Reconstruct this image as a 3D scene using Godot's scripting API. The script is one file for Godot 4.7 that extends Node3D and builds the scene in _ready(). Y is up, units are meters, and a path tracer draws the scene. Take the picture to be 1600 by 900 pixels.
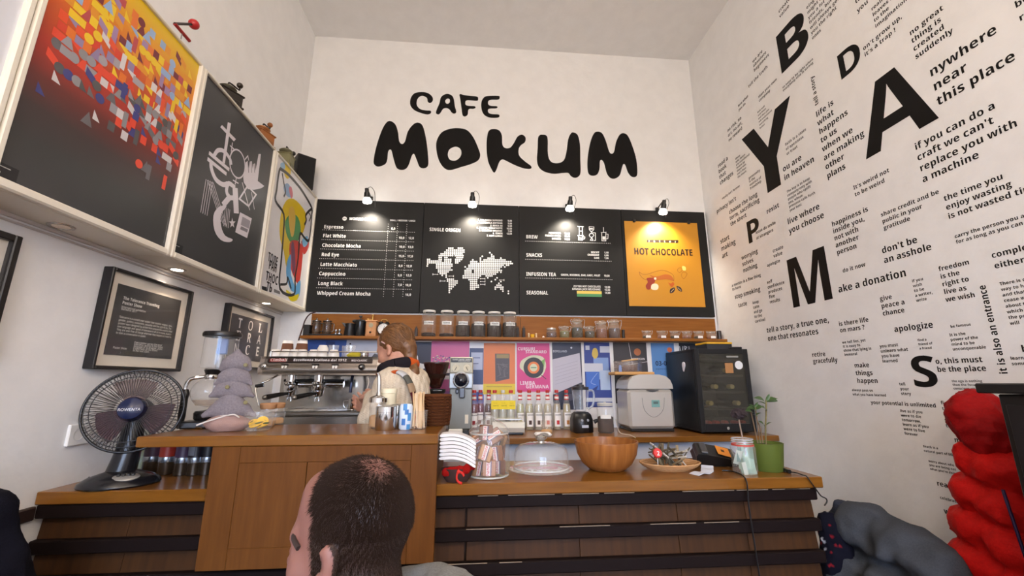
extends Node3D
# A narrow high cafe room. x runs right, y up, z towards the street window behind the camera; metres.
const F := 652.84                      # focal length in pixels of a 1600x900 frame
const CP := Vector3(1.5397, 1.3918, 3.4)
const YAW := 0.0836
const PITCH := 0.2212
const W := 3.586                       # room width
const H := 4.513                       # ceiling
const ZF := 7.2                        # street wall
const CT := 1.0126                     # counter top
const CZ := 1.672                      # counter front
const BT := 1.2                        # raised bar top
const KT := 1.04                       # back worktop
const SH := 1.735                      # shelf top
var fw: Vector3
var rt: Vector3
var up: Vector3
var mats := {}
var used := {}
var rng := RandomNumberGenerator.new()
var weave: NoiseTexture2D
var font_b: SystemFont
var font_r: SystemFont
var font_s: SystemFont

# ---------------------------------------------------------------- pixels to places
func ray(px: float, py: float) -> Vector3:
	return fw + rt * (px - 800.0) / F + up * (450.0 - py) / F
func on_x(px: float, py: float, x: float) -> Vector3:
	var d := ray(px, py)
	return CP + d * (x - CP.x) / d.x
func on_y(px: float, py: float, y: float) -> Vector3:
	var d := ray(px, py)
	return CP + d * (y - CP.y) / d.y
func on_z(px: float, py: float, z: float) -> Vector3:
	var d := ray(px, py)
	return CP + d * (z - CP.z) / d.z
func mpp(p: Vector3) -> float:
	return (p - CP).dot(fw) / F
func ytop(p: Vector3, py: float) -> float:
	var d := Vector3(p.x - CP.x, 0, p.z - CP.z)
	var k := (450.0 - py) / F
	return CP.y + (k * d.dot(fw) - d.dot(up)) / (up.y - k * fw.y)

# ---------------------------------------------------------------- scene tree
func numbered(n: String) -> String:
	if not used.has(n):
		used[n] = 0
		return n
	used[n] += 1
	return "%s_%03d" % [n, used[n]]
func tag(o: Node, label: String, category := "", group := "", kind := ""):
	if label: o.set_meta("label", label)
	if category: o.set_meta("category", category)
	if group: o.set_meta("group", group)
	if kind: o.set_meta("kind", kind)
	return o
func thing(called: String, label: String, category: String, at := Vector3.ZERO, turn := 0.0, group := "") -> Node3D:
	var o := Node3D.new()
	o.name = numbered(called)
	add_child(o)
	o.position = at
	o.rotation_degrees.y = turn
	tag(o, label, category, group)
	return o
func obj(called: String, mesh: Mesh, m: Material, parent: Node = null, at := Vector3.ZERO, rot := Vector3.ZERO) -> MeshInstance3D:
	var o := MeshInstance3D.new()
	o.mesh = mesh
	o.material_override = m
	o.position = at
	o.rotation_degrees = rot
	if parent == null:
		o.name = numbered(called)
		add_child(o)
	else:
		o.name = called
		parent.add_child(o, true)
	return o
func one(called: String, mesh: Mesh, m: Material, label: String, category: String, at := Vector3.ZERO, rot := Vector3.ZERO, group := "") -> MeshInstance3D:
	return tag(obj(called, mesh, m, null, at, rot), label, category, group)
func struct(called: String, mesh: Mesh, m: Material, at := Vector3.ZERO, label := "") -> MeshInstance3D:
	return tag(obj(called, mesh, m, null, at), label, "", "", "structure")
func copy(o: Node3D, at: Vector3, turn := 0.0, label := "") -> Node3D:
	var base := String(o.name)
	if base.length() > 4 and base[-4] == "_" and base.right(3).is_valid_int(): base = base.left(-4)
	var c := o.duplicate()
	c.name = numbered(base)
	add_child(c)
	c.position = at
	c.rotation_degrees.y = turn
	if label: c.set_meta("label", label)
	return c

# ---------------------------------------------------------------- materials
func rgb(r: float, g: float, b: float) -> Color:
	return Color(r / 255.0, g / 255.0, b / 255.0)
func mat(c: Color, rough := 0.7, metal := 0.0, spec := 0.5) -> StandardMaterial3D:
	var key := "%s %s %s %s" % [c, rough, metal, spec]
	if not mats.has(key):
		var m := StandardMaterial3D.new()
		m.albedo_color = c
		m.roughness = rough
		m.metallic = metal
		m.metallic_specular = spec
		mats[key] = m
	return mats[key]
func glass(c := Color(1, 1, 1), a := 0.08, rough := 0.03, spec := 0.5) -> StandardMaterial3D:
	var key := "glass %s %s %s %s" % [c, a, rough, spec]
	if not mats.has(key):
		var m := StandardMaterial3D.new()
		m.albedo_color = Color(c.r, c.g, c.b, a)
		m.roughness = rough
		m.transparency = BaseMaterial3D.TRANSPARENCY_ALPHA
		m.metallic_specular = spec
		mats[key] = m
	return mats[key]
func vcol(rough := 0.6, spec := 0.5) -> StandardMaterial3D:
	var key := "vcol %s %s" % [rough, spec]
	if not mats.has(key):
		var m := StandardMaterial3D.new()
		m.vertex_color_use_as_albedo = true
		m.roughness = rough
		m.metallic_specular = spec
		mats[key] = m
	return mats[key]
func glow(c: Color, e: float) -> StandardMaterial3D:
	var m := StandardMaterial3D.new()
	m.albedo_color = c
	m.emission_enabled = true
	m.emission = c
	m.emission_energy_multiplier = e
	return m
func noise_tex(freq: float, c0: Color, c1: Color, sd: int, size := 512, oct := 4) -> NoiseTexture2D:
	var n := FastNoiseLite.new()
	n.seed = sd
	n.frequency = freq
	n.fractal_octaves = oct
	var t := NoiseTexture2D.new()
	t.width = size
	t.height = size
	t.seamless = true
	t.noise = n
	var g := Gradient.new()
	g.set_color(0, c0)
	g.set_color(1, c1)
	t.color_ramp = g
	return t
func bump_tex(freq: float, sd: int, strength: float) -> NoiseTexture2D:
	var t := noise_tex(freq, Color.BLACK, Color.WHITE, sd, 256)
	t.color_ramp = null
	t.as_normal_map = true
	t.bump_strength = strength
	return t
# wood: a fine streaky noise stretched along one axis, in the object's own space
func wood(called: String, c0: Color, c1: Color, axis := 0, rough := 0.45, coat := 0.0, sd := 3) -> StandardMaterial3D:
	if mats.has(called): return mats[called]
	var m := StandardMaterial3D.new()
	m.albedo_texture = noise_tex(0.016, c0, c1, sd, 512, 5)
	m.uv1_triplanar = true
	m.uv1_world_triplanar = true
	m.uv1_triplanar_sharpness = 8.0
	var s := Vector3(4, 4, 4)
	s[axis] = 0.35
	m.uv1_scale = s
	m.roughness = rough
	m.metallic_specular = 0.3
	if coat > 0.0:
		m.clearcoat_enabled = true
		m.clearcoat = coat
		m.clearcoat_roughness = 0.16
	mats[called] = m
	return m
func cloth(called: String, c0: Color, c1: Color, scale := 18.0, rough := 0.95) -> StandardMaterial3D:
	if mats.has(called): return mats[called]
	var m := StandardMaterial3D.new()
	m.albedo_texture = noise_tex(0.05, c0, c1, 11, 256)
	m.normal_enabled = true
	if weave == null: weave = bump_tex(0.12, 5, 3.0)
	m.normal_texture = weave
	m.normal_scale = 0.5
	m.uv1_triplanar = true
	m.uv1_scale = Vector3.ONE * scale
	m.roughness = rough
	m.metallic_specular = 0.2
	mats[called] = m
	return m

# ---------------------------------------------------------------- meshes
func T(x := 0.0, y := 0.0, z := 0.0, rx := 0.0, ry := 0.0, rz := 0.0, s := Vector3.ONE) -> Transform3D:
	return Transform3D(Basis.from_euler(Vector3(deg_to_rad(rx), deg_to_rad(ry), deg_to_rad(rz))).scaled_local(s), Vector3(x, y, z))
func merge(list: Array) -> ArrayMesh:
	var st := SurfaceTool.new()
	for e in list:
		var m: Mesh = e[0]
		var t: Transform3D = e[1] if e.size() > 1 else Transform3D()
		for i in m.get_surface_count():
			st.append_from(m, i, t)
	return st.commit()
func arr(v: PackedVector3Array, n: PackedVector3Array, idx: PackedInt32Array, c := PackedColorArray()) -> ArrayMesh:
	var a := []
	a.resize(Mesh.ARRAY_MAX)
	a[Mesh.ARRAY_VERTEX] = v
	if n.size(): a[Mesh.ARRAY_NORMAL] = n
	if c.size(): a[Mesh.ARRAY_COLOR] = c
	a[Mesh.ARRAY_INDEX] = idx
	var m := ArrayMesh.new()
	m.add_surface_from_arrays(Mesh.PRIMITIVE_TRIANGLES, a)
	return m
func flat(tris: Array) -> ArrayMesh:      # triangles as triples of points, faceted, turned outwards from their own order
	var v := PackedVector3Array()
	var n := PackedVector3Array()
	var idx := PackedInt32Array()
	for i in range(0, tris.size(), 3):
		var nn: Vector3 = (tris[i + 2] - tris[i]).cross(tris[i + 1] - tris[i]).normalized()
		for k in 3:
			idx.append(v.size())
			v.append(tris[i + k])
			n.append(nn)
	return arr(v, n, idx)
# a box with chamfered edges, centred
func bx(sx: float, sy: float, sz: float, b := 0.003) -> ArrayMesh:
	b = minf(b, minf(sx, minf(sy, sz)) * 0.45)
	var h := Vector3(sx, sy, sz) * 0.5
	var tris := []
	var pt := func(s: Vector3, ax: int) -> Vector3:   # corner s, pulled in on all axes but ax
		var p := Vector3.ZERO
		for i in 3: p[i] = s[i] * (h[i] if i == ax else h[i] - b)
		return p
	var quad := func(q: Array):
		var c: Vector3 = (q[0] + q[1] + q[2] + q[3]) * 0.25
		var nn: Vector3 = (q[2] - q[0]).cross(q[1] - q[0])
		if nn.dot(c) < 0: q.reverse()
		tris.append_array([q[0], q[1], q[2], q[0], q[2], q[3]])
	for ax in 3:
		var u := (ax + 1) % 3
		var w := (ax + 2) % 3
		for sg in [-1.0, 1.0]:
			var q := []
			for k in [[-1, -1], [1, -1], [1, 1], [-1, 1]]:
				var s := Vector3.ZERO
				s[ax] = sg
				s[u] = k[0]
				s[w] = k[1]
				q.append(pt.call(s, ax))
			quad.call(q)
		for su in [-1.0, 1.0]:                       # edges along ax
			for sw in [-1.0, 1.0]:
				var a := Vector3.ZERO
				a[u] = su
				a[w] = sw
				var lo := a
				var hi := a
				lo[ax] = -1
				hi[ax] = 1
				quad.call([pt.call(lo, u), pt.call(hi, u), pt.call(hi, w), pt.call(lo, w)])
	for x in [-1.0, 1.0]:
		for y in [-1.0, 1.0]:
			for z in [-1.0, 1.0]:
				var s := Vector3(x, y, z)
				var q := [pt.call(s, 0), pt.call(s, 1), pt.call(s, 2)]
				if (q[2] - q[0]).cross(q[1] - q[0]).dot(s) < 0: q.reverse()
				tris.append_array(q)
	return flat(tris)
func box_at(lo: Vector3, hi: Vector3, b := 0.003) -> Array:
	var s := hi - lo
	return [bx(absf(s.x), absf(s.y), absf(s.z), b), Transform3D(Basis(), (lo + hi) * 0.5)]
# turned body; profile is (radius, height) from bottom to top
func lathe(prof: Array, n := 32, sx := 1.0, sz := 1.0) -> ArrayMesh:
	var v := PackedVector3Array()
	var nn := PackedVector3Array()
	var idx := PackedInt32Array()
	var segn := []
	for i in prof.size() - 1:
		var d: Vector2 = prof[i + 1] - prof[i]
		segn.append(Vector2(d.y, -d.x).normalized())
	for i in prof.size() - 1:
		var n0: Vector2 = segn[i]
		var n1: Vector2 = segn[i]
		if i > 0 and segn[i].dot(segn[i - 1]) > 0.72: n0 = (segn[i] + segn[i - 1]).normalized()
		if i < prof.size() - 2 and segn[i].dot(segn[i + 1]) > 0.72: n1 = (segn[i] + segn[i + 1]).normalized()
		var b := v.size()
		for k in n + 1:
			var a := TAU * k / n
			var c := cos(a)
			var s := sin(a)
			v.append(Vector3(prof[i].x * c * sx, prof[i].y, prof[i].x * s * sz))
			nn.append(Vector3(n0.x * c / sx, n0.y, n0.x * s / sz).normalized())
			v.append(Vector3(prof[i + 1].x * c * sx, prof[i + 1].y, prof[i + 1].x * s * sz))
			nn.append(Vector3(n1.x * c / sx, n1.y, n1.x * s / sz).normalized())
		for k in n:
			var o := b + 2 * k
			idx.append_array([o, o + 3, o + 1, o, o + 2, o + 3])
	return arr(v, nn, idx)
func pr(list: Array) -> Array:           # flat list of numbers to a profile
	var o := []
	for i in range(0, list.size(), 2): o.append(Vector2(list[i], list[i + 1]))
	return o
func cyl(r: float, h: float, n := 24, b := 0.002, r2 := -1.0) -> ArrayMesh:   # standing on its base
	if r2 < 0: r2 = r
	b = minf(b, minf(r, r2) * 0.5)
	return lathe(pr([0, 0, r - b, 0, r, b, r2, h - b, r2 - b, h, 0, h]), n)
func ball(r: float, n := 16) -> SphereMesh:
	var s := SphereMesh.new()
	s.radius = r
	s.height = 2 * r
	s.radial_segments = n
	s.rings = maxi(4, n / 2)
	return s
func ring(r: float, t: float, n := 24) -> TorusMesh:
	var s := TorusMesh.new()
	s.inner_radius = r - t
	s.outer_radius = r + t
	s.rings = n
	s.ring_segments = 8
	return s
# round bar along a path; radius a number or one for each point
func tube(pts: Array, r, n := 8, flatx := 1.0) -> ArrayMesh:
	var v := PackedVector3Array()
	var nn := PackedVector3Array()
	var idx := PackedInt32Array()
	var side := Vector3.ZERO
	for i in pts.size():
		var d: Vector3 = (pts[mini(i + 1, pts.size() - 1)] - pts[maxi(i - 1, 0)]).normalized()
		if i == 0: side = d.cross(Vector3.UP if absf(d.y) < 0.9 else Vector3.RIGHT).normalized()
		else: side = (side - d * side.dot(d)).normalized()
		var up2 := d.cross(side)
		var rr: float = r[i] if r is Array else r
		for k in n:
			var a := TAU * k / n
			v.append(pts[i] + side * cos(a) * rr * flatx + up2 * sin(a) * rr)
			nn.append((side * cos(a) / flatx + up2 * sin(a)).normalized())
	for i in pts.size() - 1:
		for k in n:
			var a := i * n + k
			var b := i * n + (k + 1) % n
			idx.append_array([a, b + n, b, a, a + n, b + n])
	for e in [0, pts.size() - 1]:
		var c := v.size()
		var d: Vector3 = (pts[0] - pts[1]).normalized() if e == 0 else (pts[-1] - pts[-2]).normalized()
		v.append(pts[e])
		nn.append(d)
		for k in n:
			v.append(v[e * n + k])
			nn.append(d)
		for k in n:
			var a := c + 1 + k
			var b := c + 1 + (k + 1) % n
			idx.append_array([c, a, b] if e == 0 else [c, b, a])
	return arr(v, nn, idx)
func smooth(pts: Array, per := 6, closed := false) -> Array:    # Catmull-Rom through 2D or 3D points
	var o := []
	var n := pts.size()
	for i in (n if closed else n - 1):
		var p0 = pts[(i - 1 + n) % n] if closed else pts[maxi(i - 1, 0)]
		var p1 = pts[i]
		var p2 = pts[(i + 1) % n]
		var p3 = pts[(i + 2) % n] if closed else pts[mini(i + 2, n - 1)]
		for k in per:
			o.append(p1.cubic_interpolate(p2, p0, p3, float(k) / per))
	if not closed: o.append(pts[-1])
	return o
# flat outline given a thickness, in the xy plane, front at z = d
func ext(poly: Array, d: float) -> ArrayMesh:
	var p := PackedVector2Array(poly)
	if Geometry2D.is_polygon_clockwise(p): p.reverse()
	var t := Geometry2D.triangulate_polygon(p)
	var tris := []
	for i in range(0, t.size(), 3):
		var a := p[t[i]]
		var b := p[t[i + 1]]
		var c := p[t[i + 2]]
		if (b - a).cross(c - a) < 0:
			var q := b
			b = c
			c = q
		tris.append_array([Vector3(a.x, a.y, d), Vector3(c.x, c.y, d), Vector3(b.x, b.y, d)])
		if d > 0.0015: tris.append_array([Vector3(a.x, a.y, 0), Vector3(b.x, b.y, 0), Vector3(c.x, c.y, 0)])
	for i in p.size():
		var a := p[i]
		var b := p[(i + 1) % p.size()]
		tris.append_array([Vector3(a.x, a.y, 0), Vector3(b.x, b.y, d), Vector3(b.x, b.y, 0), Vector3(a.x, a.y, 0), Vector3(a.x, a.y, d), Vector3(b.x, b.y, d)])
	return flat(tris)
func holed(outer: Array, hole: Array) -> Array:      # join a hole to its outline with a slit
	var o := PackedVector2Array(outer)
	var h := PackedVector2Array(hole)
	if Geometry2D.is_polygon_clockwise(o): o.reverse()
	if not Geometry2D.is_polygon_clockwise(h): h.reverse()
	var best := 1e9
	var bi := 0
	var bj := 0
	for i in o.size():
		for j in h.size():
			if o[i].distance_to(h[j]) < best:
				best = o[i].distance_to(h[j])
				bi = i
				bj = j
	var r := []
	for i in o.size() + 1: r.append(o[(bi + i) % o.size()])
	for j in h.size() + 1: r.append(h[(bj + j) % h.size()])
	return r
# ---------------------------------------------------------------- print: flat shapes in several colours on a sheet, x right, y up, from its lower left corner
class Ink:
	var v := PackedVector3Array()
	var n := PackedVector3Array()
	var c := PackedColorArray()
	var idx := PackedInt32Array()
	var z := 0.0006
	func poly(pts: Array, col, lift := 0.0):
		var p := PackedVector2Array(pts)
		var t := Geometry2D.triangulate_polygon(p)
		var b := v.size()
		for i in p.size():
			v.append(Vector3(p[i].x, p[i].y, z + lift))
			n.append(Vector3(0, 0, 1))
			var cc: Color = col[i] if col is Array else col
			c.append(cc.srgb_to_linear())
		for i in range(0, t.size(), 3):
			var a := t[i]
			var q := t[i + 1]
			var r := t[i + 2]
			if (p[q] - p[a]).cross(p[r] - p[a]) > 0: idx.append_array([b + a, b + r, b + q])
			else: idx.append_array([b + a, b + q, b + r])
		z += 0.00003
	func rect(x: float, y: float, w: float, h: float, col):
		poly([Vector2(x, y), Vector2(x + w, y), Vector2(x + w, y + h), Vector2(x, y + h)], col)
	func disc(x: float, y: float, r: float, col, k := 28, ry := -1.0, a0 := 0.0, a1 := TAU):
		var p := []
		for i in k: p.append(Vector2(x + r * cos(a0 + (a1 - a0) * i / (k if a1 - a0 > 6.28 else k - 1)), y + (r if ry < 0 else ry) * sin(a0 + (a1 - a0) * i / (k if a1 - a0 > 6.28 else k - 1))))
		poly(p, col)
	func stroke(pts: Array, w: float, col, closed := false):
		var m := pts.size()
		var b := v.size()
		var cc: Color = (col as Color).srgb_to_linear()
		for i in m:
			var p: Vector2 = pts[i]
			var q0: Vector2 = pts[(i - 1 + m) % m] if closed or i > 0 else p
			var q1: Vector2 = pts[(i + 1) % m] if closed or i < m - 1 else p
			var d0 := (p - q0).normalized()
			var d1 := (q1 - p).normalized()
			var t := (d0 + d1).normalized()
			var s := t.orthogonal() * w * 0.5
			var kk: float = maxf(0.5, absf(t.dot(d0 if d0.length() > 0.5 else d1)))
			for g in [1.0, -1.0]:
				v.append(Vector3(p.x + s.x * g / kk, p.y + s.y * g / kk, z))
				n.append(Vector3(0, 0, 1))
				c.append(cc)
		for i in (m if closed else m - 1):
			var a := b + 2 * i
			var e := b + 2 * ((i + 1) % m)
			for t3 in [[a, a + 1, e + 1], [a, e + 1, e]]:
				var x: Vector3 = (v[t3[2]] - v[t3[0]]).cross(v[t3[1]] - v[t3[0]])
				if x.z > 0: idx.append_array(t3)
				else: idx.append_array([t3[0], t3[2], t3[1]])
		z += 0.00003
	func mesh() -> ArrayMesh:
		var a := []
		a.resize(Mesh.ARRAY_MAX)
		a[Mesh.ARRAY_VERTEX] = v
		a[Mesh.ARRAY_NORMAL] = n
		a[Mesh.ARRAY_COLOR] = c
		a[Mesh.ARRAY_INDEX] = idx
		var m := ArrayMesh.new()
		m.add_surface_from_arrays(Mesh.PRIMITIVE_TRIANGLES, a)
		return m
func arc(x: float, y: float, r: float, d0: float, d1: float, n := 20) -> Array:
	var p := []
	for i in n + 1:
		var a := deg_to_rad(lerpf(d0, d1, float(i) / n))
		p.append(Vector2(x + r * cos(a), y + r * sin(a)))
	return p
# ---------------------------------------------------------------- lettering
func text_w(s: String, f: Font) -> float:      # width at size 1
	return f.get_string_size(s, HORIZONTAL_ALIGNMENT_LEFT, -1, 128).x / 128.0
func text(s: String, size: float, f: Font = null, sx := 1.0) -> Array:    # [mesh, transform]: baseline starts at the origin, in the xy plane
	if f == null: f = font_b
	var t := TextMesh.new()
	t.text = s
	t.font = f
	t.font_size = 128
	t.pixel_size = size / 128.0
	t.depth = 0.0
	t.curve_step = 4.0
	t.horizontal_alignment = HORIZONTAL_ALIGNMENT_LEFT
	t.vertical_alignment = VERTICAL_ALIGNMENT_BOTTOM
	var dy := f.get_descent(128) / 128.0 * size
	return [t, Transform3D(Basis.from_scale(Vector3(sx, 1, 1)), Vector3(0, -dy, 0))]
func words(list: Array) -> ArrayMesh:     # [string, x, y, size, font, stretch, align] each; align 0 left, 1 centre, 2 right
	var parts := []
	for e in list:
		var f: Font = e[4] if e.size() > 4 and e[4] else font_b
		var sx: float = e[5] if e.size() > 5 else 1.0
		var al: int = e[6] if e.size() > 6 else 0
		var t := text(e[0], e[3], f, sx)
		var w: float = text_w(e[0], f) * e[3] * sx
		t[1] = Transform3D(Basis(), Vector3(e[1] - w * al * 0.5, e[2], 0)) * t[1]
		parts.append(t)
	return merge(parts)
# ---------------------------------------------------------------- soft bodies: blended capsules and ellipsoids meshed as surface nets
# prim: [kind, a, b, ra, rb, k]   kind 0 capsule a-b, 1 ellipsoid at a with radii b, 2 the same cut away, 3 the same as 1 turned by the basis in ra
func nets(prims: Array, cell: float, keep = null, tint = null, fuzz := 0.0, fuzz_f := 20.0) -> ArrayMesh:
	var lo := Vector3.INF
	var hi := -Vector3.INF
	for p in prims:
		if p[0] == 2: continue
		var e: Vector3
		if p[0] == 0:
			e = Vector3.ONE * maxf(p[3], p[4])
			lo = lo.min(p[1].min(p[2]) - e)
			hi = hi.max(p[1].max(p[2]) + e)
		else:
			e = p[2] if p[0] == 1 else Vector3.ONE * maxf(p[2].x, maxf(p[2].y, p[2].z))
			lo = lo.min(p[1] - e)
			hi = hi.max(p[1] + e)
	lo -= Vector3.ONE * cell * 3
	hi += Vector3.ONE * cell * 3
	var nx := int((hi.x - lo.x) / cell) + 2
	var ny := int((hi.y - lo.y) / cell) + 2
	var nz := int((hi.z - lo.z) / cell) + 2
	var fl := PackedFloat32Array()
	fl.resize(nx * ny * nz)
	fl.fill(1.0)
	for p in prims:
		var kind: int = p[0]
		var k: float = p[5] if p.size() > 5 else 0.02
		var a: Vector3 = p[1]
		var b: Vector3 = p[2]
		var ba := b - a
		var bb := maxf(ba.length_squared(), 1e-9)
		var ra: float = p[3] if kind == 0 else 0.0
		var rb: float = p[4] if kind == 0 else 0.0
		var inv := Basis()
		if kind == 3: inv = (p[3] as Basis).inverse()
		var mg := Vector3.ONE * (k + cell * 2.5)
		var l2: Vector3
		var h2: Vector3
		if kind == 0:
			l2 = a.min(b) - Vector3.ONE * maxf(ra, rb) - mg
			h2 = a.max(b) + Vector3.ONE * maxf(ra, rb) + mg
		else:
			var e := b if kind != 3 else Vector3.ONE * maxf(b.x, maxf(b.y, b.z))
			l2 = a - e - mg
			h2 = a + e + mg
		var i0 := maxi(0, int((l2.x - lo.x) / cell))
		var i1 := mini(nx - 1, int((h2.x - lo.x) / cell) + 1)
		var j0 := maxi(0, int((l2.y - lo.y) / cell))
		var j1 := mini(ny - 1, int((h2.y - lo.y) / cell) + 1)
		var k0 := maxi(0, int((l2.z - lo.z) / cell))
		var k1 := mini(nz - 1, int((h2.z - lo.z) / cell) + 1)
		for j in range(j0, j1 + 1):
			for kk in range(k0, k1 + 1):
				var at := (j * nz + kk) * nx
				for i in range(i0, i1 + 1):
					var q := lo + Vector3(i, j, kk) * cell
					var d: float
					if kind == 0:
						var t := clampf((q - a).dot(ba) / bb, 0.0, 1.0)
						d = q.distance_to(a + ba * t) - lerpf(ra, rb, t)
					else:
						var w := q - a
						if kind == 3: w = inv * w
						var k0v := (w / b).length()
						d = k0v * (k0v - 1.0) / maxf((w / (b * b)).length(), 1e-6)
					var o := fl[at + i]
					if kind == 2:
						d = -d
						var h := maxf(k - absf(o - d), 0.0)
						fl[at + i] = maxf(o, d) + h * h * 0.25 / k
					else:
						var h := maxf(k - absf(o - d), 0.0)
						fl[at + i] = minf(o, d) - h * h * 0.25 / k
	if fuzz > 0.0:
		var ns := FastNoiseLite.new()
		ns.seed = 7
		ns.frequency = fuzz_f
		ns.fractal_octaves = 2
		for at in fl.size():
			if absf(fl[at]) < fuzz + 3 * cell:
				var q := lo + Vector3(at % nx, at / (nx * nz), (at / nx) % nz) * cell
				fl[at] += fuzz * ns.get_noise_3dv(q)
	var vi := PackedInt32Array()
	vi.resize(fl.size())
	vi.fill(-1)
	var v := PackedVector3Array()
	var corner := [0, 1, nx, nx + 1, nx * nz, nx * nz + 1, nx * nz + nx, nx * nz + nx + 1]
	var cpos := [Vector3(0, 0, 0), Vector3(1, 0, 0), Vector3(0, 0, 1), Vector3(1, 0, 1), Vector3(0, 1, 0), Vector3(1, 1, 0), Vector3(0, 1, 1), Vector3(1, 1, 1)]
	var edges := [[0, 1], [2, 3], [4, 5], [6, 7], [0, 2], [1, 3], [4, 6], [5, 7], [0, 4], [1, 5], [2, 6], [3, 7]]
	for j in ny - 1:
		for kk in nz - 1:
			for i in nx - 1:
				var at := (j * nz + kk) * nx + i
				var f0 := fl[at]
				if f0 > 4 * cell or f0 < -4 * cell: continue
				var neg := 0
				for c in corner:
					if fl[at + c] < 0.0: neg += 1
				if neg == 0 or neg == 8: continue
				var s := Vector3.ZERO
				var cnt := 0
				for e in edges:
					var fa := fl[at + corner[e[0]]]
					var fb := fl[at + corner[e[1]]]
					if (fa < 0.0) != (fb < 0.0):
						s += cpos[e[0]].lerp(cpos[e[1]], fa / (fa - fb))
						cnt += 1
				vi[at] = v.size()
				v.append(lo + (Vector3(i, j, kk) + s / cnt) * cell)
	var idx := PackedInt32Array()
	var sy := nx * nz
	for j in range(1, ny - 1):
		for kk in range(1, nz - 1):
			for i in range(1, nx - 1):
				var at := (j * nz + kk) * nx + i
				if vi[at] < 0: continue
				var a := fl[at] < 0.0
				for ax in 3:
					var st: int = [1, sy, nx][ax]
					var u: int = [sy, nx, 1][ax]
					var w: int = [nx, 1, sy][ax]
					if a == (fl[at + st] < 0.0): continue
					var q := [vi[at], vi[at - u], vi[at - u - w], vi[at - w]]
					if q.has(-1): continue
					if keep:
						var c: Vector3 = (v[q[0]] + v[q[2]]) * 0.5
						if not keep.call(c): continue
					if a: q.reverse()
					idx.append_array([q[0], q[1], q[2], q[0], q[2], q[3]])
	if keep:                         # drop the points no face uses
		var to := PackedInt32Array()
		to.resize(v.size())
		to.fill(-1)
		var v2 := PackedVector3Array()
		for i in idx.size():
			if to[idx[i]] < 0:
				to[idx[i]] = v2.size()
				v2.append(v[idx[i]])
			idx[i] = to[idx[i]]
		v = v2
	var nn := PackedVector3Array()
	nn.resize(v.size())
	for i in range(0, idx.size(), 3):
		var fn := (v[idx[i + 2]] - v[idx[i]]).cross(v[idx[i + 1]] - v[idx[i]])
		for k in 3: nn[idx[i + k]] += fn
	for i in nn.size(): nn[i] = nn[i].normalized()
	var cols := PackedColorArray()
	if tint:
		for q in v: cols.append((tint.call(q) as Color).srgb_to_linear())
	return arr(v, nn, idx, cols)

# ================================================================= build
func _ready():
	rng.seed = 20240611
	fw = Vector3(sin(YAW) * cos(PITCH), sin(PITCH), -cos(YAW) * cos(PITCH))
	rt = Vector3(cos(YAW), 0, sin(YAW))
	up = rt.cross(fw)
	# camera
	var cam := Camera3D.new()
	cam.name = "camera"
	add_child(cam)
	cam.fov = rad_to_deg(2.0 * atan(450.0 / F))
	cam.near = 0.05
	cam.transform = Transform3D(Basis(rt, up, -fw), CP)
	cam.current = true
	# overcast daylight outside, exposure
	var env := Environment.new()
	var sky := Sky.new()
	var sm := ProceduralSkyMaterial.new()
	sm.sky_top_color = rgb(150, 180, 226)
	sm.sky_horizon_color = rgb(196, 212, 238)
	sm.ground_horizon_color = rgb(150, 150, 152)
	sm.ground_bottom_color = rgb(105, 104, 104)
	sky.sky_material = sm
	env.background_mode = Environment.BG_SKY
	env.sky = sky
	env.background_energy_multiplier = 13.5
	env.tonemap_mode = Environment.TONE_MAPPER_LINEAR
	env.tonemap_exposure = 1.4
	env.sdfgi_enabled = true
	env.ssao_enabled = true
	env.ssil_enabled = true
	var we := WorldEnvironment.new()
	we.name = "environment"
	we.environment = env
	add_child(we)
	font_b = SystemFont.new()
	font_b.font_names = PackedStringArray(["Droid Sans"])
	font_b.font_weight = 700
	font_r = SystemFont.new()
	font_r.font_names = PackedStringArray(["Droid Sans"])
	font_s = SystemFont.new()
	font_s.font_names = PackedStringArray(["Droid Serif"])
	font_s.font_weight = 700
	shell()
	pendants()
	wall_writing()
	cabinets()
	left_frames()
	menu_boards()
	wall_sign()
	shelf_unit()
	counters()
	sheets()
	shelf_things()
	cabinet_ornaments()
	left_counter_things()
	bar_things()
	espresso_machine()
	back_counter_things()
	counter_things()
	barista()
	guest()
	coats()

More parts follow.
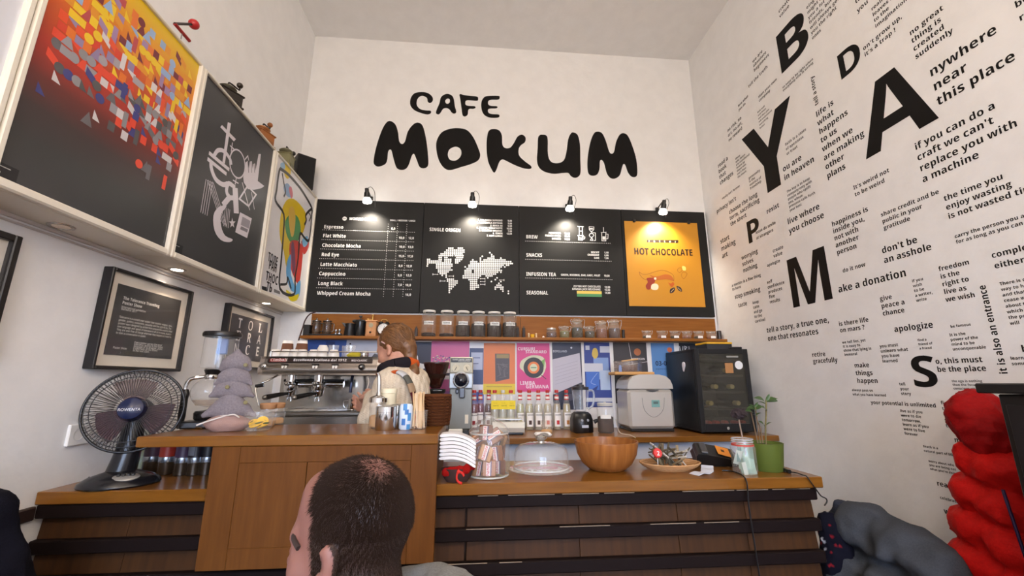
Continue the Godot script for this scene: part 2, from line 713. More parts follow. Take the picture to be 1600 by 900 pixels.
# ---------------------------------------------------------------- room shell
func plaster(called: String, c: Color) -> StandardMaterial3D:
	if mats.has(called): return mats[called]
	var m := StandardMaterial3D.new()
	m.albedo_texture = noise_tex(0.012, c.darkened(0.025), c.lightened(0.02), 4, 512)
	m.normal_enabled = true
	m.normal_texture = bump_tex(0.06, 8, 2.0)
	m.normal_scale = 0.12
	m.uv1_triplanar = true
	m.uv1_world_triplanar = true
	m.uv1_scale = Vector3.ONE * 0.9
	m.roughness = 0.85
	m.metallic_specular = 0.3
	mats[called] = m
	return m
func shell():
	var wm := plaster("plaster", rgb(235, 234, 233))
	var t := 0.15
	var floor_m := wood("floor boards", rgb(92, 66, 46), rgb(120, 88, 60), 2, 0.5)
	struct("floor", bx(W + 2 * t, t, ZF + 2 * t, 0.0), floor_m, Vector3(W / 2, -t / 2, ZF / 2), "brown wooden floor of the cafe")
	struct("ceiling", bx(W + 2 * t, t, ZF + 2 * t, 0.0), wm, Vector3(W / 2, H + t / 2, ZF / 2), "plain white ceiling")
	struct("wall_back", bx(W, H, t, 0.0), wm, Vector3(W / 2, H / 2, -t / 2), "white wall behind the menu boards")
	struct("wall_left", bx(t, H, ZF, 0.0), wm, Vector3(-t / 2, H / 2, ZF / 2), "white wall with poster cabinets")
	struct("wall_right", bx(t, H, ZF, 0.0), wm, Vector3(W + t / 2, H / 2, ZF / 2), "white wall covered in black slogans")
	# street wall with a shop window and a glazed door
	var p := [box_at(Vector3(0, 0, ZF), Vector3(0.35, H, ZF + t), 0.0), box_at(Vector3(3.25, 0, ZF), Vector3(W, H, ZF + t), 0.0),
		box_at(Vector3(0.35, 3.3, ZF), Vector3(3.25, H, ZF + t), 0.0), box_at(Vector3(0.35, 0, ZF), Vector3(2.1, 0.55, ZF + t), 0.0)]
	struct("wall_front", merge(p), wm, Vector3.ZERO, "street wall with shop window and door")
	var fm := mat(rgb(52, 48, 46), 0.4)
	var wn := struct("window_1", merge([box_at(Vector3(0.35, 0.55, ZF + 0.04), Vector3(0.42, 3.3, ZF + 0.1)), box_at(Vector3(2.03, 0.55, ZF + 0.04), Vector3(2.1, 3.3, ZF + 0.1)),
		box_at(Vector3(0.42, 0.55, ZF + 0.04), Vector3(2.03, 0.62, ZF + 0.1)), box_at(Vector3(0.42, 3.23, ZF + 0.04), Vector3(2.03, 3.3, ZF + 0.1))]), fm, Vector3.ZERO, "large shop window onto the street")
	obj("pane", bx(1.61, 2.61, 0.008, 0.0), glass(Color(1, 1, 1), 0.03), wn, Vector3(1.225, 1.925, ZF + 0.07))
	var dr := struct("door_1", merge([box_at(Vector3(2.1, 0, ZF + 0.04), Vector3(2.2, 3.3, ZF + 0.1)), box_at(Vector3(3.15, 0, ZF + 0.04), Vector3(3.25, 3.3, ZF + 0.1)),
		box_at(Vector3(2.2, 0, ZF + 0.04), Vector3(3.15, 0.3, ZF + 0.1)), box_at(Vector3(2.2, 2.2, ZF + 0.04), Vector3(3.15, 2.3, ZF + 0.1)), box_at(Vector3(2.2, 3.2, ZF + 0.04), Vector3(3.15, 3.3, ZF + 0.1))]), fm, Vector3.ZERO, "glazed street door")
	obj("pane", bx(0.95, 1.9, 0.008, 0.0), glass(Color(1, 1, 1), 0.03), dr, Vector3(2.675, 1.25, ZF + 0.07))
	obj("pane", bx(0.95, 0.9, 0.008, 0.0), glass(Color(1, 1, 1), 0.03), dr, Vector3(2.675, 2.75, ZF + 0.07))
	# dark chair rail on the left wall, level with the counter's upper rail
	struct("trim_1", bx(0.018, 0.045, ZF - CZ, 0.004), mat(rgb(42, 28, 26), 0.5), Vector3(0.009, 0.945, (ZF + CZ) / 2), "dark wooden chair rail")
	struct("trim_2", bx(0.018, 0.045, ZF - CZ, 0.004), mat(rgb(42, 28, 26), 0.5), Vector3(0.009, 0.83, (ZF + CZ) / 2), "dark wooden chair rail")
	# cable duct where the cabinets meet the left wall
	struct("trim_3", merge([[bx(0.012, 0.014, 2.6), T(0.006, 1.926, 1.3)], [bx(0.008, 0.008, 2.6), T(0.004, 1.908, 1.3)]]), mat(rgb(196, 188, 182), 0.5), Vector3.ZERO, "slim white cable duct")
# warm pendant lamps over the guests' tables, behind the photographer
func pendants():
	for s in [Vector3(0.95, 3.05, 4.7), Vector3(2.65, 3.05, 4.7), Vector3(1.8, 3.05, 6.1)]:
		var t := thing("pendant_lamp", "opal glass globe pendant lamp hanging over the guest tables", "lamp", Vector3(s.x, H, s.z), 0, "globe pendants over the guest tables")
		obj("cord", cyl(0.004, H - s.y - 0.16, 8), mat(rgb(25, 25, 25)), t, Vector3(0, s.y + 0.16 - H, 0))
		obj("ceiling_cup", cyl(0.05, 0.03), mat(rgb(30, 30, 30), 0.4), t, Vector3(0, -0.03, 0))
		obj("globe", ball(0.16, 24), glow(rgb(255, 240, 222), 3.0), t, Vector3(0, s.y - H, 0))
		var l := OmniLight3D.new()
		l.name = "pendant_light"
		l.light_color = rgb(255, 234, 210)
		l.light_energy = 1.22
		l.light_size = 0.15
		l.omni_range = 12
		l.omni_attenuation = 2
		l.shadow_enabled = true
		t.add_child(l)
		l.position = Vector3(0, s.y - H, 0)

# ---------------------------------------------------------------- black slogans on the right wall
func phrase(o: Array, lines: Array, x0: float, y0: float, x1: float, y1: float, mi: int, ms: String, xr: float, yr: float, wall: Node):
	var q := func(x: float, y: float) -> Vector3: return on_x(o[0] + x / o[2], o[1] + y / o[2], W)
	var a: Vector3 = q.call(x0, y0)
	var b: Vector3 = q.call(x1, y1)
	var r: Vector3 = q.call(xr, yr)
	var n := lines.size()
	var z := (a.z + b.z) * 0.5
	var size: float = (r.z - z) / text_w(ms if ms else lines[mi], font_b)
	var parts := []
	for i in n:
		var t := text(lines[i], size)
		t[1] = Transform3D(Basis(), Vector3(0, (b.y - a.y) * i / maxf(1, n - 1), 0)) * t[1]
		parts.append(t)
	var w := obj("slogan", merge(parts), mat(rgb(20, 18, 18), 0.7, 0.0, 0.3), wall)
	w.transform = wall.global_transform.affine_inverse() * Transform3D(Basis.from_euler(Vector3(0, -PI / 2, 0)), Vector3(W - 0.0008, a.y, z))
func big(c: String, l: Vector2, r: Vector2, tp: Vector2, bt: Vector2, wall: Node):
	var z0 := on_x(l.x, l.y, W).z
	var z1 := on_x(r.x, r.y, W).z
	var y1 := on_x(tp.x, tp.y, W).y
	var y0 := on_x(bt.x, bt.y, W).y
	var t := text(c, 1.0)
	var bb: AABB = (t[0] as Mesh).get_aabb()
	var s := Vector3((z1 - z0) / bb.size.x, (y1 - y0) / bb.size.y, 1)
	var m := merge([[t[0], Transform3D(Basis.from_scale(s), Vector3(-bb.position.x * s.x, -bb.position.y * s.y, 0))]])
	var w := obj("capital_letter", m, mat(rgb(20, 18, 18), 0.7, 0.0, 0.3), wall)
	w.transform = wall.global_transform.affine_inverse() * Transform3D(Basis.from_euler(Vector3(0, -PI / 2, 0)), Vector3(W - 0.0008, y0, z0))
func upright(o: Array, s: String, bx0: float, by0: float, o2: Array, bx1: float, by1: float, wall: Node):    # reads from below upwards
	var a := on_x(o[0] + bx0 / o[2], o[1] + by0 / o[2], W)
	var b := on_x(o2[0] + bx1 / o2[2], o2[1] + by1 / o2[2], W)
	var size := (b.y - a.y) / text_w(s, font_b)
	var w := obj("slogan", merge([text(s, size)]), mat(rgb(20, 18, 18), 0.7, 0.0, 0.3), wall)
	w.transform = wall.global_transform.affine_inverse() * Transform3D(Basis.from_euler(Vector3(0, -PI / 2, 0)) * Basis(Vector3(0, 0, 1), PI / 2), Vector3(W - 0.0008, a.y, (a.z + b.z) * 0.5))
func wall_writing():
	var w: Node3D = get_node("wall_right")
	var A := [1100.0, 0.0, 4.5]
	var B := [1300.0, 0.0, 4.5]
	var C := [1100.0, 180.0, 4.5]
	var D := [1300.0, 180.0, 4.5]
	var E := [1100.0, 340.0, 4.5]
	var G := [1300.0, 360.0, 4.5]
	var J := [1200.0, 500.0, 4.5]
	var K := [1380.0, 480.0, 4.5]
	var L := [1250.0, 560.0, 2.6457]
	big("B", Vector2(1221.8, 115.6), Vector2(1263.3, 55.6), Vector2(1211.8, 58.9), Vector2(1221.8, 115.6), w)
	big("D", Vector2(1515.1 - 200, 124.9), Vector2(1343.8, 80), Vector2(1307.8, 88.4), Vector2(1315.1, 124.9), w)
	big("Y", Vector2(1159, 218), Vector2(1234.4, 148.4), Vector2(1159, 218), Vector2(1201, 301), w)
	big("A", Vector2(1353.3, 249.3), Vector2(1467, 182.7), Vector2(1381, 117.3), Vector2(1353.3, 249.3), w)
	big("P", Vector2(1166.2, 347.8), Vector2(1185.1, 344.4), Vector2(1166.2, 347.8), Vector2(1171.1, 380.7), w)
	big("M", Vector2(1234, 440), Vector2(1301.8, 467.8), Vector2(1229.6, 406.7), Vector2(1239.6, 481.1), w)
	big("S", Vector2(1422.9, 568.9), Vector2(1464.4, 588.9), Vector2(1440, 555.6), Vector2(1446.7, 605.1), w)
	phrase(A, ["create", "value"], 525, 95, 533, 128, 1, "", 603, 55, w)
	phrase(A, ["eing honest", "might not get", "you a lot of", "friends, but it", "will always get", "you the right", "ones"], 718, 72, 765, 278, 5, "", 937, 65, w)
	phrase(A, ["we are", "absolute", "beginners"], 343, 445, 352, 508, 2, "", 460, 393, w)
	phrase(A, ["tell the truth"], 313, 620, 313, 620, 0, "", 450, 475, w)
	phrase(A, ["start your own", "company"], 383, 692, 388, 718, 0, "", 515, 562, w)
	phrase(A, ["so easy to be right when", "everybody else is wrong"], 553, 625, 557, 645, 0, "", 770, 415, w)
	phrase(A, ["love what", "you do"], 240, 755, 245, 782, 0, "", 313, 685, w)
	phrase([1110.0, 170.0, 6.92], ["look well", "and listen", "and then you", "will understand", "everything", "better"], 500, 60, 545, 212, 2, "", 640, 25, w)
	phrase([1100.0, 0.0, 4.5], ["life is", "what", "happens", "to us", "when we", "are making", "other", "plans"], 793, 825, 865, 1260, 5, "", 1134, 958, w)
	phrase(B, ["take", "you"], 165, 30, 180, 92, 1, "", 258, 20, w)
	phrase(B, ["reality", "leaves a lot", "to the", "imagination"], 277, 80, 308, 198, 3, "", 535, 10, w)
	phrase(B, ["on't grow up,", "it's a trap !"], 222, 357, 230, 403, 0, "", 500, 130, w)
	phrase(B, ["no great", "thing is", "created", "suddenly"], 543, 258, 595, 415, 3, "", 855, 215, w)
	phrase(B, ["nywhere", "near", "this place"], 690, 545, 745, 745, 2, "", 1300, 390, w)
	phrase(B, ["be", "r"], 1285, 65, 1325, 150, 0, "be", 1400, -5, w)
	phrase(C, ["no risk, no", "art. no art,", "no reward"], 165, 122, 175, 188, 0, "", 265, 25, w)
	phrase(C, ["faith is a state", "of openness", "or trust"], 572, 218, 583, 282, 0, "", 722, 108, w)
	phrase(C, ["read a", "book", "that", "changes"], 100, 372, 113, 492, 3, "", 208, 415, w)
	phrase(C, ["those", "who dance", "are considered", "insane by", "those who", "can't hear", "the music"], 222, 315, 237, 445, 2, "", 322, 282, w)
	phrase(C, ["generosity", "is the", "essence of", "friendship"], 315, 452, 325, 525, 0, "", 397, 395, w)
	phrase(C, ["royalty isn't forever"], 127, 595, 127, 595, 0, "", 255, 505, w)
	phrase(C, ["privacy isn't"], 90, 692, 90, 692, 0, "", 228, 590, w)
	phrase(C, ["choose the long", "term, sacrificing", "the short"], 178, 697, 187, 782, 0, "", 380, 570, w)
	phrase(C, ["resist"], 442, 695, 442, 695, 0, "", 530, 640, w)
	phrase(C, ["ou are", "in heaven"], 558, 400, 565, 462, 1, "", 780, 320, w)
	phrase(C, ["The key is to keep", "company only with", "people who uplift", "you, whose", "presence calls forth", "your best"], 585, 547, 602, 680, 0, "", 748, 450, w)
	phrase(C, ["live where", "you choose"], 590, 770, 600, 835, 1, "", 848, 700, w)
	phrase(C, ["lease do smile", "at strangers"], 363, 838, 370, 875, 0, "", 508, 770, w)
	phrase(C, ["happiness is", "inside you,", "not with", "another", "person"], 900, 785, 937, 982, 0, "", 1158, 665, w)
	phrase(D, ["It's weird not", "to be weird"], 150, 527, 165, 572, 0, "", 405, 385, w)
	phrase(D, ["if you can do a", "craft we can't", "replace you with", "a machine"], 585, 248, 640, 475, 2, "", 1315, 55, w)
	phrase(D, ["the time you", "enjoy wasting", "is not wasted time"], 788, 607, 822, 730, 1, "", 1270, 490, w)
	phrase(D, ["share credit and be", "public in your", "gratitude"], 347, 715, 365, 808, 0, "", 757, 535, w)
	phrase(D, ["carry the person you are", "for as long as you can"], 865, 865, 875, 905, 0, "carry the person you a", 1358, 700, w)
	phrase(E, ["start", "making", "art"], 118, 185, 128, 288, 1, "", 225, 185, w)
	phrase(E, ["worrying", "solves", "nothing"], 267, 298, 275, 388, 0, "", 380, 240, w)
	phrase(E, ["create", "value"], 485, 247, 490, 283, 0, "", 560, 215, w)
	phrase(E, ["apologize"], 445, 347, 445, 347, 0, "", 538, 310, w)
	phrase(E, ["a mentor is a fine thing", "to have"], 197, 488, 200, 515, 0, "", 403, 412, w)
	phrase(E, ["self", "confidence", "produces", "fine", "results"], 445, 467, 463, 605, 1, "", 568, 463, w)
	phrase(E, ["stop smoking"], 218, 573, 218, 573, 0, "", 400, 523, w)
	phrase(E, ["taste"], 243, 632, 243, 632, 0, "", 305, 613, w)
	phrase(E, ["keep", "calm", "and go", "to the", "carnival"], 343, 610, 360, 740, 4, "", 433, 720, w)
	phrase(E, ["tell a story, a true one,", "one that resonates"], 443, 810, 450, 868, 0, "", 890, 745, w)
	phrase(E, ["do it now"], 977, 388, 977, 388, 0, "", 1137, 330, w)
	phrase(E, ["ake a donation"], 947, 528, 947, 528, 0, "", 1432, 400, w)
	phrase(G, ["don't be", "an asshole"], 355, 163, 367, 232, 1, "", 708, 128, w)
	phrase(G, ["give", "peace a", "chance"], 340, 497, 358, 600, 2, "", 515, 570, w)
	phrase(G, ["if you", "wish", "to be", "a writer,", "write"], 565, 367, 593, 503, 3, "", 712, 447, w)
	phrase(G, ["freedom", "is the", "right to", "live as", "we wish"], 753, 288, 802, 503, 4, "", 1013, 465, w)
	phrase(G, ["completely", "either"], 1128, 195, 1143, 270, 1, "either", 1362, 225, w)
	phrase(G, ["There is only one", "way to happiness", "and that is to", "cease worrying", "about things", "which are beyond", "the power of our", "will"], 1185, 387, 1250, 665, 5, "which", 1348, 568, w)
	phrase(G, ["is there life", "on mars ?"], 50, 673, 58, 718, 0, "", 260, 628, w)
	phrase(G, ["apologize"], 440, 715, 440, 715, 0, "", 718, 675, w)
	phrase(G, ["we tell lies, yet", "it is easy to", "show that lying is", "immoral"], 75, 797, 87, 883, 2, "", 280, 835, w)
	phrase(G, ["you must", "unlearn what", "you have", "learned"], 338, 825, 356, 930, 1, "", 537, 838, w)
	phrase(G, ["find a", "friend of", "a friend"], 605, 780, 615, 838, 1, "", 708, 795, w)
	phrase(G, ["be famous"], 835, 685, 835, 685, 0, "", 980, 665, w)
	phrase(G, ["It is the", "power of the", "mind to be", "unconquerable"], 828, 745, 850, 845, 3, "", 1087, 820, w)
	phrase(J, ["retire", "gracefully"], 310, 260, 320, 305, 1, "", 492, 285, w)
	phrase(J, ["make", "things", "happen"], 610, 335, 628, 442, 2, "", 775, 430, w)
	phrase(J, ["always pass on", "what you have learned"], 592, 500, 597, 530, 1, "", 833, 527, w)
	phrase(J, ["tell", "your", "story"], 925, 460, 937, 527, 2, "", 1008, 525, w)
	phrase(J, ["your potential is unlimited"], 725, 590, 725, 590, 0, "", 1187, 598, w)
	phrase(J, ["live as if you", "were to die", "tomorrow.", "learn as if you", "were to live", "forever"], 933, 647, 960, 805, 0, "", 1090, 652, w)
	phrase(K, ["o, this must", "be the place"], 370, 398, 382, 455, 1, "", 733, 440, w)
	phrase(K, ["the ego is nothing", "than the focus of", "conscious attention"], 485, 527, 495, 578, 2, "", 735, 573, w)
	phrase(K, ["first learn", "the meaning", "of what you", "say, and", "then speak"], 410, 683, 440, 843, 0, "first lear", 560, 690, w)
	phrase(K, ["learn", "something"], 897, 370, 907, 408, 0, "learn", 990, 350, w)
	phrase(K, ["be"], 975, 315, 975, 315, 0, "be", 1075, 300, w)
	phrase(L, ["death is a", "natural part of life"], 510, 367, 512, 385, 1, "", 637, 395, w)
	phrase(L, ["worry about who", "you are being not", "what you're doing"], 533, 428, 538, 460, 2, "", 653, 475, w)
	phrase(L, ["make", "change"], 640, 345, 647, 382, 1, "chang", 735, 385, w)
	phrase(L, ["read books"], 567, 525, 567, 525, 0, "read bo", 678, 540, w)
	phrase(L, ["celebrate"], 580, 580, 580, 580, 0, "", 657, 595, w)
	phrase(L, ["when"], 597, 640, 597, 640, 0, "whe", 660, 650, w)
	phrase(L, ["offer it"], 615, 668, 615, 668, 0, "offer", 648, 675, w)
	upright(A, "tell a story", 800, 735, A, 775, 522, w)
	upright(K, "it is also an entrance", 857, 472, G, 1096, 372, w)

# ---------------------------------------------------------------- poster cabinets on the left wall
const CX := 0.185
const CB := 1.933
const CTP := 2.904
func cabinets():
	var white := mat(rgb(228, 221, 206), 0.45)
	var zs := [0.004, 0.745, 1.51, 2.225, 2.97]
	var labels := ["white wall cabinet with a colourful brush drawing poster on its door", "white wall cabinet with a black poster of white symbols", "white wall cabinet with an orange and red geometric poster", "white wall cabinet with a plain pale door beside the orange poster"]
	for i in 4:
		var z0: float = zs[i] + 0.001
		var z1: float = zs[i + 1] - 0.001
		var w := z1 - z0
		var h := CTP - CB
		var t := thing("wall_cabinet", labels[i], "cabinet", Vector3(0, CB, z1), 90, "poster cabinets on the left wall")
		# local: x to the right along the wall, y up, z out of the wall
		obj("body", bx(w, h, 0.16, 0.003), white, t, Vector3(w / 2, h / 2, 0.081))
		var fr := 0.024
		obj("door_frame", merge([box_at(Vector3(0, 0, 0.162), Vector3(fr, h, CX), 0.006), box_at(Vector3(w - fr, 0, 0.162), Vector3(w, h, CX), 0.006),
			box_at(Vector3(fr - 0.004, 0, 0.162), Vector3(w - fr + 0.004, 0.03, CX), 0.006), box_at(Vector3(fr - 0.004, h - 0.012, 0.162), Vector3(w - fr + 0.004, h, CX), 0.004)]), white, t)
		var sheetc: Color = [rgb(216, 214, 216), rgb(58, 58, 60), rgb(200, 80, 40), rgb(214, 216, 224)][i]
		obj("poster_sheet", bx(w - 2 * fr, h - 0.042, 0.004, 0.0), mat(sheetc, 0.3), t, Vector3(w / 2, 0.03 + (h - 0.042) / 2, 0.168))
		var k := Ink.new()
		var lp := func(px: float, py: float) -> Vector2:
			var q := on_x(px, py, 0.171)
			return Vector2(z1 - q.z, q.y - CB)
		if i == 0: poster_figure(k, lp, t)
		elif i == 1: poster_symbols(k, lp)
		elif i == 2: poster_mosaic(k, w, h, fr)
		else: k.rect(fr + 0.01, 0.05, 0.05, 0.03, rgb(120, 120, 128))
		if i in [1, 2]:
			k.rect(fr + 0.002, 0.034, 0.055, 0.04, rgb(20, 21, 22))
			k.rect(fr + 0.006, 0.062, 0.03, 0.003, rgb(170, 170, 168))
			k.disc(fr + 0.009, 0.045, 0.004, rgb(190, 190, 188), 10)
			k.rect(w - fr - 0.012, 0.05, 0.002, 0.12, rgb(120, 118, 122))
		obj("print", k.mesh(), vcol(0.28), t, Vector3(0, 0, 0.17))
		# recessed downlight under the cabinet
		if i < 3:
			var dp := on_y([414.0, 270.5, 60.0][i], [473.5, 421.0, 352.0][i], CB)
			var lz := z1 - dp.z
			var dx := clampf(dp.x, 0.06, 0.12)
			var d := obj("downlight", lathe(pr([0.026, -0.003, 0.036, -0.004, 0.038, 0.0]), 24), mat(rgb(200, 196, 188), 0.25, 0.8), t, Vector3(lz, 0, dx))
			obj("bulb", cyl(0.026, 0.004, 20), glow(rgb(255, 240, 222), 6.0 if i < 2 else 0.0), d, Vector3(0, -0.0045, 0))
			if i < 2:
				var l := SpotLight3D.new()
				l.name = "downlight_light"
				l.light_color = rgb(255, 226, 196)
				l.light_energy = 0.16
				l.light_size = 0.025
				l.spot_angle = 55
				l.spot_angle_attenuation = 0.9
				l.spot_range = 6
				l.spot_attenuation = 2
				l.shadow_enabled = true
				t.add_child(l)
				l.position = Vector3(lz, -0.012, dx)
				l.rotation_degrees = Vector3(-90, 0, 0)
func poster_mosaic(k: Ink, w: float, h: float, fr: float):
	# dyed ground: yellow above, through orange and red to near black below
	var stops := [[0.03, rgb(58, 58, 60)], [0.18, rgb(58, 56, 58)], [0.3, rgb(64, 52, 52)], [0.4, rgb(104, 46, 42)], [0.52, rgb(176, 52, 38)], [0.68, rgb(208, 92, 34)], [0.82, rgb(222, 140, 30)], [0.96, rgb(226, 184, 34)], [1.0, rgb(226, 190, 36)]]
	var x0 := fr
	var x1 := w - fr
	for i in stops.size() - 1:
		var y0: float = h * stops[i][0]
		var y1: float = minf(h * stops[i + 1][0], h - 0.012)
		k.poly([Vector2(x0, y0), Vector2(x1, y0), Vector2(x1, y1), Vector2(x0, y1)], [stops[i][1], stops[i][1], stops[i + 1][1], stops[i + 1][1]])
		k.z -= 0.00003
	k.z += 0.00003
	var r := RandomNumberGenerator.new()
	r.seed = 91
	var warm := [rgb(236, 198, 40), rgb(236, 198, 40), rgb(150, 176, 214), rgb(224, 150, 40), rgb(120, 44, 56), rgb(160, 130, 170), rgb(228, 120, 50), rgb(186, 74, 80)]
	var midc := [rgb(236, 198, 40), rgb(228, 84, 44), rgb(146, 130, 166), rgb(166, 160, 166), rgb(226, 120, 40), rgb(214, 68, 46), rgb(214, 210, 212)]
	var cold := [rgb(226, 74, 48), rgb(226, 74, 48), rgb(140, 138, 142), rgb(62, 66, 128), rgb(104, 102, 106), rgb(150, 148, 154), rgb(86, 84, 86), rgb(205, 200, 202)]
	var c := 0.03
	var cols := int((x1 - x0 - 0.06) / c)
	for j in 17:
		var y := h * 0.88 - j * c * 1.16
		for i in cols:
			var x := x0 + 0.04 + i * c + (j % 3) * 0.004
			var dens := 0.95
			if j < 2: dens = 0.55
			if j > 12: dens = 0.82 - 0.15 * (j - 12)
			if (j % 4) == 3: dens *= 0.7
			if r.randf() > dens: continue
			var pal: Array = warm if j < 6 else midc if j < 9 else cold
			var cc: Color = pal[r.randi() % pal.size()]
			var s := c * 0.98
			match r.randi() % 8:
				0, 1: k.rect(x, y, s, s * 1.2, cc)
				2: k.rect(x, y, s * 1.9, s, cc)
				3: k.poly([Vector2(x, y), Vector2(x + s, y), Vector2(x, y + s * 1.2)], cc)
				4: k.poly([Vector2(x, y), Vector2(x + s * 1.5, y), Vector2(x + s * 0.75, y + s * 1.7)], cc)
				5: k.disc(x + s * 0.6, y + s * 0.6, s * 0.62, cc, 18)
				6: k.rect(x, y - s * 0.8, s * 0.7, s * 2.2, cc)
				7: k.poly([Vector2(x, y + s), Vector2(x + s * 1.3, y + s * 0.3), Vector2(x + s * 1.3, y + s * 1.3), Vector2(x, y + s * 2)], cc)
			if k.z > 0.0016: k.z = 0.0008
func poster_symbols(k: Ink, lp: Callable):
	var pc := func(l: Array) -> Array:
		var o := []
		for i in range(0, l.size(), 2): o.append(lp.call(280.0 + l[i] / 3.0, 120.0 + l[i + 1] / 3.0))
		return o
	var c := rgb(214, 208, 214)
	k.poly(pc.call([228, 213, 243, 218, 214, 408, 203, 400]), c)
	k.poly(pc.call([193, 236, 201, 226, 266, 292, 257, 303]), c)
	k.stroke(smooth(pc.call([150, 395, 152, 432, 172, 480, 205, 505, 228, 500]), 5), 0.026, c)
	k.stroke(smooth(pc.call([163, 372, 182, 345, 212, 350, 238, 385, 244, 412]), 5), 0.022, c)
	k.stroke(pc.call([140, 356, 235, 436]), 0.02, c)
	k.stroke(pc.call([133, 384, 222, 456]), 0.02, c)
	var cir := []
	for i in 28: cir.append_array([273 + 36 * cos(TAU * i / 28), 408 + 66 * sin(TAU * i / 28) + 12 * cos(TAU * i / 28)])
	k.stroke(pc.call(cir), 0.009, c, true)
	k.stroke(pc.call([238, 322, 258, 340]), 0.007, c)
	k.stroke(pc.call([250, 308, 244, 350]), 0.007, c)
	k.stroke(pc.call([268, 475, 262, 505]), 0.007, c)
	k.stroke(pc.call([252, 484, 278, 500]), 0.007, c)
	k.stroke(pc.call([308, 388, 322, 370, 326, 392]), 0.007, c)
	k.poly(pc.call([372, 362, 383, 362, 368, 488, 399, 512, 386, 522, 350, 530, 322, 526, 303, 495, 300, 470, 310, 440, 311, 402, 321, 394, 327, 430, 331, 398, 341, 396, 344, 432, 347, 408, 356, 406, 358, 440]), c)
	for i in 3: k.stroke(pc.call([322 + i * 14, 400, 326 + i * 14, 450]), 0.005, rgb(70, 70, 74))
	k.stroke(pc.call([262, 520, 268, 640]), 0.05, c)
	k.stroke(smooth(pc.call([262, 520, 232, 500, 222, 535, 236, 565, 262, 566]), 5), 0.026, c)
	k.stroke(pc.call([240, 560, 205, 602]), 0.034, c)
	for i in 4:
		k.stroke(pc.call([126 + i * 10, 480 + i * 4, 100 + i * 10, 636 + i * 5]), 0.004, c)
		k.stroke(pc.call([132 + i * 9, 484 + i * 4, 196 + i * 9, 680 + i * 8]), 0.004, c)
		k.stroke(pc.call([216 + i * 7, 610 + i * 4, 208 + i * 7, 700 + i * 3]), 0.004, c)
	k.stroke(pc.call([320, 512, 360, 552, 325, 606, 282, 572]), 0.012, c, true)
	k.stroke(pc.call([295, 495, 330, 625]), 0.007, c)
	k.stroke(pc.call([338, 540, 352, 622]), 0.007, c)
	k.poly(smooth(pc.call([222, 605, 185, 610, 160, 650, 165, 720, 195, 765, 235, 775, 250, 762, 215, 745, 196, 700, 196, 645]), 3, true), c)
	var star := []
	for i in 10:
		var rr := 20.0 if i % 2 == 0 else 8.0
		star.append_array([248 + rr * 0.8 * sin(TAU * i / 10), 686 - rr * 1.3 * cos(TAU * i / 10)])
	k.poly(pc.call(star), c)
	k.poly(pc.call([285, 635, 340, 664, 318, 756, 262, 728]), c)
	k.poly(pc.call([296, 655, 334, 676, 326, 712, 288, 694]), rgb(150, 144, 152))
	k.poly(pc.call([290, 700, 322, 716, 318, 730, 284, 714]), rgb(120, 116, 124))
